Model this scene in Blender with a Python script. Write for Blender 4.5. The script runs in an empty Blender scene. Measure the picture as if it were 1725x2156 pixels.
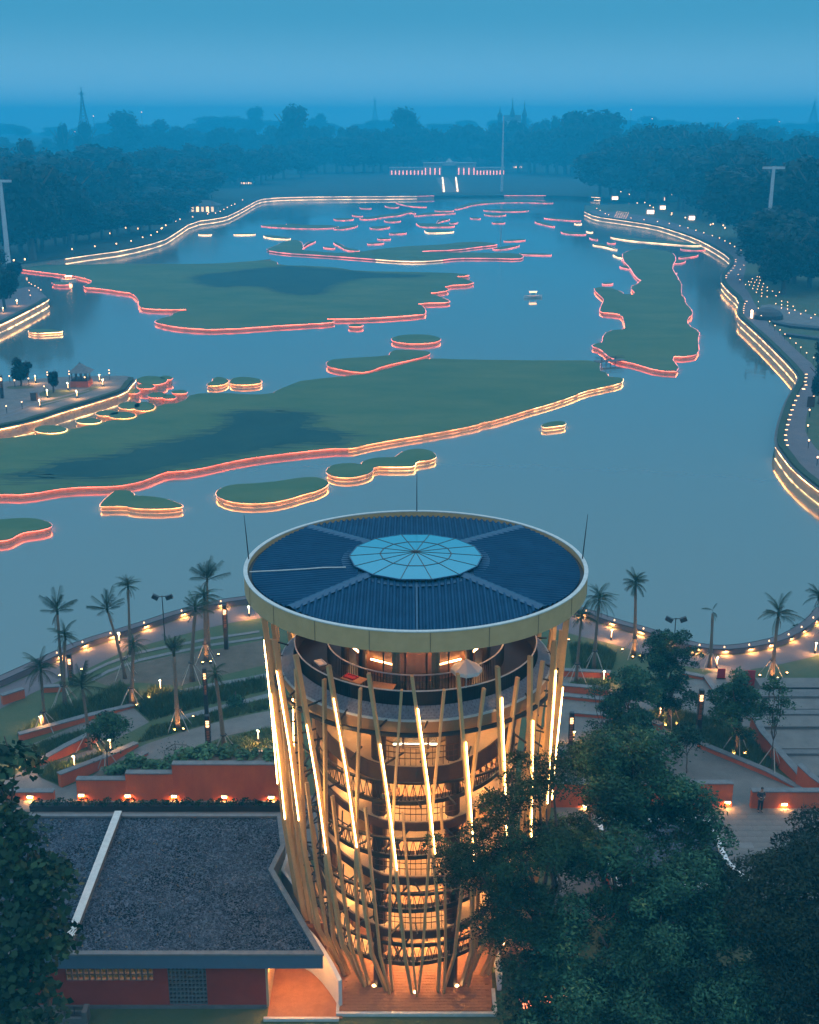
import bpy, bmesh, math, random
import numpy as np
from mathutils import Vector, Matrix

random.seed(7)
SC = bpy.context.scene
COL = SC.collection
PI = math.pi
R_ = math.radians

# ------------------------------------------------------------------ camera
F_PX, CX, CY = 2530.0, 862.5, 1078.0          # focal length and centre in units of a 1725 x 2156 picture
TH = math.atan((1078 - 255) / F_PX)           # pitch below the horizon
CAM_H = 41.2
cam = bpy.data.cameras.new('camera')
cam.sensor_fit = 'HORIZONTAL'
cam.sensor_width = 36.0
cam.lens = 36.0 * F_PX / 1725.0
cam.clip_start = 0.5
cam.clip_end = 9000
cam_o = bpy.data.objects.new('camera', cam)
COL.objects.link(cam_o)
cam_o.location = (0, 0, CAM_H)
cam_o.rotation_euler = (PI / 2 - TH, 0, 0)
SC.camera = cam_o

# ------------------------------------------------------------------ dusk sky
W = bpy.data.worlds.new('World')
SC.world = W
W.use_nodes = True
wn, wl = W.node_tree.nodes, W.node_tree.links
bg = wn['Background']
sky = wn.new('ShaderNodeTexSky')
sky.sky_type = 'NISHITA'
sky.sun_disc = False
sky.sun_elevation = R_(1.0)
sky.sun_rotation = R_(180)                    # the last light is behind the camera
sky.ozone_density = 4.0
sky.air_density = 1.0
sky.dust_density = 1.0
tc = wn.new('ShaderNodeTexCoord')
sx = wn.new('ShaderNodeSeparateXYZ')
wl.new(tc.outputs['Generated'], sx.inputs[0])
mr = wn.new('ShaderNodeMapRange')
mr.interpolation_type = 'SMOOTHSTEP'
mr.inputs['From Min'].default_value = 0.05
mr.inputs['From Max'].default_value = 0.85
wl.new(sx.outputs['Z'], mr.inputs['Value'])
mixw = wn.new('ShaderNodeMix')                # thin grey evening cloud overhead
mixw.data_type = 'RGBA'
mixw.inputs['B'].default_value = (8.2, 11.9, 15.4, 1)
hz = wn.new('ShaderNodeMix')                  # pale dusty band low over the land, all the way round
hz.data_type = 'RGBA'
hz.inputs['Factor'].default_value = 0.8
hz.inputs['B'].default_value = (1.0, 4.5, 7.2, 1)
wl.new(sky.outputs[0], hz.inputs['A'])
low = wn.new('ShaderNodeMapRange')            # it pales towards the horizon
low.interpolation_type = 'SMOOTHSTEP'
low.inputs['From Min'].default_value = -0.01
low.inputs['From Max'].default_value = 0.085
low.inputs['To Min'].default_value = 1.0
low.inputs['To Max'].default_value = 0.0
wl.new(sx.outputs['Z'], low.inputs['Value'])
pale = wn.new('ShaderNodeMix')
pale.data_type = 'RGBA'
pale.inputs['B'].default_value = (3.9, 7.4, 9.7, 1)
wl.new(hz.outputs['Result'], pale.inputs['A'])
wl.new(low.outputs[0], pale.inputs['Factor'])
wl.new(pale.outputs['Result'], mixw.inputs['A'])
wl.new(mr.outputs[0], mixw.inputs['Factor'])
wl.new(mixw.outputs['Result'], bg.inputs['Color'])
bg.inputs['Strength'].default_value = 0.07
SC.view_settings.view_transform = 'Standard'
SC.view_settings.look = 'None'
SC.view_settings.exposure = 0.38
SC.view_settings.gamma = 1.0
SC.view_settings.use_curve_mapping = False
SC.render.engine = 'CYCLES'
SC.cycles.use_denoising = True
SC.cycles.max_bounces = 6
SC.cycles.diffuse_bounces = 2
SC.cycles.glossy_bounces = 2
SC.cycles.transmission_bounces = 4
SC.cycles.transparent_max_bounces = 12
SC.cycles.volume_bounces = 3
SC.cycles.caustics_reflective = False
SC.cycles.caustics_refractive = False
SC.cycles.sample_clamp_indirect = 4.0
SC.cycles.use_light_tree = True

# ------------------------------------------------------------------ helpers
def ray(u, v):
    a, b = (u - CX) / F_PX, (CY - v) / F_PX
    return (a, math.cos(TH) + b * math.sin(TH), -math.sin(TH) + b * math.cos(TH))
def G(u, v, z=0.0):                           # where the line of sight of (u, v) meets the level z
    r = ray(u, v); t = (z - CAM_H) / r[2]
    return (r[0] * t, r[1] * t)
def atY(u, v, Y):                             # where it meets the vertical plane at distance Y
    r = ray(u, v); t = Y / r[1]
    return (r[0] * t, Y, CAM_H + r[2] * t)
def px_per_m(Y, Z=0.0):
    return F_PX / (Y * math.cos(TH) + (CAM_H - Z) * math.sin(TH))
def hgt(u, v, vtop):                          # height of an upright thing with foot (u, v) and top at vtop
    x, y = G(u, v)
    return atY(u, vtop, y)[2]
def KX(x0, y0, s):                            # frames of the studied enlargements
    k = s / 1725.0 / 1.6342
    return lambda x, y: (x * k + x0 / 1.6342, y * k + y0 / 1.6342)
K1 = KX(0, 200, 1000); K2 = KX(900, 250, 1000); K3 = KX(1819, 250, 1000); K4 = KX(0, 850, 1000)
K5 = KX(900, 850, 1000); K6 = KX(1819, 850, 1000); K7 = KX(0, 1600, 1000); K8 = KX(1819, 1600, 1000)
K9 = KX(0, 2250, 1000); KA = KX(1819, 2300, 1000); KP = KX(0, 1200, 500); KQ = KX(0, 850, 500)
KR = KX(2400, 850, 419); KT = KX(900, 2650, 800)
def P_(K, *pts): return [K(x, y) for x, y in pts]

ORD = ['leftmost','second','third','fourth','fifth','sixth','seventh','eighth','ninth','tenth','eleventh','twelfth','thirteenth','fourteenth','fifteenth','sixteenth','seventeenth','eighteenth','nineteenth','twentieth','twenty first','twenty second']
def nth(i, n):
    return 'leftmost' if i == 0 else 'rightmost' if i == n-1 else ORD[i] + ' from the left'
def tag(o, label=None, cat=None, group=None, kind=None):
    if label: o['label'] = label
    if cat: o['category'] = cat
    if group: o['group'] = group
    if kind: o['kind'] = kind
    return o
def thing(name, label, cat, loc=(0, 0, 0), rz=0.0, group=None):
    o = bpy.data.objects.new(name, None)
    o.empty_display_size = 0.3
    COL.objects.link(o)
    o.location = loc
    o.rotation_euler = (0, 0, rz)
    return tag(o, label, cat, group)
def copy_tree(o, parent=None):
    c = o.copy(); COL.objects.link(c)
    if parent is not None:
        c.parent = parent
    for ch in list(o.children):
        copy_tree(ch, c)
    return c
def put(name, mesh, parent=None, loc=None, rot=None, scale=None):
    o = bpy.data.objects.new(name, mesh)
    COL.objects.link(o)
    if parent is not None: o.parent = parent
    if loc is not None: o.location = loc
    if rot is not None: o.rotation_euler = rot
    if scale is not None: o.scale = scale
    return o

class MB:
    """collects shapes and links them as one mesh object"""
    def __init__(s): s.v, s.f = [], []
    def add(s, vs, fs):
        n = len(s.v); s.v += [tuple(p) for p in vs]; s.f += [tuple(i + n for i in f) for f in fs]; return s
    def box(s, x0, y0, z0, x1, y1, z1):
        return s.add([(x0,y0,z0),(x1,y0,z0),(x1,y1,z0),(x0,y1,z0),(x0,y0,z1),(x1,y0,z1),(x1,y1,z1),(x0,y1,z1)],
                     [(3,2,1,0),(4,5,6,7),(0,1,5,4),(1,2,6,5),(2,3,7,6),(3,0,4,7)])
    def obox(s, c, dx, dy, dz, M):
        vs = []
        for sz in (-1, 1):
            for sx_, sy in ((-1,-1),(1,-1),(1,1),(-1,1)):
                vs.append(Vector(c) + M @ Vector((sx_*dx/2, sy*dy/2, sz*dz/2)))
        return s.add(vs, [(3,2,1,0),(4,5,6,7),(0,1,5,4),(1,2,6,5),(2,3,7,6),(3,0,4,7)])
    def bar(s, a, b, w, h=None, up=(0, 0, 1)):
        """rectangular bar from a to b; w across, h along 'up'"""
        h = h or w
        a, b = Vector(a), Vector(b); d = (b - a)
        if d.length < 1e-6: return s
        d.normalize(); up = Vector(up)
        x = d.cross(up)
        if x.length < 1e-4: x = d.cross(Vector((0, 1, 0)))
        x.normalize(); y = x.cross(d)
        vs = []
        for p in (a, b):
            for i, j in ((-1,-1),(1,-1),(1,1),(-1,1)): vs.append(p + x*(i*w/2) + y*(j*h/2))
        return s.add(vs, [(3,2,1,0),(4,5,6,7),(0,1,5,4),(1,2,6,5),(2,3,7,6),(3,0,4,7)])
    def tube(s, pts, r, n=6, closed=False, cap=True):
        pts = [Vector(p) for p in pts]; m = len(pts)
        rs = r if isinstance(r, (list, tuple)) else [r] * m
        base = len(s.v)
        for i, p in enumerate(pts):
            if closed: d = pts[(i+1) % m] - pts[i-1]
            else: d = pts[min(i+1, m-1)] - pts[max(i-1, 0)]
            d.normalize()
            up = Vector((0, 0, 1)) if abs(d.z) < 0.9 else Vector((0, 1, 0))
            x = d.cross(up).normalized(); y = x.cross(d)
            for k in range(n):
                a = 2*PI*k/n + PI/n
                s.v.append(tuple(p + (x*math.cos(a) + y*math.sin(a)) * rs[i]))
        for i in range(m if closed else m-1):
            for k in range(n):
                a = base + i*n + k; b = base + i*n + (k+1) % n
                c = base + ((i+1) % m)*n + (k+1) % n; d = base + ((i+1) % m)*n + k
                s.f.append((a, b, c, d))
        if cap and not closed:
            s.f.append(tuple(base + k for k in reversed(range(n))))
            s.f.append(tuple(base + (m-1)*n + k for k in range(n)))
        return s
    def revolve(s, prof, n=96, a0=0.0, a1=2*PI, closed_prof=False):
        full = abs(a1 - a0 - 2*PI) < 1e-6
        base = len(s.v); m = len(prof); k = n if full else n + 1
        for i in range(k):
            a = a0 + (a1 - a0) * i / n
            for r, z in prof: s.v.append((r*math.sin(a), -r*math.cos(a), z))
        for i in range(n):
            i2 = (i+1) % k
            for j in range(m if closed_prof else m-1):
                j2 = (j+1) % m
                s.f.append((base+i*m+j, base+i2*m+j, base+i2*m+j2, base+i*m+j2))
        return s
    def prism(s, poly, z0, z1, bottom=False):
        n = len(poly); base = len(s.v)
        s.v += [(p[0], p[1], z0) for p in poly] + [(p[0], p[1], z1) for p in poly]
        s.f.append(tuple(base + n + i for i in range(n)))
        if bottom: s.f.append(tuple(base + i for i in reversed(range(n))))
        for i in range(n):
            j = (i+1) % n
            s.f.append((base+i, base+j, base+n+j, base+n+i))
        return s
    def mesh(s, name, mat, smooth=False, tri=False):
        me = bpy.data.meshes.new(name)
        me.from_pydata(s.v, [], s.f)
        if mat is not None: me.materials.append(mat)
        if tri or smooth:
            bm = bmesh.new(); bm.from_mesh(me)
            bmesh.ops.recalc_face_normals(bm, faces=bm.faces)
            if tri: bmesh.ops.triangulate(bm, faces=[f for f in bm.faces if len(f.verts) > 4])
            bm.to_mesh(me); bm.free()
        if smooth:
            me.polygons.foreach_set('use_smooth', [True] * len(me.polygons))
        me.update()
        return me
    def build(s, name, mat, parent=None, smooth=False, tri=False, **kw):
        return put(name, s.mesh(name, mat, smooth, tri), parent, **kw)

def ccw(poly):
    a = sum(poly[i][0]*poly[(i+1) % len(poly)][1] - poly[(i+1) % len(poly)][0]*poly[i][1] for i in range(len(poly)))
    return poly if a > 0 else poly[::-1]
def chaikin(p, k=1, closed=True):
    for _ in range(k):
        q = []; n = len(p)
        if not closed: q.append(p[0])
        for i in range(n if closed else n-1):
            a, b = p[i], p[(i+1) % n]
            q.append(tuple(a[j]*.75 + b[j]*.25 for j in range(len(a))))
            q.append(tuple(a[j]*.25 + b[j]*.75 for j in range(len(a))))
        if not closed: q.append(p[-1])
        p = q
    return p
def offset(poly, d):
    """move a ccw polygon outwards by d"""
    n = len(poly); out = []
    for i in range(n):
        a, b, c = poly[i-1], poly[i], poly[(i+1) % n]
        e1 = Vector((b[0]-a[0], b[1]-a[1])); e2 = Vector((c[0]-b[0], c[1]-b[1]))
        if e1.length < 1e-6: e1 = e2
        if e2.length < 1e-6: e2 = e1
        n1 = Vector((e1.y, -e1.x)).normalized(); n2 = Vector((e2.y, -e2.x)).normalized()
        m = n1 + n2
        m = m.normalized() / max(0.5, m.length / 2) if m.length > 1e-3 else n1
        out.append((b[0] + m.x*d, b[1] + m.y*d))
    return out
def side(line, d):
    """open polyline moved to its right by d"""
    out = []
    for i, p in enumerate(line):
        a = line[max(i-1, 0)]; b = line[min(i+1, len(line)-1)]
        t = Vector((b[0]-a[0], b[1]-a[1])).normalized()
        out.append((p[0] + t.y*d, p[1] - t.x*d))
    return out
def resample(line, step):
    out = [line[0]]; acc = 0.0
    for a, b in zip(line, line[1:]):
        L = math.dist(a[:2], b[:2]); t = step - acc
        while t <= L:
            out.append(tuple(a[k] + (b[k]-a[k])*t/L for k in range(len(a)))); t += step
        acc = (acc + L) % step if L > 0 else acc
    return out

# ------------------------------------------------------------------ materials
def mat(name, c1, c2=None, scale=5.0, rough=0.8, bump=0.0, bscale=None, metal=0.0, detail=4.0, spec=None, stretch=None):
    m = bpy.data.materials.new(name); m.use_nodes = True
    n, l = m.node_tree.nodes, m.node_tree.links
    b = n['Principled BSDF']
    b.inputs['Roughness'].default_value = rough
    b.inputs['Metallic'].default_value = metal
    if spec is not None: b.inputs['Specular IOR Level'].default_value = spec
    b.inputs['Base Color'].default_value = (*c1, 1)
    t = n.new('ShaderNodeTexCoord'); src = t.outputs['Object']
    if stretch:
        mp = n.new('ShaderNodeMapping'); mp.inputs['Scale'].default_value = stretch
        l.new(src, mp.inputs['Vector']); src = mp.outputs[0]
    if c2:
        no = n.new('ShaderNodeTexNoise'); no.inputs['Scale'].default_value = scale; no.inputs['Detail'].default_value = detail
        no.inputs['Roughness'].default_value = 0.65
        l.new(src, no.inputs['Vector'])
        r = n.new('ShaderNodeMapRange'); r.inputs['From Min'].default_value = 0.3; r.inputs['From Max'].default_value = 0.7
        l.new(no.outputs['Fac'], r.inputs['Value'])
        mx = n.new('ShaderNodeMix'); mx.data_type = 'RGBA'
        mx.inputs['A'].default_value = (*c1, 1); mx.inputs['B'].default_value = (*c2, 1)
        l.new(r.outputs[0], mx.inputs['Factor']); l.new(mx.outputs['Result'], b.inputs['Base Color'])
    if bump:
        nb = n.new('ShaderNodeTexNoise'); nb.inputs['Scale'].default_value = bscale or scale*6; nb.inputs['Detail'].default_value = 3
        l.new(src, nb.inputs['Vector'])
        bp = n.new('ShaderNodeBump'); bp.inputs['Strength'].default_value = bump; bp.inputs['Distance'].default_value = 0.05
        l.new(nb.outputs['Fac'], bp.inputs['Height']); l.new(bp.outputs[0], b.inputs['Normal'])
    return m
def emat(name, col, strength, sample=True, uneven=0):
    m = bpy.data.materials.new(name); m.use_nodes = True
    b = m.node_tree.nodes['Principled BSDF']
    b.inputs['Base Color'].default_value = (0.8, 0.8, 0.8, 1)
    b.inputs['Emission Color'].default_value = (*col, 1)
    b.inputs['Emission Strength'].default_value = strength
    if uneven:                                # the line is made of lengths of unequal brightness
        n, l = m.node_tree.nodes, m.node_tree.links
        t = n.new('ShaderNodeTexCoord'); no = n.new('ShaderNodeTexNoise'); no.inputs['Scale'].default_value = uneven; no.inputs['Detail'].default_value = 2
        l.new(t.outputs['Object'], no.inputs['Vector'])
        r = n.new('ShaderNodeMapRange'); r.inputs['From Min'].default_value = .38; r.inputs['From Max'].default_value = .62
        r.inputs['To Min'].default_value = strength*(.05 if sample else .4); r.inputs['To Max'].default_value = strength*1.25
        l.new(no.outputs['Fac'], r.inputs['Value']); l.new(r.outputs[0], b.inputs['Emission Strength'])
    m.cycles.emission_sampling = 'AUTO' if sample else 'NONE'
    return m
def leafmat(name, c1, c2, c3=None, rough=0.55):
    """foliage: colour differs from leaf to leaf and from tree to tree"""
    m = bpy.data.materials.new(name); m.use_nodes = True
    n, l = m.node_tree.nodes, m.node_tree.links
    b = n['Principled BSDF']; b.inputs['Roughness'].default_value = rough; b.inputs['Specular IOR Level'].default_value = .15
    g = n.new('ShaderNodeNewGeometry')
    r = n.new('ShaderNodeValToRGB')
    r.color_ramp.elements[0].color = (*c1, 1); r.color_ramp.elements[1].color = (*c2, 1)
    if c3:
        e = r.color_ramp.elements.new(0.93); e.color = (*c2, 1)
        r.color_ramp.elements[2].color = (*c3, 1)
    tcn = n.new('ShaderNodeTexCoord'); cn = n.new('ShaderNodeTexNoise'); cn.inputs['Scale'].default_value = .55; cn.inputs['Detail'].default_value = 2
    l.new(tcn.outputs['Object'], cn.inputs['Vector'])        # whole sprays of young or old leaves
    cm = n.new('ShaderNodeMapRange'); cm.inputs['From Min'].default_value = .35; cm.inputs['From Max'].default_value = .65; cm.inputs['To Min'].default_value = -.25; cm.inputs['To Max'].default_value = .5
    l.new(cn.outputs['Fac'], cm.inputs['Value'])
    ad = n.new('ShaderNodeMath'); ad.operation = 'MULTIPLY_ADD'; ad.inputs[1].default_value = .6; ad.use_clamp = True
    l.new(g.outputs['Random Per Island'], ad.inputs[0]); l.new(cm.outputs[0], ad.inputs[2])
    l.new(ad.outputs[0], r.inputs['Fac'])
    oi = n.new('ShaderNodeObjectInfo')
    hs = n.new('ShaderNodeHueSaturation')
    mr_ = n.new('ShaderNodeMapRange'); mr_.inputs['To Min'].default_value = 0.75; mr_.inputs['To Max'].default_value = 1.3
    l.new(oi.outputs['Random'], mr_.inputs['Value']); l.new(mr_.outputs[0], hs.inputs['Value'])
    l.new(r.outputs['Color'], hs.inputs['Color']); l.new(hs.outputs[0], b.inputs['Base Color'])
    return m

WARM = (1.0, 0.42, 0.13)
M = dict(
    tan=mat('tan_paint', (.62,.37,.17), (.54,.32,.14), 2.0, .55),
    rim=mat('pale_rim', (.62,.60,.55), (.5,.48,.44), 3.0, .5),
    roof=mat('blue_roof_sheet', (.003,.046,.10), (.008,.066,.135), .8, .6, metal=.0, spec=.12),
    hip=mat('roof_flashing', (.02,.09,.165), (.012,.07,.13), 2.0, .45, metal=.2),
    dark=mat('dark_steel', (.022,.02,.02), (.035,.03,.028), 4.0, .5),
    brown=mat('brown_steel', (.10,.045,.028), (.075,.034,.022), 2.0, .6),
    stone=mat('grey_concrete', (.165,.15,.14), (.11,.10,.094), 1.5, .85, .25, 25),
    pave=mat('grey_paving', (.19,.165,.145), (.125,.108,.097), .6, .85, .2, 14),
    promenade=mat('promenade_paving', (.16,.125,.125), (.12,.095,.098), .4, .85, .15, 9),
    cap=mat('stone_coping', (.19,.185,.18), (.13,.125,.125), 2.5, .8, .2, 20),
    red=mat('red_render', (.60,.125,.04), (.44,.08,.03), .8, .9, .25, 18, detail=8, stretch=(1,1,.45)),
    redwall=mat('deep_red_paint', (.40,.045,.02), (.28,.03,.016), .7, .9, .1, 20),
    brick=mat('brick_terrace', (.36,.155,.075), (.26,.105,.05), 1.5, .85, .3, 18),
    lawn=mat('lawn', (.050,.086,.034), (.098,.100,.046), .35, 1.0, .6, 6),
    soil=mat('bare_soil', (.16,.115,.085), (.10,.075,.05), .8, 1.0, .6, 8),
    isle=mat('island_grass', (.042,.112,.048), (.115,.152,.060), .05, 1.0, .5, 2.5, detail=10, stretch=(1,2.2,1)),
    isled=mat('island_dark_grass', (.003,.048,.042), (.018,.068,.05), .12, 1.0, .5, 2.5),
    matting=mat('edge_matting', (.55,.36,.22), (.32,.19,.11), 3.0, .95, .5, 12, stretch=(1,1,.3)),
    wallst=mat('lake_wall_stone', (.46,.36,.24), (.30,.23,.15), 1.6, .9, .6, 8),
    hedge=mat('clipped_hedge', (.025,.045,.025), (.05,.07,.03), 3.0, 1.0, .9, 9),
    wood=mat('warm_timber', (.42,.23,.11), (.34,.17,.08), 3.0, .6, stretch=(6,6,.6)),
    white=mat('white_paint', (.72,.71,.68), (.64,.62,.6), 1.5, .6),
    cream=mat('cream_plaster', (.56,.38,.22), (.48,.32,.18), 1.5, .8),
    gravel=None, glass=None, water=None,
    trunk=mat('bark', (.13,.095,.07), (.07,.05,.04), 6.0, .95, .6, 20),
    palmtrunk=mat('palm_bark', (.24,.175,.12), (.15,.105,.075), 8.0, .95, .5, 25, stretch=(1,1,3)),
    stake=mat('timber_stake', (.46,.40,.33), (.36,.31,.26), 4.0, .85),
    far=mat('far_ground', (.016,.03,.018), (.03,.04,.022), .02, 1.0),
    pylon=mat('pylon_paint', (.62,.55,.53), (.52,.46,.45), .5, .6),
    farwall=mat('far_wall', (.52,.46,.4), (.42,.37,.33), .5, .8),
    tile=mat('grey_shingle', (.26,.24,.26), (.17,.155,.17), 5.0, .75, .3, 20),
    cloth=mat('dark_cloth', (.03,.03,.035), (.05,.05,.055), 8.0, .9),
    skin=mat('skin', (.32,.18,.12), (.28,.15,.10), 10.0, .6),
    hair=mat('black_hair', (.012,.01,.01), (.02,.018,.016), 20.0, .6),
    signred=mat('red_banner', (.40,.012,.02), (.33,.01,.018), 2.0, .7),
    led_red=emat('red_led', (1.0,.13,.07), 3.4, True, .5),
    led_orange=emat('orange_led', (1.0,.27,.08), 5.0, True, .5),
    led_warm=emat('warm_led', (1.0,.55,.2), 7.0, True, .4),
    led_far_red=emat('red_led_far', (1.0,.14,.095), 1.9, False, .3),
    led_far_warm=emat('warm_led_far', (1.0,.55,.24), 3.6, False, .12),
    tube=emat('tower_tube', (1.0,.56,.18), 26.0),
    lamp=emat('lamp_glow', (1.0,.46,.14), 38.0),
    lamp_soft=emat('lamp_soft', (1.0,.52,.20), 18.0),
    lamp_far=emat('lamp_far', (1.0,.46,.17), 4.0, False),
    ceil=emat('ceiling_lamp', (1.0,.53,.21), 175.0),
    ceild=emat('deck_lamp', (1.0,.42,.14), 300.0),
    slit=emat('bollard_slit', (1.0,.5,.18), 3.0),
    lamp_pool=emat('lamp_pool', (1.0,.46,.14), 2200.0),
    black=mat('black_mesh', (.005,.006,.008), (.009,.010,.012), 4.0, .7),
    ground_glow=emat('lit_ground_glow', (1.0,.2,.05), 2.6),  # stands for orange lit ground glimpsed below the big tree
    lamp_up=emat('lamp_up', (1.0,.44,.13), 1000.0),
    lamp_down=emat('lamp_down', (1.0,.46,.14), 520.0),
    crown_far=leafmat('far_tree_leaves', (.004,.012,.008), (.012,.022,.012)),
    niche=emat('niche_lamp', (1.0,.42,.12), 170.0),
    wash_red=emat('wash_red', (1.0,.15,.06), 30.0),
    wash_warm=emat('wash_warm', (1.0,.38,.10), 30.0),
    window=emat('lit_glass', (1.0,.60,.28), 1.3, False),
    cool=emat('pale_lamp', (.85,1.0,.78), 5.0, False),
    crown=leafmat('tree_leaves', (.005,.024,.011), (.050,.105,.042)),
    crown_d=leafmat('dark_leaves', (.002,.014,.008), (.045,.120,.058), (.12,.16,.055)),
    crown_b=leafmat('brown_green_leaves', (.005,.013,.006), (.028,.040,.016)),
    crown_l=leafmat('broad_leaves', (.005,.024,.011), (.036,.080,.030), (.12,.10,.035)),
    frond=leafmat('palm_fronds', (.016,.036,.018), (.060,.080,.038)),
    dead=leafmat('dead_fronds', (.08,.055,.03), (.17,.12,.07)),
    grass=leafmat('grass_tufts', (.045,.085,.034), (.105,.14,.056)),
    bushl=leafmat('bed_leaves', (.045,.10,.045), (.09,.16,.065)),
)
def grass_layers():
    pass
# ------------------------------------------------------------------ special materials
def water_mat():
    m = bpy.data.materials.new('lake_water'); m.use_nodes = True
    n, l = m.node_tree.nodes, m.node_tree.links; b = n['Principled BSDF']
    b.inputs['Base Color'].default_value = (.115,.158,.14,1)
    b.inputs['Roughness'].default_value = .10; b.inputs['IOR'].default_value = 2.0
    g = n.new('ShaderNodeNewGeometry')
    a = n.new('ShaderNodeTexNoise'); a.inputs['Scale'].default_value = .35; a.inputs['Detail'].default_value = 3
    l.new(g.outputs['Position'], a.inputs['Vector'])
    wp = n.new('ShaderNodeTexNoise'); wp.inputs['Scale'].default_value = .018; wp.inputs['Detail'].default_value = 5   # wind patches
    mp = n.new('ShaderNodeMapping'); mp.inputs['Scale'].default_value = (1, .45, 1); l.new(g.outputs['Position'], mp.inputs['Vector']); l.new(mp.outputs[0], wp.inputs['Vector'])
    rr = n.new('ShaderNodeMapRange'); rr.inputs['From Min'].default_value = .38; rr.inputs['From Max'].default_value = .62; rr.inputs['To Min'].default_value = .045; rr.inputs['To Max'].default_value = .16
    l.new(wp.outputs['Fac'], rr.inputs['Value']); l.new(rr.outputs[0], b.inputs['Roughness'])
    bp = n.new('ShaderNodeBump'); bp.inputs['Strength'].default_value = .05; bp.inputs['Distance'].default_value = .2
    l.new(a.outputs['Fac'], bp.inputs['Height']); l.new(bp.outputs[0], b.inputs['Normal'])
    return m
def gravel_mat():
    m = bpy.data.materials.new('roof_gravel'); m.use_nodes = True
    n, l = m.node_tree.nodes, m.node_tree.links; b = n['Principled BSDF']; b.inputs['Roughness'].default_value = .9
    t = n.new('ShaderNodeTexCoord')
    v = n.new('ShaderNodeTexVoronoi'); v.inputs['Scale'].default_value = 9.0; l.new(t.outputs['Object'], v.inputs['Vector'])
    r = n.new('ShaderNodeValToRGB'); r.color_ramp.elements[0].color = (.012,.018,.028,1); r.color_ramp.elements[1].color = (.085,.11,.145,1)
    l.new(v.outputs['Color'], r.inputs['Fac'])
    big = n.new('ShaderNodeTexNoise'); big.inputs['Scale'].default_value = .4; l.new(t.outputs['Object'], big.inputs['Vector'])
    mx = n.new('ShaderNodeMix'); mx.data_type = 'RGBA'; mx.blend_type = 'MULTIPLY'; mx.inputs['Factor'].default_value = .6
    l.new(r.outputs['Color'], mx.inputs['A']); l.new(big.outputs['Color'], mx.inputs['B']); l.new(r.outputs['Color'], b.inputs['Base Color'])
    bp = n.new('ShaderNodeBump'); bp.inputs['Strength'].default_value = .9; bp.inputs['Distance'].default_value = .05; bp.invert = True
    l.new(v.outputs['Distance'], bp.inputs['Height']); l.new(bp.outputs[0], b.inputs['Normal'])
    return m
def glass_mat(name, col, rough=.08, alpha=1.0):
    m = bpy.data.materials.new(name); m.use_nodes = True
    b = m.node_tree.nodes['Principled BSDF']
    b.inputs['Base Color'].default_value = (*col, 1); b.inputs['Roughness'].default_value = rough
    b.inputs['Alpha'].default_value = alpha; b.inputs['IOR'].default_value = 1.6
    return m
M['water'] = water_mat(); M['gravel'] = gravel_mat()
M['sky_glass'] = glass_mat('skylight_glass', (.03,.32,.42), .10)
M['glass'] = glass_mat('clear_glass', (.55,.42,.25), .05, .3)

WZ = -1.7          # water level
IZ = -1.08         # tops of the islands

def sheet(name, poly, z, m, label=None, kind='structure', edge=0.0):
    p = ccw(poly)
    b = MB()
    if edge: b.prism(p, z - edge, z)
    else: b.add([(x, y, z) for x, y in p], [tuple(range(len(p)))])
    o = b.build(name, m, tri=True)
    return tag(o, kind=kind)
def wpts(pts, z=0.0): return [G(u, v, z) for u, v in pts]

# far ground, lake bed and lake
sheet('ground', [(-2300,-120),(2300,-120),(2300,3400),(-2300,3400)], -3.0, M['far'])
sheet('lake_water', [(-900,40),(900,40),(900,1100),(-900,1100)], WZ, M['water'])

# ---- shores: slabs whose rims are the lake walls
RIM_NEAR = [(-700,1700),(-330,1590),(-150,1512),(-60,1462)] + P_(K7,(60,1260),(300,1150),(450,1080),(800,975),(1050,890),(1290,830),(1480,805)) \
    + [(640,1246),(760,1238),(880,1236),(1000,1240),(1120,1258)] + P_(K8,(370,890),(520,945),(720,1000),(900,1060),(1050,1100),(1200,1103),(1400,1070),(1520,1030),(1640,950),(1725,850)) \
    + [(1790,1240),(1850,1195)]
RIM_RIGHT = [(1862,1150),(1850,1120),(1800,1080)] + P_(K6,(1725,1440),(1580,1320),(1510,1230),(1470,1170),(1480,1080),(1520,950),(1560,870),(1610,790),(1590,740),(1400,550),(1300,460),(1250,415),(1245,380),(1260,320),(1180,250),(1143,200)) \
    + P_(K3,(1150,1190),(1205,1130),(1195,1095),(1100,1035),(1000,985),(870,940),(750,905),(550,875),(400,855),(335,825))
near_w = wpts(RIM_NEAR); right_w = wpts(RIM_RIGHT)
near_right = chaikin(near_w + right_w, 1, False)
xr, yr = near_right[-1]
sheet('near_shore', near_right + [(xr+6, yr+45), (xr+60, yr+70), (1500, yr+90), (1500,-110), (-600,-110), (-600, near_w[0][1])], 0.0, M['lawn'], edge=2.9)
RIM_FAR = P_(K2,(0,750),(100,740),(350,735),(870,733)) + [(932,411),(1062,411),(1172,411),(1265,415.5)]
RIM_LEFT = [(-160,590),(-60,572),(20,560)] + P_(K1,(330,1197),(540,1166),(740,1140),(960,1085),(1020,1050),(1140,970),(1300,950),(1370,930),(1520,847))
left_w = chaikin(wpts(RIM_LEFT), 1, False); far_w = chaikin(wpts(RIM_FAR), 1, False)
sheet('left_shore', left_w + [far_w[0], (far_w[0][0]-20, far_w[0][1]+40), (-1500, far_w[0][1]+60), (-1500, left_w[0][1])], -0.006, M['far'], edge=2.9)
xe, ye = far_w[-1]
sheet('far_shore', far_w + [(xe+25, ye-8), (xe+60, ye-70), (xe+1500, ye-70), (2250, 3350), (-2250, 3350), (-1500, far_w[0][1]+20), (far_w[0][0]-25, far_w[0][1]+3)], -0.012, M['far'], edge=2.9)
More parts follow.
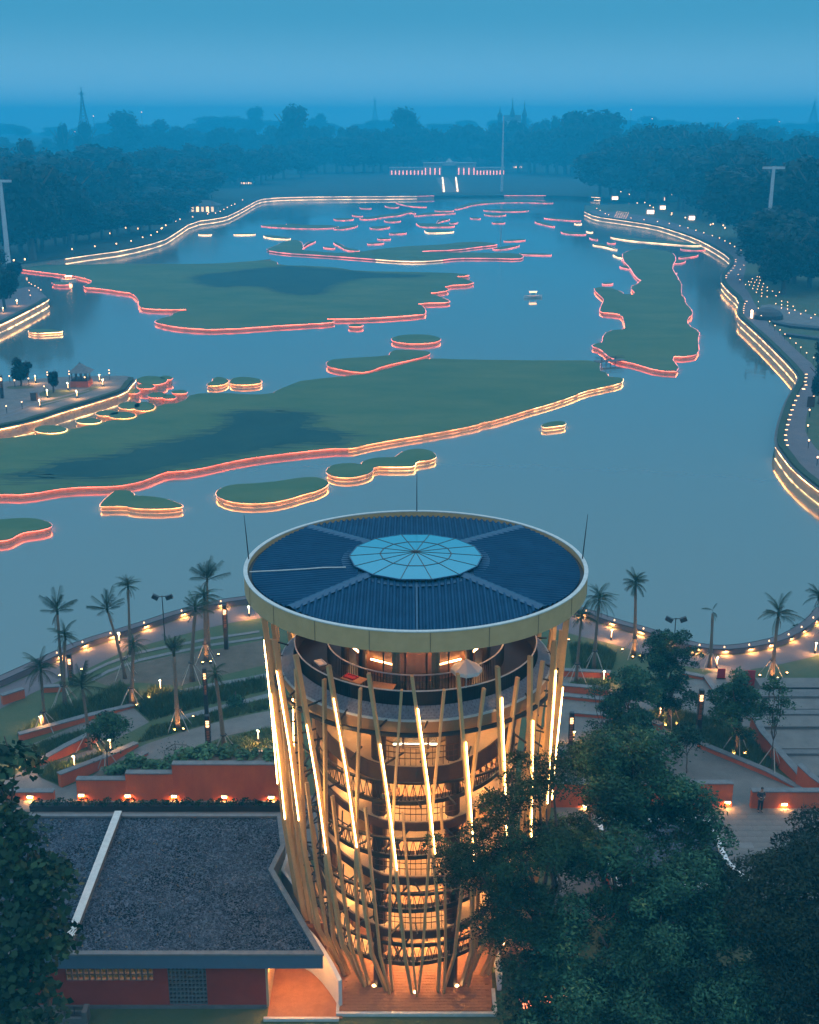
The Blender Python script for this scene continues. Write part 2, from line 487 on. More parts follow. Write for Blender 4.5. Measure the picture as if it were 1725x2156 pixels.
# promontories of the left bank
PROM_A = P_(KP,(-900,1080),(-400,1020),(0,945),(400,860),(720,750),(1100,640),(1480,520),(1540,430),(1600,370),(1560,335),(1500,320),(1200,320),(800,330),(500,350),(100,385),(-100,400),(-900,440))
PROM_B = P_(KQ,(-600,1170),(0,920),(300,770),(550,637),(567,612),(550,585),(520,560),(450,490),(340,465),(200,500),(-100,520),(-600,560))
pa = chaikin(wpts(PROM_A), 1); pb = chaikin(wpts(PROM_B), 1)
sheet('pavilion_bank', pa, 0.0, M['pave'], edge=2.9)
sheet('left_bank', pb, 0.0, M['promenade'], edge=2.9)
# ---- hills far behind
def hills():
    b = MB(); nx, ny = 60, 26
    rnd = random.Random(3)
    ph = [(rnd.uniform(.0015,.006), rnd.uniform(.001,.004), rnd.uniform(0,6), rnd.uniform(.4,1)) for _ in range(8)]
    for j in range(ny+1):
        y = 1080 + 2250 * (j/ny)**1.4
        for i in range(nx+1):
            x = -2250 + 4500*i/nx
            h = sum(a*math.sin(x*p+y*q+r) for p, q, r, a in ph) / 3
            t = min(1, (y-1080)/500.0)
            b.v.append((x, y, -1.0 + t*(17 + 7*h)))
    for j in range(ny):
        for i in range(nx):
            a = j*(nx+1)+i; b.f.append((a, a+1, a+nx+2, a+nx+1))
    tag(b.build('hills', M['far'], smooth=True), kind='structure')
hills()

# ---- promenade along the near and right shore
PROM_IN = [(-700,1790),(-330,1650),(-150,1560),(-40,1512)] + P_(K7,(330,1290),(510,1215),(750,1100),(1000,1030),(1300,950),(1560,905)) + [(700,1286),(880,1280),(1050,1290)] \
   + P_(K8,(230,1000),(550,1075),(700,1130),(950,1200),(1130,1225),(1330,1215),(1560,1170),(1725,1130)) + [(1850,1320),(1960,1230),(1985,1130),(1900,1060)] \
   + P_(K6,(1725,1220),(1660,1130),(1640,1080),(1660,950),(1720,840),(1715,720),(1600,620),(1480,500),(1400,430),(1340,330),(1310,270),(1270,215)) + P_(K3,(1290,1160),(1300,1100),(1240,1040),(1130,980),(1000,940),(850,885),(700,850),(520,830),(390,815))
prom_in = chaikin(wpts(PROM_IN), 1, False)
prom_out = side(near_right, 1.0)
sheet('promenade', prom_out + prom_in[::-1], 0.012, M['promenade'])

# ---- haze: one closed box round everything
hb = MB().box(-2350,-180,-4.2,2350,3450,75)
hz_m = bpy.data.materials.new('haze'); hz_m.use_nodes = True
hn = hz_m.node_tree.nodes; hn.remove(hn['Principled BSDF'])
pv = hn.new('ShaderNodeVolumePrincipled')
pv.inputs['Color'].default_value = (.04,.68,1.0,1)
pv.inputs['Density'].default_value = .00092
pv.inputs['Anisotropy'].default_value = .0
hz_m.node_tree.links.new(pv.outputs[0], hn['Material Output'].inputs['Volume'])
haze = hb.build('haze', hz_m); tag(haze, kind='stuff')

# ------------------------------------------------------------------ islands
def strip_along(b, line, z, r, closed):
    b.tube([(p[0], p[1], z) for p in line], r, 4, closed=closed)
ISL = []
def island(pts, label, led, group='grassy islands edged with light', smooth=2, near=True, px=True, split=None, zt=IZ, name='grass_island', r=None, bottom=True):
    w = [G(u, v, zt) for u, v in pts] if px else pts
    w = ccw(chaikin(w, smooth))
    cx_ = sum(p[0] for p in w)/len(w); cy_ = sum(p[1] for p in w)/len(w)
    w = [(x-cx_, y-cy_) for x, y in w]
    t = thing(name, label, 'island', (cx_, cy_, WZ), group=group)
    h = zt - WZ
    if r is None: r = .026 if near else .07
    top = MB(); n = len(w)
    inn = offset(w, -.25 if near else -.5)
    top.v += [(x, y, h-.05) for x, y in w] + [(x, y, h+.06) for x, y in inn]
    for i in range(n):
        j = (i+1) % n; top.f.append((i, j, n+j, n+i))
    top.f.append(tuple(range(n, 2*n)))
    top.build('grass_top', M['isle'], t, tri=True)
    ed = MB(); ov = .16 if near else .1; wl_ = offset(w, -ov); lo = offset(w, -ov+.04)
    ed.v += [(x, y, h-.03) for x, y in wl_] + [(x, y, -1.1) for x, y in lo]
    for i in range(n):
        j = (i+1) % n; ed.f.append((n+i, n+j, j, i))
    ed.build('edge', M['matting'], t)
    lip = MB(); lip.v += [(x, y, h-.05) for x, y in w] + [(x, y, h-.05) for x, y in wl_]
    for i in range(n):
        j = (i+1) % n; lip.f.append((i, n+i, n+j, j))
    lip.build('rim_lip', M['hedge'], t)
    out = offset(w, .0 + r)
    if split is None: split = [(0, n, led)]
    for a, bb, lm in split:
        a_, b_ = int(a*n) if a <= 1 and bb <= 1 else a, int(bb*n) if bb <= 1 else bb
        whole = (b_ - a_) >= n
        ln = out if whole else [out[i % n] for i in range(a_, b_+1)]
        s = MB(); strip_along(s, ln, h-.09 if near else h-.2, r if near else r*1.9, whole)
        s.build('light_strip', M[lm], t)
        if near:                              # unseen ribbon added under the overhanging rim to brighten the edge
            i1, i2 = offset(w, -ov+.03), offset(w, -ov+.10); b2 = MB(); m_ = n if whole else b_-a_+1
            ids = [(a_+i) % n for i in range(m_)]
            b2.v += [(*i1[i], h-.07) for i in ids] + [(*i2[i], h-.07) for i in ids]
            for i in range(m_ if whole else m_-1):
                j = (i+1) % m_; b2.f.append((i, m_+i, m_+j, j))
            b2.build('hidden_wash', M['wash_red' if 'red' in lm else 'wash_warm'], t)
        if bottom and near and 'red' not in lm:
            s = MB(); strip_along(s, [(p[0], p[1]) for p in (offset(w, -ov+.08+r) if whole else [offset(w, -ov+.08+r)[i % n] for i in range(a_, b_+1)])], .04, r*.38, whole)
            s.build('light_strip', M[lm], t)
    ISL.append(t)
    return t
def ell(K, cx_, cy_, rx, ry, n=14):
    return [K(cx_ + rx*math.cos(2*PI*i/n), cy_ + ry*math.sin(2*PI*i/n)) for i in range(n)]

A_top = [(-140,936),(-60,930),(0,923)] + P_(K4,(190,1117),(420,1082),(600,1037),(830,1002),(930,937),(1080,922),(1130,870),(1330,865),(1500,875),(1610,870),(1640,850),(1725,815)) \
    + P_(K5,(240,790),(600,757),(700,735),(930,668),(1040,660),(1200,668),(1725,673)) + P_(K6,(430,672),(420,735),(470,745),(475,770),(560,775),(565,790))
A_bot = P_(K6,(540,810),(420,835),(330,855),(250,890),(130,930),(0,965)) + P_(K5,(1380,1030),(1310,1040),(1280,1055),(1050,1100),(650,1165),(560,1190),(500,1195),(420,1193),(0,1240)) \
    + P_(K4,(1400,1265),(1130,1325),(1000,1330),(950,1345),(870,1380)) + P_(K7,(770,112),(680,125),(400,130),(150,175),(0,170)) + [(-70,1042),(-140,1046)]
nA = len(A_top) + len(A_bot)
def isl_A():
    w = ccw([G(u, v, IZ) for u, v in A_top + A_bot])
    return w
iA = island(A_top + A_bot, 'largest green island stretching across the lake below the small pear shaped islet', 'led_orange', smooth=1,
            split=[(0,.28,'led_red'),(.28,.40,'led_orange'),(.40,.52,'led_warm'),(.52,.56,'led_orange'),(.56,.999,'led_red')])
# darker sward on it
DK = P_(K4,(200,1345),(330,1285),(430,1265),(620,1255),(740,1230),(770,1200),(900,1180),(1060,1150),(1230,1115),(1300,1075),(1370,1060),(1365,1000),(1420,975),(1560,968),(1725,985)) \
   + P_(K5,(140,975),(330,1000),(260,1045),(250,1080),(400,1080),(520,1140),(440,1170),(250,1160),(0,1200)) + P_(K4,(1500,1215),(1300,1240),(1100,1290),(980,1310),(840,1345),(620,1370),(420,1375),(300,1360))
M['islem'] = mat('island_mid_grass', (.030,.082,.050), (.070,.108,.055), .12, 1.0, .5, 2.5, detail=8, stretch=(1,2.2,1))
def dark_sward(pts, t, zt=IZ):
    """patch of darker, wetter grass with a ragged, streaky border fading through a middle tone"""
    for lev, (mm, grow, nm, zz) in enumerate(((M['islem'], 1.1, 'mid_sward', .065), (M['isled'], -.6, 'dark_sward', .075))):
        w = ccw(chaikin([G(u, v, zt + .07) for u, v in pts], 2)); w = offset(w, grow)
        rnd = random.Random(len(pts) + lev); w = resample(w + [w[0]], .9)[:-1]
        w = [(x + rnd.uniform(-.3,.3), y + rnd.uniform(-.3,.3)) for x, y in w]
        lx, ly = t.location.x, t.location.y
        b = MB(); b.add([(x - lx, y - ly, zt - WZ + zz) for x, y in w], [tuple(range(len(w)))])
        for i in range(len(w)):              # long ragged streaks along the border
            x, y = w[i]; L_, h_ = rnd.uniform(.6,4.5), rnd.uniform(.06,.3); y += rnd.uniform(-1.5,1.5); k_ = rnd.uniform(-.12,.12)*L_
            z = zt - WZ + zz + .002 + i*8e-6
            b.add([(x-L_-lx, y-k_-ly, z), (x-lx, y-h_-ly, z), (x+L_-lx, y+k_-ly, z), (x-lx, y+h_-ly, z)], [(0,1,2,3)])
        b.build(nm, mm, t, tri=True)
dark_sward(DK, iA)
dark_sward(P_(K4,(60,1352),(200,1340),(300,1362),(220,1375),(60,1372)), iA)

B_pts = P_(K4,(92,128),(360,160),(492,178),(560,205),(475,238),(600,245),(720,265),(780,270),(825,310),(820,345),(850,365),(1000,370),(1135,368),(1030,390),(1020,405),(930,430),(915,445),(1000,465),(1100,480),(1300,490),(1725,460)) \
   + P_(K5,(435,447),(430,432),(360,425),(500,425),(700,418),(950,400),(980,390),(965,350),(920,332),(1100,328),(1125,320),(1060,290),(990,272),(1060,265),(1120,255),(1080,228),(1270,217),(1230,190),(1140,172),(1240,170),(1215,158),(1050,150),(560,143),(480,125),(330,112),(100,108),(90,82),(0,78)) \
   + P_(K4,(1620,70),(1540,80),(1400,90),(1250,100),(900,100),(690,98),(400,108),(200,100),(90,108))
iB = island(B_pts, 'broad green island at the upper left reaching the left bank wall', 'led_red', smooth=1, r=.045)
dark_sward(P_(K4,(1150,170),(1350,150),(1500,130),(1725,112)) + P_(K5,(200,118),(470,135),(700,160),(1000,165),(900,182),(700,178),(520,190),(380,240),(370,280),(200,285),(60,255)) + P_(K4,(1600,235),(1450,225),(1300,240),(1180,210)), iB)
C_pts = P_(K6,(390,240),(470,235),(560,265),(565,280),(640,280),(600,235),(650,215),(660,200),(700,185),(790,175),(860,170),(910,205),(905,280),(930,300),(930,330),(970,370),(975,400),(945,420),(945,460),(1020,500),(1005,540),(1015,630),(940,650),(840,645),(910,735),(780,735),(630,690),(510,665),(465,640),(430,605),(370,585),(400,570),(440,565),(440,530),(470,495),(575,487),(570,450),(555,400),(500,392),(420,385),(430,350),(450,310),(430,290),(395,260))
island(C_pts, 'ragged tall green island close to the right bank promenade', 'led_red', smooth=1, r=.045)
D_pts = P_(K5,(380,690),(400,670),(480,660),(760,645),(760,625),(790,610),(850,608),(1000,618),(1005,635),(930,660),(720,705),(650,735),(580,745),(480,728),(400,710))
island(D_pts, 'pear shaped islet tucked against the back of the largest island', 'led_red', smooth=1)
island(ell(K5,918,545,150,28), 'oval islet rimmed in red just behind the pear shaped islet', 'led_red', smooth=1)
island(ell(K5,560,463,45,9), 'tiny round islet rimmed in red in front of the broad upper left island', 'led_red', smooth=1, r=.045)
G_pts = P_(K5,(380,1330),(400,1300),(450,1285),(540,1280),(600,1290),(590,1275),(640,1255),(700,1247),(790,1247),(800,1235),(850,1205),(930,1194),(1010,1205),(1040,1235),(1035,1250),(990,1265),(915,1273),(915,1295),(880,1302),(780,1304),(670,1300),(660,1330),(620,1350),(540,1368),(450,1365),(400,1350))
island(G_pts, 'three lobed islet behind the lightning rod of the tower roof', 'led_orange', smooth=1, split=[(0,.25,'led_orange'),(.25,.5,'led_warm'),(.5,.999,'led_orange')])
H_pts = [(452,1042),(460,1028),(490,1019),(540,1017),(590,1012),(630,1005),(665,1003),(690,1010),(693,1020),(670,1033),(640,1040),(610,1050),(570,1058),(520,1060),(480,1055)]
island(H_pts, 'long bean shaped islet left of the three lobed islet', 'led_orange', smooth=1)
island(P_(K7,(590,235),(620,200),(660,165),(680,150),(770,147),(795,165),(800,180),(880,182),(980,195),(1040,215),(1085,235),(1085,247),(1000,258),(880,260),(770,252),(750,240),(600,245)), 'hat shaped islet below the lower left rim of the largest island', 'led_orange', smooth=1)
island(P_(K7,(-300,345),(-80,330),(0,322),(100,313),(200,312),(280,330),(312,350),(300,368),(240,385),(150,395),(110,410),(60,440),(0,448),(-80,455),(-300,460)), 'red edged islet cut by the left edge of the picture in open water', 'led_red', smooth=1)
island(P_(K6,(70,1060),(90,1045),(150,1032),(210,1033),(225,1043),(215,1055),(150,1064),(95,1070)), 'lone pale lit islet in open water right of the largest island', 'led_warm', smooth=1)
island(P_(K4,(1225,820),(1235,805),(1260,795),(1265,775),(1310,768),(1360,785),(1355,800),(1330,815),(1280,823)), 'small double islet just left of its broader neighbour behind the largest island', 'led_orange', smooth=1)
island(P_(K4,(1360,805),(1370,780),(1420,770),(1480,772),(1540,780),(1560,798),(1530,812),(1450,818),(1390,815)), 'broader islet right of the small double islet behind the largest island', 'led_orange', smooth=1)
MS = [((900,790,95,26),'led_red','flat islet at the outer tip of the pavilion bank'),((985,775,42,12),'led_red','small round islet farthest along the pavilion bank steps'),
      ((865,825,55,16),'led_red','red lit stepping islet under the tip of the pavilion bank'),((790,853,42,17),'led_red','strong red stepping islet touching the pavilion bank wall'),
      ((935,878,62,17),'led_red','oval stepping islet in open water off the pavilion bank'),((1005,888,42,14),'led_red','stepping islet beside the largest island tip'),
      ((1065,858,50,11),'led_red','outermost stepping islet toward the double islet'),((770,940,72,22),'led_orange','leaf shaped stepping islet below the wall of the pavilion bank'),
      ((855,945,68,27),'led_orange','big leaf shaped stepping islet against the largest island'),((640,985,74,17),'led_orange','thin stepping islet along the pavilion bank wall'),
      ((725,997,84,20),'led_orange','stepping islet squeezed between its neighbours and the largest island'),((525,1030,79,17),'led_warm','stepping islet second from the lit wall end'),
      ((300,1080,100,24),'led_warm','largest of the pale stepping islets under the pavilion bank wall')]
for e, lm, lab in MS:
    island(ell(K4, *e), lab, lm, group='stepping islets by the pavilion bank', smooth=1, zt=-.8)
island(P_(K4,(160,497),(200,486),(300,487),(370,495),(370,503),(300,506),(240,511),(190,508)), 'pale lit wavy islet off the left bank tip', 'led_warm', smooth=1, r=.045)
island(P_(K4,(300,212),(340,206),(415,210),(412,222),(340,224)), 'short red islet beside the bright lamp boat at the upper left', 'led_red', smooth=1, r=.06)
P1 = P_(K2,(20,1050),(70,1030),(140,1000),(200,990),(235,1000),(250,1030),(240,1052),(330,1060),(450,1070),(560,1065),(700,1045),(850,1030),(960,1025),(1080,1018),(1180,1005),(1300,1002),(1390,1012),(1400,1020),(1300,1030),(1150,1050),(950,1055),(960,1065),(1160,1065),(1330,1068),(1530,1070),(1560,1090),(1530,1103),(1350,1098),(1150,1098),(1050,1112),(930,1118),(800,1115),(640,1102),(450,1088),(300,1078),(130,1068))
island(P1, 'long hooked green island across the middle of the lake', 'led_far_red', smooth=1, near=False, split=[(0,.12,'led_far_red'),(.12,.2,'led_far_warm'),(.2,.999,'led_far_red')])
island(P_(K3,(560,1060),(700,1040),(850,1060),(880,1100),(850,1150),(870,1190),(895,1225),(890,1330),(760,1350),(690,1320),(690,1240),(640,1215),(600,1150),(560,1110)), 'green island behind the ragged island by the right bank', 'led_far_red', smooth=1, near=False, zt=IZ-.06)
def strips(K, lst, th, lm, label, group):
    lst = sorted(lst, key=lambda p: sum(q[0] for q in p)/len(p)); base = label
    for k_, pts in enumerate(lst):
        if len(lst) > 1: label = nth(k_, len(lst)) + ' of the ' + base
        up = [K(x, y - th*(1.0 if 0 < i < len(pts)-1 else .45)) for i, (x, y) in enumerate(pts)]
        island(P_(K, *pts) + up[::-1], label, lm, group, smooth=1, near=False, zt=-1.32)
LK = 'thin red lit islets scattered below the far shore'
strips(K2, [[(585,803),(650,806)],[(735,792),(775,800),(815,797)],[(800,772),(880,792),(980,797)],[(430,870),(470,875),(545,870)],[(540,847),(600,852)],
   [(585,867),(640,870),(750,852),(820,847),(880,827),(915,837)],[(910,850),(980,842),(1150,834)],[(1030,820),(1140,820)],[(1320,817),(1450,824),(1585,820)],
   [(1325,842),(1390,850),(1450,844)],[(730,880),(770,885),(825,880)]], 14, 'led_far_red', LK, 'thin red islets below the far shore')
strips(K2, [[(1150,812),(1195,802),(1260,782),(1400,770),(1560,768),(1730,774)]], 16, 'led_far_red', 'long winding red edged islet right below the far shore wall', 'thin red islets below the far shore')
LM = 'short red lit islets scattered behind the hooked island'
strips(K2, [[(150,902),(225,905)],[(430,927),(500,927),(570,910)],[(645,922),(700,927),(760,917)],[(760,957),(860,952)],[(690,988),(765,988)],
   [(1040,897),(1060,882),(1115,872)],[(1120,895),(1165,890)],[(1370,892),(1445,892)],[(1240,864),(1300,867)],[(370,1037),(435,1042)],[(430,1012),(470,1032),(500,1052),(580,1058)],[(240,1047),(270,1022),(320,1002)],
   [(630,1017),(725,1012)],[(1440,1000),(1565,994)],[(1375,1047),(1440,1047),(1530,1027)],[(1625,887),(1680,902),(1740,914)]], 17, 'led_far_red', LM, 'thin red islets behind the hooked island')
strips(K2, [[(0,910),(150,920),(310,924),(375,922),(455,917)]], 20, 'led_far_red', 'longest straight red islet left behind the hooked island', 'thin red islets behind the hooked island')
strips(K2, [[(920,897),(950,914),(1050,914),(1145,912)]], 20, 'led_far_red', 'red edged islet with a hooked left end behind the hooked island', 'thin red islets behind the hooked island')
strips(K2, [[(970,942),(1000,950),(1140,944)]], 18, 'led_far_warm', 'pale lit islet in the clear water behind the hooked island', 'thin red islets behind the hooked island')
strips(K2, [[(15,972),(70,982),(170,987)]], 18, 'led_far_warm', 'pale lit islet left behind the hooked island', 'thin red islets behind the hooked island')
strips(K2, [[(1535,1077),(1720,1082)]], 18, 'led_far_red', 'short red islet off the right end of the hooked island', 'thin red islets behind the hooked island')
LN = 'thin red islets in the chain along the right bank'
strips(K3, [[(95,864),(310,880)],[(195,947),(240,957),(340,960)],[(365,982),(410,992)],[(470,1010),(515,1012)],[(555,1112),(610,1114)],
   [(545,1152),(590,1162),(650,1172)],[(630,1197),(660,1210),(790,1212)],[(440,1254),(500,1252)],[(650,1247),(715,1252)],[(895,1100),(960,1092),(1005,1084)],[(905,1047),(980,1052),(1050,1050)],[(840,1192),(880,1190)]],
   18, 'led_far_red', LN, 'thin islets along the right bank')
strips(K3, [[(755,1097),(800,1122),(880,1132),(930,1122)]], 22, 'led_far_red', 'bowl shaped red islet near the bend of the right bank wall', 'thin islets along the right bank')
LO = 'pale lit islets in the chain along the right bank'
strips(K3, [[(275,897),(315,897)],[(345,942),(380,947)],[(385,1022),(450,1030),(525,1052)],[(505,1082),(540,1097),(600,1100),(680,1099)]], 16, 'led_far_warm', LO, 'thin islets along the right bank')
strips(K3, [[(490,977),(620,997),(780,1010),(950,1024),(1020,1024)]], 16, 'led_far_warm', 'long pale lit islet right under the right bank wall', 'thin islets along the right bank')
strips(K1, [[(1180,1047),(1255,1047)],[(1390,1047),(1515,1045)]], 14, 'led_far_warm', 'two thin pale lit islets off the left bank wall', 'thin islets off the left bank')

# ------------------------------------------------------------------ lit lake walls
def lake_wall(line, label, name='lake_wall', r=.07, z0=WZ, z1=0.0, led='led_warm', top=True, bot=True, hedge=True, out=.12, coping=None, step=None):
    """facing wall with a light line at the top and at the water, and a hedge along its top; the water is on the right of the line"""
    cx_ = sum(p[0] for p in line)/len(line); cy_ = sum(p[1] for p in line)/len(line)
    ln = [(x-cx_, y-cy_) for x, y in line]
    t = thing(name, label, 'wall', (cx_, cy_, z0), group='lit walls round the lake')
    h = z1 - z0
    a = side(ln, out); b_ = side(ln, .01)
    m = MB(); n = len(ln)
    m.v += [(x, y, -.6) for x, y in a] + [(x, y, h+.03) for x, y in a] + [(x, y, h+.03) for x, y in side(ln, -.35)]
    for i in range(n-1): m.f += [(i, i+1, n+i+1, n+i), (n+i, n+i+1, 2*n+i+1, 2*n+i)]
    m.build('wall_face', M['wallst'], t)
    c_ = MB(); A_, B_ = side(ln, out+.2), side(ln, -.05)
    c_.v += [(x, y, h-.02) for x, y in A_] + [(x, y, h+.07) for x, y in A_] + [(x, y, h+.07) for x, y in B_] + [(x, y, h-.02) for x, y in B_]
    for i in range(n-1):
        for k_ in range(4): k2 = (k_+1) % 4; c_.f.append((k_*n+i, k_*n+i+1, k2*n+i+1, k2*n+i))
    c_.build('coping', M['stone'], t)
    if top and 'far' not in led:
        b2 = MB(); A_, B_ = side(ln, out+.03), side(ln, out+.11)
        b2.v += [(x, y, h-.04) for x, y in A_] + [(x, y, h-.04) for x, y in B_]
        b2.f += [(i, i+1, n+i+1, n+i) for i in range(n-1)]
        b2.build('hidden_wash', M['wash_warm'], t)  # hidden glowing ribbon added below the coping to brighten the wall face
    q = side(ln, out + .16 + r)
    if top:
        s = MB(); s.tube([(x, y, h-.12) for x, y in q], r, 4); s.build('light_strip', M[led], t)
    if bot:
        s = MB(); s.tube([(x, y, .08) for x, y in side(ln, out+.05+r)], r*.7, 4); s.build('light_strip', M[led], t)
    if hedge:
        hb_ = MB(); i1 = side(ln, -.05); i2 = side(ln, -.95)
        k = len(ln); rnd = random.Random(k)
        hh = [h + .42 + rnd.uniform(-.08,.08) for _ in ln]
        hb_.v += [(x, y, h+.02) for x, y in i1] + [(x, y, z) for (x, y), z in zip(i1, hh)] + [(x, y, z) for (x, y), z in zip(i2, hh)] + [(x, y, h+.02) for x, y in i2]
        for i in range(k-1):
            for c in range(3): hb_.f.append((c*k+i, c*k+i+1, (c+1)*k+i+1, (c+1)*k+i))
        hb_.build('hedge', M['hedge'], t)
    return t
def sub(line, p0, p1):
    """part of a world polyline between the points nearest to two picture points"""
    a = G(*p0); b = G(*p1)
    i = min(range(len(line)), key=lambda k: math.dist(line[k], a)); j = min(range(len(line)), key=lambda k: math.dist(line[k], b))
    return line[min(i, j):max(i, j)+1]
RW = near_right                                # runs with the water on the left: reversed for the walls
def seg(p0, p1, *a, **k): return lake_wall(sub(RW, p0, p1)[::-1], *a, **k)
seg((1900,1150), K6(1470,1170), 'gold lit lake wall at the right edge of the picture', r=.035)
seg(K6(1470,1170), K6(1610,800), 'unlit dark stretch of the right lake wall topped with a hedge', top=False, bot=False)
seg(K6(1610,800), K6(1250,415), 'long straight gold lit wall of the right bank', r=.038)
seg(K6(1250,415), K6(1260,320), 'short dark recessed stretch of the right bank wall', top=False, bot=False)
seg(K6(1260,320), K6(1143,200), 'short gold lit wall at the inward bend of the right bank', r=.045)
seg(K6(1143,200), K3(1195,1095), 'dark bend of the right bank wall', top=False, bot=False)
seg(K3(1195,1095), K3(335,825), 'far curved gold lit wall of the right bank', r=.09, led='led_far_warm')
# the left bank walls run with the water on the right
lake_wall(sub(left_w, K1(330,1197), K1(1520,847)), 'long winding lit wall of the left bank', r=.10, led='led_far_warm')
lake_wall(sub(left_w, (-60,572), K1(330,1197)), 'shaded end of the left bank wall under the trees', top=False, bot=False)
lake_wall([left_w[-1]] + sub(far_w, K2(0,750), K2(870,733)), 'straight double lit wall of the far shore left of the steps', r=.13, led='led_far_warm', hedge=False)
lake_wall(sub(far_w, K2(870,733), (932,411)), 'red lit far shore wall just left of the steps', r=.15, led='led_far_red', bot=False, hedge=False)
lake_wall([G(998,410.5), G(1018,410.5), G(1037,410.5)], 'short red lit far shore wall right of the steps', r=.15, led='led_far_red', bot=False, hedge=False)
lake_wall([G(1062,411), G(1110,411), G(1172,411)], 'red lit far shore wall behind the thin pylon', r=.15, led='led_far_red', bot=False, hedge=False)
lake_wall([G(1172,411), G(1220,413), G(1265,415.5)], 'double lit end of the far shore wall on the right', r=.13, led='led_far_warm', hedge=False)
pa_i = sub(pa, KP(-400,1020), KP(1600,370))
lake_wall(pa_i, 'curved gold lit wall of the pavilion bank with drain slots', r=.042)
lake_wall(sub(pb, KQ(-600,1170), KQ(567,612)), 'gold lit wall ending in a rounded tip at the left bank', r=.08)
# ------------------------------------------------------------------ the lookout tower
TX, TY = 0.3, 54.3
tw = thing('lookout_tower', 'round lookout tower wrapped in slanting tan poles with glowing tubes under a flat blue roof', 'tower', (TX, TY, 0))
def cyl(r, adeg, z): a = R_(adeg); return Vector((r*math.sin(a), -r*math.cos(a), z))
rt = random.Random(11)
RO = 8.22
# fascia ring with pale rim
MB().revolve([(RO,20.0),(RO,20.92),(RO-.16,20.92),(RO-.16,20.0)], 128, closed_prof=True).build('fascia', M['tan'], tw, smooth=False)
MB().revolve([(RO+.02,20.92),(RO+.02,20.97),(RO-.17,20.97),(RO-.17,20.92)], 128, closed_prof=True).build('rim_cap', M['rim'], tw)
for i in range(20):
    a = 18*i + 4
    MB().bar(cyl(RO+.006, a, 20.01), cyl(RO+.006, a, 20.9), .035, .012, up=cyl(1,a,0)).build('fascia_seam', M['deck_seam'] if 'deck_seam' in M else M.setdefault('deck_seam', mat('dark_tan_seam', (.26,.16,.075), None, rough=.7)), tw)  # thin dark tan bars along the fascia joints
gut = MB().revolve([(RO-.17,20.66),(RO-.55,20.66)], 128).build('gutter', M['dark'], tw)
MB().revolve([(RO-.2,19.98),(0.0,19.98)], 96).build('ceiling', M['brown'], tw)
# corrugated sheets, one per slope, cut by the circle
def slope_z(t): return 21.36 - .085 * t
def roof_sheet(q):
    b = MB(); R1 = 7.86; st = .0725; n = int(5.5 / st); cols = []
    for i in range(-n, n+1):
        x = i*st
        y1 = math.sqrt(R1*R1 - x*x); y0 = max(abs(x) + .04, 2.7)
        if y1 <= y0: continue
        hgt_ = 0.0 if (i % 4) < 2 else .10
        cols.append((x, y0, y1, hgt_))
    rot = Matrix.Rotation(q*PI/2, 3, 'Z')
    for x, y0, y1, h in cols:
        for y in (y0, y1): b.v.append(tuple(rot @ Vector((x, -y, slope_z(y) + h))))
    for i in range(len(cols)-1): b.f.append((2*i, 2*i+1, 2*i+3, 2*i+2))
    return b.build('roof_sheet', M['roof'], tw)
for q in range(4): roof_sheet(q)
for q in range(4):
    a = R_(45 + 90*q); d = Vector((math.sin(a), -math.cos(a), 0)); nrm = Vector((math.cos(a), math.sin(a), 0))
    b = MB(); vs = []
    for r in (3.0, 7.85):
        z = slope_z(r*.7071) + .075
        for o_, dz in ((-.3,-.02),(-.03,.05),(.03,.05),(.3,-.02)): vs.append(d*r + nrm*o_ + Vector((0,0,z+dz)))
    b.add(vs, [(0,1,5,4),(1,2,6,5),(2,3,7,6)]); b.build('hip_flashing', M['hip'], tw)
MB().bar((.02,-3.1,slope_z(3.1)+.09),(.02,-7.86,slope_z(7.86)+.09),.09,.03).build('seam_flashing', M['hip'], tw)
# pale cable lying over the left slope
MB().tube([(-7.9,-.9,20.84),(-6.6,-.98,20.93),(-5.2,-1.1,21.06),(-4.4,-1.08,21.12),(-3.3,-1.3,21.22)], .03, 5).build('cable', M['rim'], tw)
# skylight: kerb, fourteen panes, ribs, boss
NS = 14; RS = 3.2
def sk(r, i, z): return cyl(r, 360/NS*(i+.5), z)
kb = MB()
kb.revolve([(RS-.16,20.8),(RS-.16,21.3)], NS, R_(180/NS), R_(180/NS)+2*PI).build('skylight_kerb', M['dark'], tw)
flash = MB().revolve([(RS+.38,slope_z(3.3)+.06),(RS-.12,21.16)], 28).build('kerb_flashing', M['hip'], tw)
skl = MB()
for i in range(NS):
    b = MB(); p = []
    for r0, r1, z0, z1 in ((RS, 1.72, 21.32, 21.43), (1.72, .1, 21.43, 21.52)):
        b.add([sk(r0,i,z0), sk(r0,i+1,z0), sk(r1,i+1,z1), sk(r1,i,z1)], [(0,1,2,3)])
    b.build('skylight_pane', M['sky_glass'], tw)
    MB().bar(sk(RS+.02,i,21.328), sk(1.72,i,21.438), .022, .025).bar(sk(1.72,i,21.438), sk(.1,i,21.528), .022, .025).build('skylight_rib', M['brown'], tw)
b = MB()
for i in range(NS): b.bar(sk(1.72,i,21.44), sk(1.72,i+1,21.44), .03, .03)
b.build('skylight_ring', M['brown'], tw)
b = MB()
for i in range(NS): b.bar(sk(RS,i,21.31), sk(RS,i+1,21.31), .05, .05)
b.build('skylight_edge', M['hip'], tw)
MB().revolve([(0,21.60),(.12,21.59),(.15,21.51)], 12).build('skylight_boss', M['dark'], tw)
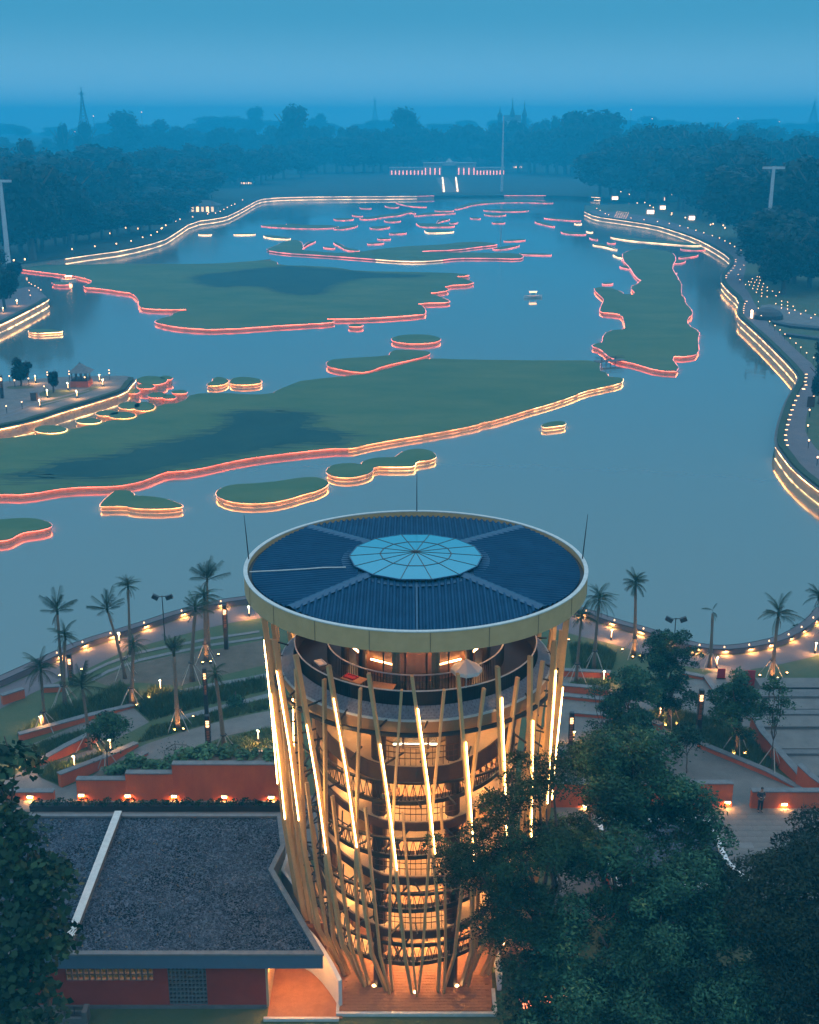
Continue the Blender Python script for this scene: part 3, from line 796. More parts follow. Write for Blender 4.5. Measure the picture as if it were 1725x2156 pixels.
# three lightning rods clamped to the rim
for a, lean in ((-93.5, -.16), (94, .19), (179.3, 0)):
    r_ = MB(); p = cyl(RO-.12, a, 20.5); q = p + Vector((lean, 0, 2.75))
    r_.tube([p, p + (q-p)*.6, q], [.035,.025,.012], 6).build('lightning_rod', M['dark'], tw)

# poles: each one a rectangular section following bends
def pole(pts, w, d, name, m):
    b = MB()
    rings = []
    for i, p in enumerate(pts):
        a = Vector((p.x, p.y, 0)).normalized(); t = Vector((-a.y, a.x, 0))
        k = .55 if i == len(pts)-1 else 1.0
        rings.append([p + t*(sx_*w/2) + a*(sy*d/2) + Vector((0,0,0)) for sx_, sy in ((-1,1),(1,1),(1,-1),(-1,-1))])
    for r in rings: b.v += [tuple(v) for v in r]
    for i in range(len(rings)-1):
        for k in range(4): b.f.append((4*i+k, 4*i+(k+1)%4, 4*i+4+(k+1)%4, 4*i+4+k))
    n = len(b.v); b.f += [(0,1,2,3), (n-1,n-2,n-3,n-4)]
    return b
for k in range(24):
    a = -1.5 + 15*k
    j = rt.uniform(-.5,.5)
    top = cyl(7.42, a+j, 18.55 + rt.uniform(-.1,.1)); mid = cyl(7.0, a+5.6, 12.6); kink = cyl(6.8, a+9.3, 7.6); low = cyl(6.3, a+12, 3.1); foot = cyl(4.95, a+14.5, 0)
    if abs(((a+180) % 360)-180) > 62: top = cyl(7.5, a+j, 19.98)
    p = pole([top, mid, kink, low, foot], .14, .23, 'pole', M['tan']).build('pole', M['tan'], tw)
    hi, lo = (17.0, 9.4) if k % 2 == 0 else (15.1, 8.5)
    def on(z):
        seq = [top, mid, kink, low]
        for s0, s1 in zip(seq, seq[1:]):
            if s1.z <= z <= s0.z:
                q = s0 + (s1-s0)*((s0.z-z)/(s0.z-s1.z)); break
        else: q = top
        rad = Vector((q.x, q.y, 0)).normalized(); tan_ = Vector((-rad.y, rad.x, 0))
        return q + rad*.15 + tan_*.085
    MB().tube([on(hi), on((hi+lo)/2), on(lo)], .028, 6).build('light_tube', M['tube'], p)
for k in range(24):
    a = -5.2 + 15*k
    top = cyl(7.1, a, 17.6 + rt.uniform(-.12,.12)); mid = cyl(6.75, a-3.2, 12.2); kink = cyl(6.55, a-5.4, 7.2); low = cyl(6.05, a-6.8, 2.9); foot = cyl(4.9, a-8.2, 0)
    if abs(((a+180) % 360)-180) > 100: top = cyl(7.2, a, 19.97)
    pole([top, mid, kink, low, foot], .11, .2, 'pole', M['tan']).build('pole', M['tan'], tw)
for k in range(24):
    a = -5.3 + 15*k
    top = cyl(6.7, a, 11.55 + rt.uniform(-.15,.15)); kink = cyl(6.5, a+2.2, 7.3); low = cyl(6.1, a+4, 3.0); foot = cyl(5.15, a+6, 0)
    pole([top, kink, low, foot], .10, .18, 'pole', M['tan']).build('pole', M['tan'], tw)
# short steel brackets between the poles
for z in (4.2, 6.6, 9.2, 11.6, 13.9, 16.0):
    for k in range(24):
        a = 15*k + rt.uniform(-2,2) + 4
        r = 5.6 + (z/18)*1.55 if z > 7 else 5.3 + z*.13
        MB().bar(cyl(r+.1, a-1.5, z+rt.uniform(-.2,.2)), cyl(r-.7, a+rt.uniform(-5,5), z+rt.uniform(-.1,.25)), .07).build('bracket', M['dark'], tw)
# ring girders carrying the poles
for z, r, th in ((15.45,6.98,.075),(12.45,6.0,.05),(9.4,5.9,.05),(6.35,5.75,.06),(3.15,5.35,.07)):
    MB().revolve([(r+th,z-th),(r+th,z+th),(r-th,z+th),(r-th,z-th)], 72, closed_prof=True).build('ring_girder', M['dark'], tw)

# observation deck
MB().revolve([(6.02,16.1),(1.2,16.1)], 96).build('deck_floor', mat('deck_planks', (.018,.011,.009), (.012,.009,.008), 2, .4), tw)
sk_o = bpy.data.objects.new('shingle_skirt', None); COL.objects.link(sk_o); sk_o.parent = tw
def shingles():
    b = MB(); rows = 5
    for rr in range(rows):
        r0 = 6.62 - rr*.115; z0 = 16.02 + rr*.075
        n = 176
        for i in range(n):
            a0 = 360/n*(i + .5*(rr % 2)); a1 = a0 + 360/n*.93
            dz = rt.uniform(0,.018)
            b.add([cyl(r0,a0,z0+dz),cyl(r0,a1,z0+dz),cyl(r0-.15,a1,z0+.085),cyl(r0-.15,a0,z0+.085),
                   cyl(r0,a0,z0-.03),cyl(r0,a1,z0-.03)], [(0,1,2,3),(4,5,1,0)])
    o = b.build('shingles', M['tile'], sk_o); o['kind'] = 'stuff'
    MB().revolve([(6.60,15.98),(6.02,16.37),(6.0,16.1)], 96).build('skirt_base', M['dark'], sk_o)
shingles()
MB().revolve([(6.68,15.93),(6.68,16.03),(6.55,16.03)], 96).build('skirt_edge', M['rim'], tw)
M['deckband'] = mat('copper_band', (.36,.19,.09), (.29,.145,.065), 1.2, .5)
MB().revolve([(6.62,15.95),(6.58,15.35),(6.3,14.95),(5.6,14.9),(5.0,14.9)], 96).build('deck_band', M['deckband'], tw)
rail = bpy.data.objects.new('deck_railing', None); COL.objects.link(rail); rail.parent = tw
b = MB()
for i in range(300):
    a = 1.2*i; b.bar(cyl(5.93,a,16.12), cyl(5.93,a,17.05), .035)
o = b.build('pickets', M['black'], rail); o['kind'] = 'stuff'
MB().tube([cyl(5.93, 5*i, 17.08) for i in range(72)], .035, 6, closed=True).build('handrail', M['rim'], rail)
MB().tube([cyl(5.93, 5*i, 16.2) for i in range(72)], .025, 5, closed=True).build('bottom_rail', M['dark'], rail)
# dark mesh screens fixed inside the railing at both sides
for a0, a1 in ((-125,-18),(-18,30),(30,120),(120,235)):
    MB().revolve([(5.88,16.15),(5.88,17.0)], 40, R_(a0), R_(a1)).build('railing_screen', M['black'], rail)
rail2 = bpy.data.objects.new('stair_railing', None); COL.objects.link(rail2); rail2.parent = tw
b = MB()
for i in range(90):
    a = -88 + 2*i; b.bar(cyl(4.35,a,16.12), cyl(4.35,a,17.05), .03)
o = b.build('pickets', M['black'], rail2); o['kind'] = 'stuff'
MB().tube([cyl(4.35, -90 + 5*i, 17.1) for i in range(37)], .035, 6).build('handrail', M['rim'], rail2)
# columns carrying the roof, from the ground up
for k in range(8):
    a = 22.5 + 45*k
    MB().tube([cyl(4.55,a,0), cyl(4.55,a,14.9)], .36, 14).build('column', mat('column_paint', (.055,.03,.022), (.04,.022,.018), 2, .55) if k == 0 else bpy.data.materials['column_paint'], tw)
for k in range(12):
    a = 15 + 30*k
    MB().tube([cyl(3.55,a,16.1), cyl(3.55,a,19.98)], .2, 10).build('deck_column', M['dark'], tw)
# inner room of the deck: timber screens between the columns, a glass lift lobby in front
for k in range(12):
    a0 = 15 + 30*k + 4; a1 = a0 + 22
    if k in (11,): continue
    b = MB()
    for i in range(14):
        a = a0 + (a1-a0)*i/13
        p = cyl(3.1,a,17.1); q = cyl(3.1,a,19.5); b.bar(p, q, .12, .05, up=p.normalized())
    b.build('timber_screen', M['wood'], tw)
    MB().bar(cyl(3.12,a0,19.5), cyl(3.12,a1,19.5), .1).build('screen_frame', M['cream'], tw)
    MB().bar(cyl(3.24,a0,17.02), cyl(3.24,a1,17.02), .06).build('screen_light', M['lamp_soft'], tw)
MB().revolve([(2.95,16.1),(2.95,19.98)], 48).build('core_wall', mat('core_timber', (.32,.14,.07), (.25,.10,.05), 2, .6, stretch=(5,5,.5)), tw)
b = MB()
for x in (-1.5,-.5,.5,1.5): b.bar((x,-3.9,16.1),(x,-3.9,18.6),.07)
b.bar((-1.5,-3.9,18.6),(1.5,-3.9,18.6),.12); b.bar((-1.5,-3.9,18.2),(1.5,-3.9,18.2),.06)
b.build('lift_frame', M['dark'], tw)
for i in range(3): MB().box(-1.46+i,-3.91,16.15,-.54+i,-3.89,18.15).build('lift_glass', M['glass'], tw)
MB().box(-1.6,-3.9,18.62,1.6,-2.9,18.75).build('lift_lobby_roof', M['dark'], tw)
for x in (-.9, .9): MB().box(x-.2,-3.5,18.58,x+.2,-3.1,18.6).build('ceiling_lamp', M['ceild'], tw)  # lamps added to give the lobby glass and core a warm glow
# lamps under the deck roof
for k in range(12):
    p = cyl(3.45, 30*k + 8, 19.93)
    MB().revolve([(.0,0),(.14,0)], 10).build('ceiling_lamp', M['ceild'], tw, loc=p)

# floors below: tilted ring landings, stair flights with zigzag balusters, cream soffits
def band(n, a0, a1, zf, r0, r1, dz0, dz1, name, m):
    """curved slab between radii r0, r1; zf gives its top, dz0..dz1 its thickness"""
    b = MB(); k = 4
    for i in range(n+1):
        a = a0 + (a1-a0)*i/n; z = zf(a)
        for r, q in ((r0,dz1),(r0,dz0),(r1,dz0),(r1,dz1)): b.v.append(tuple(cyl(r,a,z+q)))
    for i in range(n):
        for j in range(4): b.f.append((i*4+j, i*4+(j+1)%4, i*4+4+(j+1)%4, i*4+4+j))
    b.f += [(0,1,2,3), (4*n+3,4*n+2,4*n+1,4*n)]
    return b.build(name, m, tw)
LV = [3.75, 6.8, 9.8, 12.75]
M['soffit'] = M['cream']
for li, z in enumerate(LV):
    up = lambda a, z=z: z + max(0, abs(a) - 20)/160*2.5 if abs(a) <= 180 else z
    band(40, -178, 178, up, 3.4, 5.0, -.16, 0, 'landing', M['cream'])
    fh = .46 if li < 3 else .9
    band(40, -178, 178, up, 4.98, 5.08, -fh, -.03, 'landing_edge', M['brown'])
    # stair stringer dropping to its lowest point left of the front, steps climbing to the right
    zs = z - 1.35
    st = lambda a, zs=zs: zs - .55*math.cos(R_(a + 14)) + (a+14)/180*.5
    band(34, -120, 150, st, 4.92, 5.04, -.2, .02, 'stringer', M['dark'])
    band(34, -120, 150, st, 3.9, 4.9, -.08, -.02, 'stair_soffit', M['cream'])
    if li < 3 or True:
        b = MB(); n = 46
        for i in range(n):
            a = -118 + 4.4*i; a2 = a + 2.2
            if a > 90: break
            p0, p1, p2 = cyl(4.98,a,st(a)), cyl(4.98,a2,st(a2)+.92), cyl(4.98,a+4.4,st(a+4.4))
            b.bar(p0,p1,.03); b.bar(p1,p2,.03); b.bar(cyl(4.98,a2,st(a2)),p1,.025)
        o = b.build('zigzag_balusters', M['dark'], tw); o['kind'] = 'stuff'
        MB().tube([cyl(4.98,-118+6*i,st(-118+6*i)+.95) for i in range(36)], .035, 5).build('handrail', M['dark'], tw)
        b = MB()
        for i in range(26):
            a = -20 + 5*i; q = st(a)
            b.add([cyl(4.85,a,q),cyl(4.85,a+4.6,q),cyl(3.8,a+4.6,q),cyl(3.8,a,q),cyl(4.85,a,q+.2),cyl(4.85,a+4.6,q+.2),cyl(3.8,a+4.6,q+.2),cyl(3.8,a,q+.2)],
                  [(3,2,1,0),(4,5,6,7),(0,1,5,4),(1,2,6,5),(2,3,7,6),(3,0,4,7)])
        b.build('stair_steps', M['wood'], tw)
    # balustrade of the landing
    b = MB()
    for a in range(-24, 25, 3): b.bar(cyl(4.9,a,z), cyl(4.9,a,z+.95), .025)
    for dz in (.35,.65,.95): b.tube([cyl(4.9,a,z+dz) for a in range(-24,26,4)], .022, 5)
    b.build('landing_railing', M['brown'], tw)
    for a in (-28,-14,0,14,28,-60,60,-95,95):
        p = cyl(4.2,a,z-.19 + max(0,abs(a)-26)/154*1.55)
        MB().box(-.13,-.13,-.02,.13,.13,.0).build('ceiling_lamp', M['ceil'], tw, loc=p)
    for a in range(-105, 150, 30):
        p = cyl(4.35,a,st(a)-.1); MB().box(-.1,-.1,-.02,.1,.1,.0).build('ceiling_lamp', M['ceil'], tw, loc=p)  # lamps added under the flights to brighten the landings below
    # pale strip lamps in front of the lift
    MB().bar(cyl(2.5,-26,z-.35), cyl(2.5,26,z-.35), .06).build('strip_lamp', M['cool'], tw)
for k in range(8):
    p = cyl(4.3,45*k,14.88); MB().box(-.12,-.12,-.02,.12,.12,.0).build('ceiling_lamp', M['ceil'], tw, loc=p)  # lamps added beneath the deck to warm the drum top
# diagonal steel braces from the landings to the ring girders
for z in (3.2,6.3,9.3):
    for k in range(12):
        a = 15+30*k
        MB().bar(cyl(5.0,a,z+.2), cyl(5.75,a+7,z-.5), .07).bar(cyl(5.0,a+12,z+.2), cyl(5.75,a+5,z-.5), .07).build('brace', M['dark'], tw)
# lift shaft: frame, glass, cream core behind
MB().revolve([(1.7,0),(1.7,14.9)], 32).build('lift_core', M['cream'], tw)
for k in range(12):
    a = 30*k + 15
    MB().bar(cyl(2.35,a,0), cyl(2.35,a,14.9), .09).build('shaft_post', M['brown'], tw)
for z in [0.4+1.5*i for i in range(10)]:
    MB().tube([cyl(2.37,15*i,z) for i in range(24)], .035, 4, closed=True).build('shaft_ring', M['brown'], tw)
for k in range(12):
    MB().revolve([(2.3,.2),(2.3,14.8)], 2, R_(30*k+15.6), R_(30*k+44.4)).build('shaft_glass', M['glass'], tw)
# back wall of the stair drum, warm plaster, and people leaning on the deck rail are separate things
MB().revolve([(3.35,0),(3.35,14.9)], 40, R_(70), R_(290)).build('drum_wall', M['cream'], tw)
MB().revolve([(3.9,0.0),(3.9,2.6)], 40, R_(60), R_(300)).build('base_wall', M['brown'], tw)
for k in range(6):
    p = cyl(3.0, -75 + 30*k, 2.4); MB().box(-.12,-.12,-.02,.12,.12,0).build('ceiling_lamp', M['ceil'], tw, loc=p)
for k in range(9):
    p = cyl(4.9, -100 + 25*k, .04); MB().revolve([(0,.02),(.09,.02),(.11,0)], 8).build('floor_uplight', M['lamp_soft'], tw, loc=p)

# things standing on the deck
def loc_deck(r, a, z=16.12): p = cyl(r, a, z); return (TX+p.x, TY+p.y, z)
us = thing('market_umbrella', 'white market umbrella behind the railing on the right of the tower deck', 'umbrella', loc_deck(5.2, 26))
MB().tube([(0,0,0),(0,0,1.9)], .03, 6).build('pole', M['white'], us)
b = MB(); n = 8; rr = .72
b.v = [(0,0,1.95)] + [(rr*math.cos(2*PI*i/n), rr*math.sin(2*PI*i/n), 1.5) for i in range(n)] + [(rr*math.cos(2*PI*i/n), rr*math.sin(2*PI*i/n), 1.33) for i in range(n)]
for i in range(n):
    j = (i+1) % n; b.f += [(0,1+i,1+j), (1+i,1+n+i,1+n+j,1+j)]
b.build('canopy', M['white'], us)
def table(r, a, label, top):
    t = thing('deck_table', label, 'table', loc_deck(r, a), R_(a))
    MB().box(-.55,-.32,.72,.55,.32,.76).build('tabletop', top, t)
    for x in (-.5,.5):
        for y in (-.27,.27): MB().box(x-.02,y-.02,0,x+.02,y+.02,.72).build('leg', M['dark'], t)
    return t
table(5.2,-58,'dark table with pale tray at the far left of the deck', M['dark'])
table(5.1,-34,'orange topped table left of the deck front', M['wood'])
table(5.2,-17,'small timber table behind the left front railing', M['wood'])
for r, a, lab, m in ((5.2,-60,'pale glowing tray on the dark deck table','white'),(5.1,-36,'small red box on the orange topped deck table','signred')):
    t = thing('tray', lab, 'tray', loc_deck(r, a, 16.88), R_(a)); MB().box(-.3,-.2,0,.3,.2,.02).box(-.3,-.2,.02,-.27,.2,.07).box(.27,-.2,.02,.3,.2,.07).box(-.27,-.2,.02,.27,-.17,.07).box(-.27,.17,.02,.27,.2,.07).build('tray_body', M[m], t)
ln_ = thing('lantern_cluster', 'hanging cluster of bright oval paper lanterns at the right end of the deck', 'lanterns', loc_deck(5.0, 66, 19.97))
for i in range(9):
    x, y, z = rt.uniform(-.45,.45), rt.uniform(-.3,.3), -.3 - rt.uniform(0,1.1)
    MB().revolve([(.02,.09),(.16,.06),(.2,0),(.16,-.06),(.02,-.09)], 10).build('lantern', M['led_warm'], ln_, loc=(x,y,z))
    MB().tube([(x,y,0),(x,y,z+.08)], .008, 4).build('cord', M['dark'], ln_)
def leaf_clump(n, r, h, ls, m, seed, name='leaves', up=.5, flat=1.0):
    """loose clump of n small leaf faces"""
    g = np.random.default_rng(seed)
    th_ = g.uniform(0, 2*np.pi, n); rr = np.sqrt(g.uniform(0, 1, n))*r; z = g.uniform(0.05, 1, n)**.8*h*(1-.5*(rr/r)**2)
    c = np.stack([rr*np.cos(th_), rr*np.sin(th_)*flat, z], 1)
    return quads(c, ls, g, m, name, up)
def quads(c, ls, g, m, name, up=.5, nrm=None, aspect=.5):
    n = len(c)
    d = g.normal(size=(n,3)); d[:,2] = d[:,2]*.5 + .15; d /= np.linalg.norm(d,axis=1)[:,None]
    nr = g.normal(size=(n,3)); nr[:,2] += up*2
    if nrm is not None: nr += nrm*1.2
    w = np.cross(d, nr); w /= np.linalg.norm(w,axis=1)[:,None]+1e-9
    L_ = (ls*g.uniform(.6,1.35,n))[:,None]
    fold = np.cross(w, d); 
    v = np.stack([c - d*L_*.5, c + w*L_*aspect*.5 + fold*L_*.06, c + d*L_*.5, c - w*L_*aspect*.5 + fold*L_*.06], 1).reshape(-1,3)
    me = bpy.data.meshes.new(name)
    me.vertices.add(4*n); me.vertices.foreach_set('co', v.astype(np.float32).ravel())
    me.loops.add(4*n); me.loops.foreach_set('vertex_index', np.arange(4*n, dtype=np.int32))
    me.polygons.add(n); me.polygons.foreach_set('loop_start', np.arange(0,4*n,4,dtype=np.int32)); me.polygons.foreach_set('loop_total', np.full(n,4,dtype=np.int32))
    me.materials.append(m); me.update(calc_edges=True); me.validate()
    return me
def blades(poly, n, hh, m, seed, name, w=.05, z=0.0, lean=.35):
    """upright grass blades scattered inside a polygon"""
    g = np.random.default_rng(seed); P = np.array(poly); lo_, hi_ = P.min(0), P.max(0)
    pts = []
    while len(pts) < n:
        q = g.uniform(lo_, hi_, (n*2,2)); ins = np.zeros(len(q), bool)
        for i in range(len(P)):
            x1,y1 = P[i]; x2,y2 = P[(i+1) % len(P)]
            cond = ((y1 > q[:,1]) != (y2 > q[:,1])) & (q[:,0] < (x2-x1)*(q[:,1]-y1)/(y2-y1+1e-12)+x1); ins ^= cond
        pts += list(q[ins])
        if not ins.any(): break
    p = np.array(pts[:n]); n = len(p)
    a = g.uniform(0,2*np.pi,n); h = hh*g.uniform(.5,1.2,n); ln_ = g.normal(size=(n,2))*lean*h[:,None]
    b0 = np.concatenate([p, np.full((n,1), z)],1); dx = np.stack([np.cos(a)*w/2, np.sin(a)*w/2, np.zeros(n)],1)
    tp = b0 + np.concatenate([ln_, h[:,None]],1)
    v = np.stack([b0-dx, b0+dx, tp],1).reshape(-1,3)
    me = bpy.data.meshes.new(name)
    me.vertices.add(3*n); me.vertices.foreach_set('co', v.astype(np.float32).ravel())
    me.loops.add(3*n); me.loops.foreach_set('vertex_index', np.arange(3*n, dtype=np.int32))
    me.polygons.add(n); me.polygons.foreach_set('loop_start', np.arange(0,3*n,3,dtype=np.int32)); me.polygons.foreach_set('loop_total', np.full(n,3,dtype=np.int32))
    me.materials.append(m); me.update(calc_edges=True); me.validate()
    return me
# ------------------------------------------------------------------ gravel roofed house on the left
def q3(u, v, z): x, y = G(u, v, z); return Vector((x, y, z))
RZ = 3.4
yb = G(400, 1716, RZ)[1]; yf = G(400, 2011, RZ)[1]
xl_b, xl_f = G(50, 1716, RZ)[0], G(50, 2011, RZ)[0]
xr_f = G(680, 2011, RZ)[0]; xr_b = G(592, 1716, RZ)[0]
notch = G(575, 1832, RZ); notch2 = G(600, 1782, RZ)
XL = xl_b - .3
hx, hy = XL, yf
hs = thing('gravel_roof_house', 'low red house with a flat grey gravel roof left of the lookout tower', 'house', (hx, hy, 0))
def L(p): return (p[0]-hx, p[1]-hy)
outl = [(XL, yf), (xr_f, yf), notch, notch2, (xr_b, yb), (XL, yb)]
lo = [L(p) for p in outl]
rf = MB(); inn = offset(ccw(lo), -.22); rf.prism(inn, RZ-.3, RZ-.09); rf.build('gravel_bed', M['gravel'], hs, tri=True)
# loose stones
def stones():
    b = MB(); r = random.Random(4); cnt = 0
    xs = [p[0] for p in inn]; ys = [p[1] for p in inn]
    def inside(x, y):
        c = False; n = len(inn)
        for i in range(n):
            x1, y1 = inn[i]; x2, y2 = inn[(i+1) % n]
            if (y1 > y) != (y2 > y) and x < (x2-x1)*(y-y1)/(y2-y1)+x1: c = not c
        return c
    while cnt < 16000:
        x, y = r.uniform(min(xs), max(xs)), r.uniform(min(ys), max(ys))
        if not inside(x, y): continue
        cnt += 1; s = r.uniform(.035,.085); a = r.uniform(0,6.3); z = RZ - .09 + r.uniform(-.01,.03)
        c, d = math.cos(a)*s, math.sin(a)*s; k = r.uniform(.45,.8)
        b.add([(x-c,y-d,z),(x+d*k,y-c*k,z),(x+c,y+d,z),(x-d*k,y+c*k,z),(x,y,z+s*.7)], [(0,1,4),(1,2,4),(2,3,4),(3,0,4)])
    o = b.build('loose_gravel', leafmat('gravel_stones', (.012,.018,.027), (.08,.10,.135), (.20,.22,.25), .85), hs); o['kind'] = 'stuff'
stones()
g_ = np.random.default_rng(17); q_ = np.stack([g_.beta(1.2,3.2,260)*17+.6, g_.uniform(.4, yb-yf-.4, 260), np.full(260, RZ-.02)], 1)
o_ = put('leaf_litter', quads(q_, .17, g_, M['dead'], 'leaf_litter', 3.0, None, .55), hs); o_['kind'] = 'stuff'
par = MB(); n = len(lo); cl = ccw(lo); ii = offset(cl, -.24)
def ring(b, outer, inner, z0, z1):
    n = len(outer); k = len(b.v)
    b.v += [(x,y,z0) for x,y in outer]+[(x,y,z1) for x,y in outer]+[(x,y,z1) for x,y in inner]+[(x,y,z0) for x,y in inner]
    for i in range(n):
        j = (i+1) % n
        for c in range(4): d = (c+1) % 4; b.f.append((k+c*n+i, k+c*n+j, k+d*n+j, k+d*n+i))
ring(par, offset(cl, .04), ii, RZ-.04, RZ+.07); par.build('parapet_cap', M['cap'], hs)
fa = MB(); ring(fa, cl, offset(cl, -.15), RZ-.78, RZ-.04); fa.build('fascia', mat('slate_blue_paint', (.10,.145,.20), (.08,.12,.17), 1.0, .6), hs)
so = MB(); so.add([(x,y,RZ-.76) for x,y in offset(cl,-.05)], [tuple(range(n))]); so.build('soffit', M['white'], hs, tri=True)
# log-like concrete upstand across the roof
pA, pB = q3(250,1718,RZ), q3(148,1985,RZ)
dv = MB(); dv.bar((pA.x-hx,pA.y-hy,RZ+.08),(pB.x-hx,pB.y-hy,RZ+.08),.34,.42); dv.build('roof_divider', M['stone'], hs)
dvc = MB(); dvc.bar((pA.x-hx,pA.y-hy,RZ+.31),(pB.x-hx,pB.y-hy,RZ+.31),.4,.05); dvc.build('divider_cap', M['rim'], hs)
# walls under the roof
wy = .45                                    # front wall set back under the fascia
nx0 = G(558, 2100, 1.0)[0] - hx             # left jamb of the lit passage
def hole_wall(x0, x1, z0, z1, holes, y, th):
    """wall in the x-z plane at y with rectangular holes"""
    b = MB(); xs = sorted({x0, x1, *[h[0] for h in holes], *[h[1] for h in holes]}); zs = sorted({z0, z1, *[h[2] for h in holes], *[h[3] for h in holes]})
    for i in range(len(xs)-1):
        for j in range(len(zs)-1):
            mx_, mz = (xs[i]+xs[i+1])/2, (zs[j]+zs[j+1])/2
            if any(h[0] < mx_ < h[1] and h[2] < mz < h[3] for h in holes): continue
            b.box(xs[i], y, zs[j], xs[i+1], y+th, zs[j+1])
    return b
def onwall(u, v): x, y, z = atY(u, v, yf+wy); return x-hx, z
g1a, g1b = onwall(137, 2044), onwall(324, 2066)
g2a, g2b = onwall(352, 2044), onwall(439, 2130)
g2z0 = max(.12, g2b[1])
H1 = (g1a[0], g1b[0], g1b[1], RZ-.82); H2 = (g2a[0], g2b[0], g2z0, RZ-.82)
hole_wall(0.1, nx0, 0, RZ-.78, [H1, H2], wy, .25).build('front_wall', M['redwall'], hs)
MB().box(.1, wy+.25, 0, .35, yb-yf-.5, RZ-.78).build('side_wall', M['redwall'], hs)
MB().box(.35, yb-yf-.75, 0, xr_b-hx-.2, yb-yf-.5, RZ-.78).build('back_wall', M['redwall'], hs)
MB().box(.1, wy-.12, 0, nx0, wy, .14).build('wall_plinth', M['stone'], hs)
MB().box(.4, 3.6, 0, nx0, 3.7, RZ-.8).build('inner_wall', M['cream'], hs)
# breeze-block grilles, each block a hollow frame
def grille(H, nx_, nz_, m, lit):
    x0, x1, z0, z1 = H; w = (x1-x0)/nx_; h = (z1-z0)/nz_; t = .035
    b = MB()
    for (a0, a1, c0, c1) in ((0,w,0,t),(0,w,h-t,h),(0,t,t,h-t),(w-t,w,t,h-t)): b.box(a0+.004,0,c0+.004,a1-.004,.16,c1-.004)
    me = b.mesh('breeze_block', m)
    for i in range(nx_):
        for j in range(nz_): put('breeze_block', me, hs, loc=(x0+i*w, wy+.03+rt.uniform(0,.02), z0+j*h))
grille(H1, 15, 3, M['stone'], True); grille(H2, 10, 10, M['cap'], False)
for i in range(5):
    x = H1[0] + (H1[1]-H1[0])*(i+.5)/5
    MB().box(x-.4, 1.6, 2.38, x+.4, 1.75, 2.42).build('ceiling_lamp', M['lamp_soft'], hs)
MB().box(.4, .75, 0, nx0-.05, .8, 1.45).build('inner_screen', M['dark'], hs)
# lit passage: orange floor and walls, curved white stair wall
px1 = G(712, 2100, 1.0)[0]-hx
MB().box(nx0, wy, 0, nx0+.12, 3.6, RZ-.78).build('passage_jamb', M['cream'], hs)
MB().box(nx0+.12, 3.4, 0, xr_f-hx-.1, 3.6, RZ-.78).build('passage_back_wall', M['brick'], hs)
MB().box(nx0+.1, -.4, -.02, px1+.2, 3.4, .05).build('passage_floor', M['brick'], hs)
cw = MB(); k = 14
for i in range(k+1):
    t = i/k; a = t*1.45
    x = nx0 + 1.35 + (px1-nx0-1.35)*t; y = 3.3 - 2.9*t**1.6; z = 2.6 - 1.05*t
    cw.v += [(x,y,0.05),(x+.16,y+.14,0.05),(x+.16,y+.14,z),(x,y,z)]
for i in range(k):
    for j in range(4): cw.f.append((4*i+j,4*i+(j+1)%4,4*i+4+(j+1)%4,4*i+4+j))
cw.f += [(3,2,1,0),(4*k,4*k+1,4*k+2,4*k+3)]
cw.build('curved_stair_wall', M['white'], hs)
for x, y in ((nx0+.9,1.3),(nx0+1.7,1.0)):
    MB().box(x-.16,y-.16,RZ-.82,x+.16,y+.16,RZ-.79).build('ceiling_lamp', M['niche'], hs)
MB().box(nx0-.05, -.55, -.02, px1+.05, -.4, .16).build('kerb', M['rim'], hs)
# low white wall between the roof edge and the tower, lit from below
hd = MB(); hp = [G(600,1785,1.6), G(577,1835,1.6), G(617,1895,1.6)]
hd.prism([(hp[0][0]-hx+.25,hp[0][1]-hy),(hp[1][0]-hx+.4,hp[1][1]-hy),(hp[2][0]-hx+.5,hp[2][1]-hy),(hp[2][0]-hx+.66,hp[2][1]-hy+.1),(hp[1][0]-hx+.58,hp[1][1]-hy),(hp[0][0]-hx+.42,hp[0][1]-hy)], 0, 1.7); hd.build('white_side_wall', M['white'], hs, tri=True)
x_, y_ = G(592, 1850, 2.2)
MB().box(-.1,-.1,0,.1,.1,.04).build('wall_lamp', M['lamp'], hs, loc=(x_-hx+1.2, y_-hy, .3))

# terrace round the tower, paved with bricks
fx0, fy0 = G(713, 2136); fx1, _ = G(1040, 2136)
ter = [(fx0, fy0), (fx1, fy0), (fx1+.1, TY-3)] + [(TX+7.2*math.cos(a), TY+7.2*math.sin(a)) for a in [R_(-25+10*i) for i in range(23)]] + [(fx0-.6, TY-3.2)]
tag(sheet('terrace', ter, .016, M['brick']), kind='structure')
tr_o = bpy.data.objects['terrace']
def bricks():
    """courses of paving bricks on the open front of the terrace"""
    w, d = .42, .21; me = MB().box(-w/2+.004,-d/2+.004,0,w/2-.004,d/2-.004,.03).mesh('paving_brick', M['brick']); c = 0
    y = fy0 + .3; row = 0
    while c < 300 and y < TY - 3:
        x = fx0 + .3 + (w/2 if row % 2 else 0)
        while x < fx1 - .2 and c < 300:
            put('paving_brick', me, tr_o, loc=(x, y, .012 + rt.uniform(0,.004))); c += 1; x += w
        y += d; row += 1
bricks()
kb_ = thing('terrace_kerb', 'pale concrete kerb along the front edge of the brick terrace', 'kerb', (fx0, fy0, 0))
MB().box(-.1,-.16,0,fx1-fx0+.1,0,.17).build('front_kerb', M['rim'], kb_)
MB().box(-.12,0,0,.02,1.5,.2).build('side_kerb', M['rim'], kb_)
MB().box(fx1-fx0-.02,0,0,fx1-fx0+.16,1.6,.2).build('side_kerb', M['rim'], kb_)
gx, gy = G(1040, 2060)
sw = thing('low_white_wall', 'stub of low white wall at the right end of the brick terrace', 'wall', (gx+.1, gy-.9, 0))
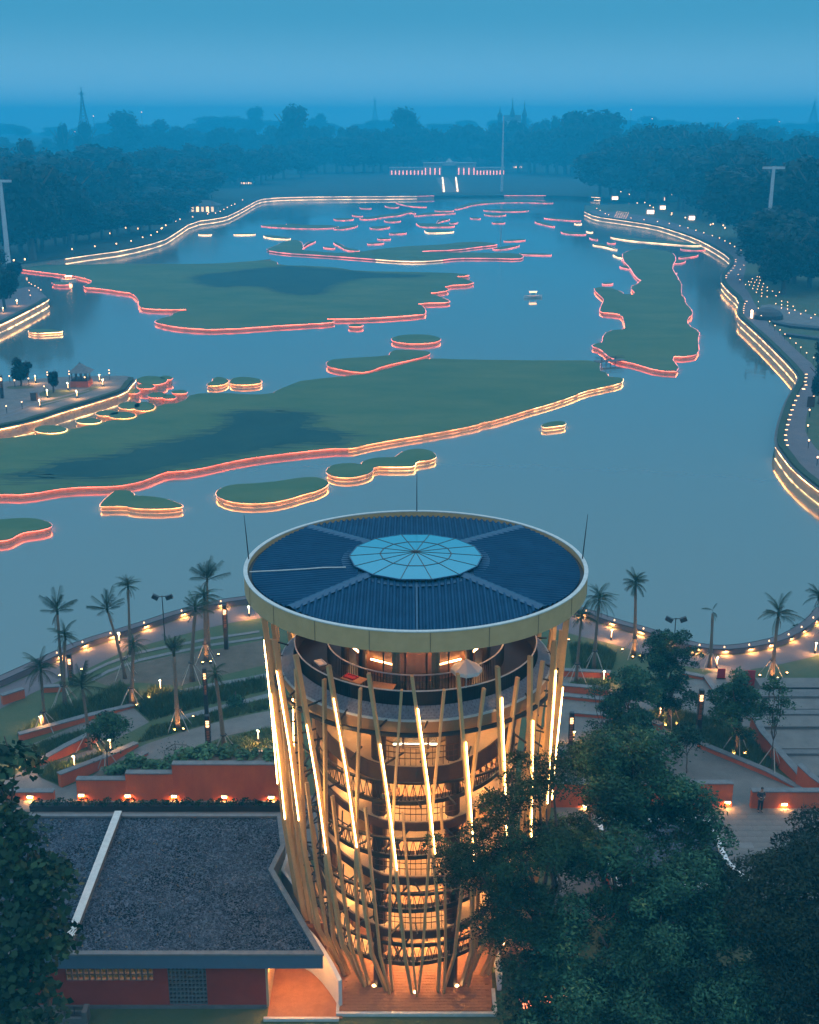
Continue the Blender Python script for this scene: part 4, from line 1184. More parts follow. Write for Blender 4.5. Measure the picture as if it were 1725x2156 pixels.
MB().box(0,0,0,.22,2.2,.9).build('wall_body', M['white'], sw); MB().box(-.03,-.03,.9,.25,2.23,.97).build('wall_cap', M['rim'], sw)
gx, gy = G(155, 2150)
tr = thing('concrete_trough', 'small grey concrete trough in front of the red house wall', 'trough', (gx, gy, 0))
MB().box(-.75,-.3,0,.75,.3,.12).box(-.75,-.3,.12,-.5,.3,.75).box(.5,-.3,.12,.75,.3,.75).box(-.5,.18,.12,.5,.3,.4).box(-.5,-.3,.12,.5,-.2,.4).build('trough_body', M['stone'], tr)
MB().tube([(.05,.1,.3),(.05,.1,.75),(.05,-.08,.75)], .025, 5).build('tap', M['dark'], tr)

# walk behind the roof and planters standing along it
walk = [G(-80,1660), G(-80,1716), G(60,1735), G(600,1735), G(620,1680), G(600,1688), G(160,1690), G(90,1676)]
wy0 = G(300, 1716)[1]; wy1 = G(300, 1686)[1]
tag(sheet('garden_walk', [(-30, wy0-4.5), (-3.5, wy0-4.5), (-3.5, wy1+.6), (-30, wy1+.6)], .008, M['pave']), kind='structure')

pl_me = [leaf_clump(140, .42, .45, .16, M['crown_l'], 30+i, 'plant') for i in range(4)]
bx_me = MB().box(-.44,-.2,0,.44,.2,.36).box(-.47,-.23,.36,.47,.23,.42).mesh('planter_box', M['dark'])
p0 = G(80, 1706); p1 = G(588, 1712)
for i in range(22):
    t = i/21; x, y = p0[0]+(p1[0]-p0[0])*t, wy0 + .55
    o = thing('planter', nth(i, 22) + ' of the black planter boxes behind the gravel roof', 'planter', (x, y, 0), rt.uniform(-.04,.04), 'planter boxes behind the gravel roof')
    put('box', bx_me, o); put('plant', pl_me[i % 4], o, loc=(0,0,.4), rot=(0,0,rt.uniform(0,6)), scale=(1,.55,rt.uniform(.6,1.2)))

# ------------------------------------------------------------------ garden sheets (left of the tower)
def gsheet(name, pts, z, m): return sheet(name, [G(u, v, z) for u, v in pts], z, m)
gsheet('garden_path', P_(K9,(170,545),(520,395),(790,318),(885,405),(700,503),(590,492),(520,440),(225,530)), .016, M['pave'])
gsheet('garden_path', P_(K9,(-300,860),(0,770),(130,692),(370,625),(560,560),(600,590),(380,680),(230,730),(372,795),(470,760),(465,872),(0,868),(-300,880)), .020, M['pave'])
gsheet('garden_path', chaikin(P_(K9,(470,790),(640,650),(820,552),(1000,490),(1200,428),(1400,378),(1600,335),(1720,330),(1720,420),(1400,470),(1250,520),(1080,585),(930,640),(720,760)),1), .024, M['pave'])
for i, q in enumerate([P_(K9,(1050,215),(1300,165),(1640,110),(1640,128),(1300,186),(1065,228)), P_(K9,(1060,368),(1250,320),(1600,232),(1600,258),(1260,345),(1075,392)),
      P_(K9,(1480,135),(1700,90),(1700,125),(1500,165)), P_(K9,(1270,640),(1450,585),(1700,545),(1700,575),(1470,612),(1330,650)),
      P_(K9,(540,150),(640,95),(820,30),(1000,-10),(1250,-60),(1560,-105),(1560,-92),(1250,-46),(1000,5),(820,46),(645,110),(548,163)),
      P_(K9,(490,118),(640,48),(820,-15),(1000,-52),(1250,-98),(1540,-140),(1540,-128),(1250,-84),(1000,-38),(820,0),(645,62),(500,130))]):
    gsheet('stone_edging', q, .030 + .004*i, M['cap'])
gsheet('flower_bed', P_(K9,(560,160),(800,60),(1060,0),(1300,-30),(1600,-90),(1600,60),(1300,130),(1060,190),(820,170),(640,190)), .006, M['soil'])
# tufts of grass and ground cover
def tufts(name, pts, n, hh, seed, m='grass', w=.06):
    o = put(name, blades([G(u, v) for u, v in pts], n, hh, M[m], seed, name, w)); return tag(o, kind='stuff')
tufts('grass', P_(K9,(100,490),(330,330),(560,260),(720,180),(830,240),(800,300),(520,370),(130,490)), 5000, .55, 1)
tufts('grass', P_(K9,(160,670),(240,540),(480,470),(560,500),(400,560)), 2500, .5, 2)
tufts('grass', P_(K9,(225,725),(300,660),(480,640),(600,590),(620,610),(380,735),(365,785)), 1800, .5, 3)
tufts('grass', P_(K9,(800,320),(900,200),(1060,230),(1300,200),(1570,140),(1580,220),(1300,290),(1060,350),(890,400)), 7000, .45, 4)
tufts('grass', P_(K9,(820,530),(900,430),(1080,400),(1400,310),(1600,270),(1590,330),(1400,370),(1000,480)), 4000, .3, 5)
tufts('grass', P_(K9,(1000,640),(1100,590),(1300,520),(1600,430),(1640,540),(1450,580),(1280,640)), 2500, .22, 6)

# ------------------------------------------------------------------ red garden walls
def garden_wall(pts, h, label, th=.3, capw=.42, name='garden_wall', px=True, z0=0.0, joints=0, hs_=None):
    """wall along base points, hs_ gives its height at each point"""
    w = [G(u, v) for u, v in pts] if px else pts
    cx_ = sum(p[0] for p in w)/len(w); cy_ = sum(p[1] for p in w)/len(w)
    ln = [(x-cx_, y-cy_) for x, y in w]; n = len(ln)
    t = thing(name, label, 'wall', (cx_, cy_, 0), group='red garden walls')
    H_ = hs_ or [h]*n
    def wall(b, off0, off1, za, zb):
        A, B = side(ln, off0), side(ln, off1); k = len(b.v)
        b.v += [(x,y,z) for (x,y),z in zip(A, za)]+[(x,y,z) for (x,y),z in zip(A, zb)]+[(x,y,z) for (x,y),z in zip(B, zb)]+[(x,y,z) for (x,y),z in zip(B, za)]
        for i in range(n-1):
            for c in range(4): d = (c+1) % 4; b.f.append((k+c*n+i, k+c*n+i+1, k+d*n+i+1, k+d*n+i))
        for e in (0, n-1): b.f.append(tuple(k+c*n+e for c in range(4)))
    b = MB(); wall(b, 0, -th, [0]*n, [q-.07 for q in H_]); b.build('wall_body', M['red'], t)
    b = MB(); wall(b, .06, -capw, [q-.07 for q in H_], H_); b.build('coping', M['cap'], t)
    return t
garden_wall(P_(K9,(120,520),(520,402),(800,318)), .5, 'red wall with grey coping along the upper garden path at the left', hs_=[.55,.45,.2])
garden_wall(P_(K9,(150,700),(400,605),(580,520)), .7, 'red wall climbing between two grass beds left of the flat topped tree', hs_=[.15,.75,.8])
garden_wall(P_(K9,(365,795),(640,668),(822,550)), .9, 'red wall with cut end in front of the grass bed with two bollards', hs_=[1.0,.75,.3])
garden_wall(P_(K9,(760,665),(880,602)), .25, 'low red kerb wall on the curved path behind the stepped red wall')
garden_wall(P_(K9,(-300,868),(0,868),(322,868)), .62, 'low red wall with one light left of the stepped red wall')
garden_wall(P_(K9,(20,305),(150,262)), .8, 'small red wall stub at the left edge below the lakeside path')
garden_wall(P_(K9,(262,232),(372,226),), .5, 'short red wall behind the dark leaning palm trunk at the left')
bw = garden_wall(P_(K9,(462,872),(755,872)), 1.55, 'lowest step of the big red stepped wall', name='stepped_wall')
bw2 = garden_wall([(G(*K9(755,873))[0], G(*K9(755,872))[1]), (G(*K9(1033,873))[0], G(*K9(755,872))[1])], 2.0, 'middle step of the big red stepped wall', px=False, name='stepped_wall')
yw = G(*K9(755,872))[1]
bw3 = garden_wall([(G(*K9(1033,873))[0], yw), (G(*K9(1690,873))[0], yw)], 2.65, 'tallest stretch of the big red stepped wall next to the tower', px=False, name='stepped_wall')
# raised bed behind the stepped wall with broad leaved plants
xa, xb, xc, xd = G(*K9(520,873))[0], G(*K9(760,873))[0], G(*K9(1033,873))[0], G(*K9(1690,873))[0]
bd = MB().box(xa+.4,yw+.45,-.1,xb,yw+2.2,1.2).box(xb,yw+.45,-.1,xc,yw+2.2,1.75).box(xc,yw+.45,-.1,xd,yw+2.0,2.4)
tag(bd.build('raised_bed', M['soil']), kind='structure')
bm_ = [leaf_clump(60, .5, .55, .34, M['bushl'], 60+i, 'bed_plant', up=.9) for i in range(3)]
for i in range(40):
    x = rt.uniform(xa+.9, xd-.3); z = 1.2 if x < xb else 1.75 if x < xc else 2.4
    t = thing('bed_plant', 'broad leaved green plant in the raised bed behind the stepped red wall', 'plant', (x, yw+.8+rt.uniform(0,1.1), z), 0, 'plants behind the stepped wall')
    put('leaves', bm_[i % 3], t, rot=(0,0,rt.uniform(0,6)), scale=(rt.uniform(.7,1.2),)*3)
# wall lights
wl_body = MB().box(-.2,-.05,0,.2,.05,.09).mesh('lamp_body', M['rim'])
wl_glow = MB().box(-.15,-.085,-.01,.15,-.052,.05).mesh('lamp_glow', M['lamp'])
wl_down = MB().add([(-.15,-.10,0),(.15,-.10,0),(.15,-.055,0),(-.15,-.055,0)],[(3,2,1,0)]).mesh('down_lamp', M['lamp_down'])
def wall_light(u, v, wu, wv, label):
    x, y = G(wu, wv); z = atY(u, v, y)[2]; x = atY(u, v, y)[0]
    t = thing('wall_light', label, 'wall light', (x, y-.06, z), 0, 'lights on the red walls')
    put('lamp_body', wl_body, t); put('lamp_glow', wl_glow, t); put('down_lamp', wl_down, t, loc=(0,0,-.02))
for (ux, uy), lab in zip(((485,835),(760,838),(1035,842),(1333,845),(1610,848)),
     ('leftmost light on the stepped red wall','second light from the left on the stepped red wall','middle light on the stepped red wall','second light from the tower on the stepped red wall','light on the stepped red wall nearest the tower')):
    wall_light(*K9(ux, uy), *K9(ux, 872), lab)
wall_light(*K9(180,845), *K9(180,868), 'light on the low red wall left of the stepped wall')

# ------------------------------------------------------------------ seat wall along the lakeside path
def seat_wall(line, label):
    t = thing('seat_wall', label, 'wall', (line[0][0], line[0][1], 0), group='lakeside seat walls')
    ln = [(x-line[0][0], y-line[0][1]) for x, y in line]
    b = MB(); A, B = side(ln, .02), side(ln, .85); n = len(ln)
    b.v = [(x,y,-.3) for x,y in A]+[(x,y,.5) for x,y in A]+[(x,y,.5) for x,y in B]+[(x,y,.02) for x,y in B]
    for i in range(n-1):
        for c in range(3): b.f.append((c*n+i, c*n+i+1, (c+1)*n+i+1, (c+1)*n+i))
    b.build('wall_body', M['promenade'], t)
    for o_ in (.03,.83):
        b = MB(); b.tube([(x,y,.5) for x,y in side(ln, o_)], .035, 4); b.build('edge_trim', M['dark'], t)
    return t
nw = chaikin(near_w, 1, False)
iL = sub(nw, (-150,1512), (880,1236)); iR = sub(nw, (880,1236), K8(1725,850))
seat_wall(iL, 'curved lakeside seat wall with lamps left of the tower'); seat_wall(iR, 'curved lakeside seat wall with lamps right of the tower')
# bollards with a slit of light, parapet lamps, uplights, lantern posts, floodlight masts
def bollard_proto():
    t = thing('bollard_light', '', 'bollard', (0,0,0), 0, 'bollard lights in the garden')
    MB().box(-.07,-.05,0,.07,.07,1.0).box(-.09,-.14,1.0,.09,.09,1.07).build('post', M['dark'], t)
    MB().box(-.035,-.075,.3,.035,-.052,.96).build('light_slit', M['slit'], t)
    MB().add([(-.075,-.135,.992),(.075,-.135,.992),(.075,-.06,.992),(-.075,-.06,.992)],[(3,2,1,0)]).build('down_lamp', M['lamp_pool'], t)
    MB().box(-.12,-.1,-.02,.12,.12,.03).build('base_plate', M['stone'], t)
    return t
BP = bollard_proto()
BOLL = [((525,1298),'bollard on the lakeside path just left of the tower roof'),((339,1456),'bollard in the grass left of the hanging crowned lit palm'),
  ((544.5,1563),'bollard on the lawn right beside the left tower poles'),((234,1583),'bollard under the flat topped young tree'),((158,1618),'bollard in the grass bed with the cut red wall'),
  ((58.5,1607),'bollard half hidden by the left foreground tree'),((88,1533),'bollard at the foot of the dark left palm'),((252,1355),'bollard beside the lakeside path behind the leaning palm'),
  ((1287,1348),'bollard on the lakeside path just right of the tower roof'),((1271,1437),'bollard at the end of the low red terrace wall right of the tower'),((1716,1376),'bollard on the lakeside path at the right edge'),
  ((1509,1407),'bollard between the stakes of the bare cut palm'),((1207,1566),'small bollard at the foot of the lantern post right of the tower'),((1390,1512),'bollard in the lit grass by the tall dense tree')]
for i, ((u, v), lab) in enumerate(BOLL):
    t = BP if i == 0 else copy_tree(BP)
    t.location = (*G(u, v), 0); t['label'] = lab
def lamp_proto():
    t = thing('seat_wall_lamp', '', 'lamp', (0,0,0), 0, 'lamps on the lakeside seat wall')
    MB().revolve([(.0,.12),(.04,.11),(.055,.06),(.055,0)], 10).build('dome', M['slit'], t)
    MB().add([(-.2,-.44,-.135),(.2,-.44,-.135),(.2,-.36,-.135),(-.2,-.36,-.135)],[(3,2,1,0)]).build('under_lamp', M['lamp_down'], t)
    MB().box(-.24,-.46,-.13,.24,-.1,-.1).build('bracket', M['dark'], t)
    return t
LPp = lamp_proto()
PL = P_(K7,(315,1160),(475,1078),(647,1013),(848,955),(1070,897),(1297,845)) + P_(K8,(345,890),(512,940),(695,995),(870,1052),(1025,1090),(1190,1113),(1337,1098),(1455,1070),(1563,1023),(1640,980),(1710,920))
PLn = ['farthest left lamp on the lakeside seat wall','second lamp from the left on the lakeside seat wall','lamp on the seat wall behind the leaning palm','lamp on the seat wall next to the tall slim palm','lamp on the seat wall right of the floodlight mast','last seat wall lamp before the tower on its left',
  'first seat wall lamp right of the tower roof','seat wall lamp above the bollard right of the tower','seat wall lamp right of the tall lit palm','seat wall lamp behind the tall dense tree','seat wall lamp left of the bare cut palm','seat wall lamp just right of the bare cut palm','seat wall lamp midway between the bare palm and the lit broad palm','seat wall lamp beside the lit broad palm trunk','seat wall lamp just right of the lit broad palm','second last seat wall lamp at the right','seat wall lamp at the right edge of the picture']
for i, ((u, v), lab) in enumerate(zip(PL, PLn)):
    t = LPp if i == 0 else copy_tree(LPp)
    x, y = G(u, v, .55); k = min(range(len(nw)), key=lambda q: math.dist(nw[q], (x, y)))
    k = min(max(k,1), len(nw)-2); d = Vector((nw[k+1][0]-nw[k-1][0], nw[k+1][1]-nw[k-1][1])).normalized()
    px_, py_ = nw[k][0] + d.y*.5, nw[k][1] - d.x*.5
    t.location = (x if abs(x-px_) < 1.5 else px_, 0, .5)
    # slide along the wall to the wanted column
    best = min(resample(side(nw, .5), .2), key=lambda q: (q[0]-x)**2 + .05*(q[1]-y)**2)
    t.location = (best[0], best[1], .5)
    t.rotation_euler = (0, 0, math.atan2(d.y, d.x)); t['label'] = lab
def uplight_proto():
    t = thing('ground_uplight', '', 'uplight', (0,0,0), 0, 'ground uplights')
    MB().revolve([(0,.07),(.075,.07)], 10).build('lens', M['lamp_up'], t)
    MB().revolve([(.08,.0),(.08,.16),(.10,.16),(.11,0)], 10).build('ring', M['dark'], t)
    return t
UP = uplight_proto()
ULs = [((460,1381),'uplight glowing on the bare soil by the tall lantern post'),((172,1412),'bright uplight at the inner kerb of the lakeside path at the left'),((314,1472),'small uplight in the grass right of the garden bollard'),
  ((407,1512),'uplight at the edge of the thin path beneath the lantern post'),((1311,1370),'uplight on the lawn edge left of the tall lit palm'),((1354,1384),'uplight right behind the tall lit palm'),
  ((1657,1420),'bright uplight right of the lit broad palm'),((1600,1425),'uplight left of the lit broad palm'),((1198,1350),'uplight right beside the right tower poles'),((126,1425),'uplight under the red triangle wall at the left')]
for i, ((u, v), lab) in enumerate(ULs):
    t = UP if i == 0 else copy_tree(UP)
    t.location = (*G(u, v), 0); t['label'] = lab
def lantern_post(base, vtop, label, lit=.45, w=.26):
    x, y = G(*base); h = atY(base[0], vtop, y)[2]
    t = thing('lantern_post', label, 'lantern post', (x, y, 0), 0, 'tall black lantern posts')
    z0 = h*(1-lit)-.3; z1 = h-.35
    MB().box(-w/2,-w/2,0,w/2,w/2,z0).build('post', M['dark'], t)
    MB().box(-w/2,-w/2,z1,w/2,w/2,h).build('cap', M['dark'], t)
    b = MB()
    for sx_ in (-1,1):
        for sy in (-1,1): b.box(sx_*w/2-.02,sy*w/2-.02,z0,sx_*w/2+.02,sy*w/2+.02,z1)
    zz = z0
    k = 0
    while zz < z1:
        for q in (0,1,2,3):
            a, c = [((-1,-1),(1,-1)),((1,-1),(1,1)),((1,1),(-1,1)),((-1,1),(-1,-1))][q]
            b.bar((a[0]*w/2,a[1]*w/2,zz),(c[0]*w/2,c[1]*w/2,zz+(.12 if (k+q) % 3 == 0 else 0)),.02,.025)
        zz += .13; k += 1
    o = b.build('fretwork', M['dark'], t)
    MB().box(-w/2+.05,-w/2+.05,z1-.5,w/2-.05,w/2-.05,z1-.02).build('glow_core', emat('lantern_core', (1.0,.48,.2), 3.2) if 'lantern_core' not in bpy.data.materials else bpy.data.materials['lantern_core'], t)
    MB().box(-w/2+.06,-w/2+.06,z0,w/2-.06,w/2-.06,z1-.5).build('inner_panel', mat('lantern_copper', (.5,.16,.08), None, rough=.5) if 'lantern_copper' not in bpy.data.materials else bpy.data.materials['lantern_copper'], t)
    return t
lantern_post((477,1366), 1273, 'black lantern post on the soil bed left of the tower roof', w=.32)
lantern_post((436,1512), 1407, 'black lantern post behind the nearer one at the thin path', w=.26)
lantern_post((441.6,1606), 1506, 'black lantern post rising behind the stepped red wall', w=.3)
lantern_post((151,1441), 1377, 'glowing lantern post between the left palms by the lake', w=.3, lit=.75)
lantern_post((1201.7,1571), 1500, 'black lantern post on the paving right of the tower poles', w=.3, lit=.7)
lantern_post((1471,1542), 1452, 'black lantern post on the bluish paving by the right terraces', w=.32, lit=.6)
lantern_post((5,838), 790, 'dark lantern post at the left edge of the pavilion bank', w=.45)
def flood(base, vtop, label):
    x, y = G(*base); h = atY(base[0], vtop, y)[2]
    t = thing('floodlight_mast', label, 'light mast', (x, y, 0), 0, 'floodlight masts')
    MB().tube([(0,0,0),(0,0,.5),(0,0,h)], [.07,.05,.035], 8).build('mast', M['dark'], t)
    MB().bar((-.45,0,h-.1),(.5,0,h-.05),.05).build('cross_arm', M['dark'], t)
    for x_, a in ((-.55,.5),(.6,-.35)):
        MB().obox((x_,-.05,h-.12), .55, .3, .34, Matrix.Rotation(a,3,'Y')).build('floodlight', M['dark'], t)
flood((347.6,1349), 1254, 'black twin floodlight mast by the lakeside path left of the tower'); flood((1418,1377), 1301, 'black twin floodlight mast behind the tall dense tree')
# ------------------------------------------------------------------ paving and walls right of the tower
gsheet('plaza', [(1130,1440)] + P_(KA,(200,40),(330,30),(560,150),(1000,60),(1130,0),(1320,0),(1330,370),(1640,740),(1900,740),(2000,1500),(150,1500),(150,800),(150,300)), .010, M['pave'])
plz = bpy.data.objects['plaza']
def slabs():
    """large paving slabs on the open plaza, a few of them darker"""
    m2 = mat('dark_paving_slab', (.17,.155,.145), (.21,.195,.18), 1.5, .85, .2, 20)
    w, d = .9, .6
    ms = [MB().box(-w/2+.005,-d/2+.005,0,w/2-.005,d/2-.005,.014).mesh('paving_slab', m) for m in (M['pave'], m2)]
    x0, y0 = G(*KA(1070,1120)); x1, _ = G(*KA(1725,1120)); _, y1 = G(*KA(1200,835)); c = 0
    y = y0; row = 0
    while y < y1 and c < 300:
        x = x0 - 2 + (w/2 if row % 2 else 0)
        while x < x1 + 1.5 and c < 300:
            put('paving_slab', ms[1 if rt.random() < .16 else 0], plz, loc=(x, y, .006+rt.uniform(0,.004))); c += 1; x += w
        y += d; row += 1
slabs()
gsheet('planting_bed', chaikin(P_(KA,(680,285),(760,235),(900,250),(1080,300),(1200,330),(1310,380),(1420,500),(1560,640),(1620,725),(1400,610),(1200,525),(1000,445),(850,375)),1), .030, M['lawn'])
tufts('grass', P_(KA,(680,285),(760,235),(900,250),(1080,300),(1310,380),(1500,600),(1400,600),(1200,515),(1000,435),(850,365)), 5500, .5, 9)
tufts('grass', P_(KA,(210,110),(300,70),(490,75),(480,120),(230,125)), 1200, .35, 10)
tufts('grass', P_(K8,(240,1070),(420,1080),(520,1120),(500,1220),(260,1210)), 2500, .6, 11)
gsheet('planting_bed', P_(K8,(215,1060),(520,1110),(510,1235),(220,1215)), .034, M['lawn'])
garden_wall(P_(KA,(200,48),(490,62)), .55, 'upper low red terrace wall right of the tower poles')
garden_wall(P_(KA,(190,140),(470,165)), .6, 'second low red terrace wall right of the tower poles')
garden_wall(P_(KA,(200,182),(445,206)), .3, 'third low red terrace kerb right of the tower poles')
garden_wall(P_(KA,(250,282),(505,303)), .3, 'lowest red terrace kerb behind the right lantern post')
garden_wall(P_(KA,(640,322),(780,380)), .6, 'short red wall at the foot of the tall dense tree bed')
garden_wall(P_(KA,(640,350),(870,478)), .35, 'narrow kerb wall along the grey ramp left of the flat young tree')
garden_wall(P_(KA,(1000,470),(1290,590),(1410,640),(1640,742)), .4, 'long thin red wall running diagonally along the planting bed', hs_=[.4,.4,.4,.12])
garden_wall(P_(KA,(1310,385),(1365,470),(1480,590),(1590,690)), 1.2, 'upper sloping red wall beside the amphitheatre steps', hs_=[1.5,1.3,1.1,.8])
garden_wall(P_(KA,(1585,700),(1660,735),(1800,790)), 1.4, 'lower wedge of sloping red wall beside the amphitheatre steps', hs_=[1.6,1.2,.7])
yr_ = G(*KA(1200,826))[1]
garden_wall([(G(*KA(x,826))[0], yr_) for x in (60, 600, 1205)], 1.75, 'straight red wall behind the big tree left of the person', px=False)
yr2 = G(*KA(1330,832))[1]
garden_wall([(G(*KA(x,832))[0], yr2) for x in (1318, 1600, 2100)], 1.25, 'straight red wall behind the standing person', px=False)
for (ux, uy), lab in (((1180,792),'light at the right end of the red wall left of the person'),((1517,802),'light on the red wall right of the person'),((925,830),'light on the red wall seen through the big tree top'),((335,825),'light on the red wall deep behind the big tree')):
    wall_light(*KA(ux, min(uy,815)), *KA(ux, 828), lab)
garden_wall(P_(KA,(1040,60),(1100,150),(1160,230)), .25, 'grey edged low kerb beside the bluish paving under the right trees')
garden_wall(P_(KA,(910,45),(1035,70)), .3, 'thin red kerb above the bluish paving by the lakeside lawn')
# amphitheatre: broad steps rising away from the plaza
am = thing('amphitheatre_steps', 'broad grey amphitheatre steps at the right edge above the sloping red wall', 'steps', (*G(*KA(1600,640)), 0))
ys = [G(*KA(1600, v))[1] for v in (650,610,520,475,355,270,240,170,115,62)]
def step(x0, x1, v0, v1, z, m, name='step'):
    ya, yb_ = G(1700, 1407.4+.3547*v0, z)[1], G(1700, 1407.4+.3547*v1, z)[1]
    ax, ay, _ = am.location
    MB().box(x0-ax, ya-ay, 0, x1-ax, yb_-ay, z).build(name, m, am)
    return ya
xs0 = [G(*KA(x, v))[0] for x, v in ((1580,640),(1500,560),(1470,500),(1390,400),(1350,330),(1320,250),(1310,200),(1310,130),(1325,80))]
xR = G(*KA(2300,500))[0]
tread = [((640,515),.12,0),((505,475),.30,1),((475,355),.34,0),((350,345),.5,1),((345,275),.55,0),((270,240),.68,1),((240,170),.72,0),((165,130),.9,1),((112,62),1.0,0)]
for (va, vb), z, dk in tread:
    xx = min(xs0, key=lambda q: 0) if False else G(*KA(1330 + max(0,(va-300))*.72, va))[0]
    step(xx, xR, va, vb-6, z, M['stone'] if dk else M['pave'])
b = MB()
for (va, vb), z, dk in tread[::2]:
    ya = G(1700, 1407.4+.3547*va, z)[1]; ax, ay, _ = am.location
    x0 = G(*KA(1330 + max(0,(va-300))*.72, va))[0]
    MB().box(x0-ax, ya-ay-.03, z-.09, xR-ax, ya-ay-.004, z-.03).build('step_dark_strip', M['dark'], am)  # dark strip below the front edge of every other step
def banner(base, vtop, label, w=.5):
    x, y = G(*base); h = atY(base[0], vtop, y)[2]
    t = thing('red_banner', label, 'banner', (x, y, 0), 0, 'red banner stands')
    MB().box(-w,-.05,.1,w,.05,h).build('panel', M['signred'], t)
    MB().box(-w-.06,-.08,0,w+.06,.08,.1).build('base', M['dark'], t)
banner(KA(1305,120), KA(0,12)[1], 'tall red banner stand at the left end of the amphitheatre steps', .42)
banner(KA(1142,62), KA(0,2)[1], 'small red banner stand half hidden behind the bushy tree', .3)
# twin gravel roof hidden behind the big tree
gx0, gy0 = G(*KA(1075,890), 3.4); gx1, gy1 = G(*KA(1190,1150), 3.4)
h2 = thing('gravel_roof_house', 'second gravel roofed house mostly hidden behind the big foreground tree', 'house', (gx1, gy1, 0))
pp = [(gx0-gx1,gy0-gy1),(0,0),(.8,-2.2),(-6.5,-2.2),(-6.5,gy0-gy1)]
pp = ccw(pp); MB().prism(offset(pp,-.2), 3.0, 3.3).build('gravel_bed', M['gravel'], h2, tri=True)
b = MB(); ring(b, offset(pp,.03), offset(pp,-.24), 3.25, 3.47); b.build('parapet_cap', M['white'], h2)
MB().prism(offset(pp,-.4), 0, 3.0).build('wall', M['redwall'], h2, tri=True)
b = MB(); ring(b, pp, offset(pp,-.2), 2.65, 3.25); b.build('fascia', bpy.data.materials['slate_blue_paint'], h2)

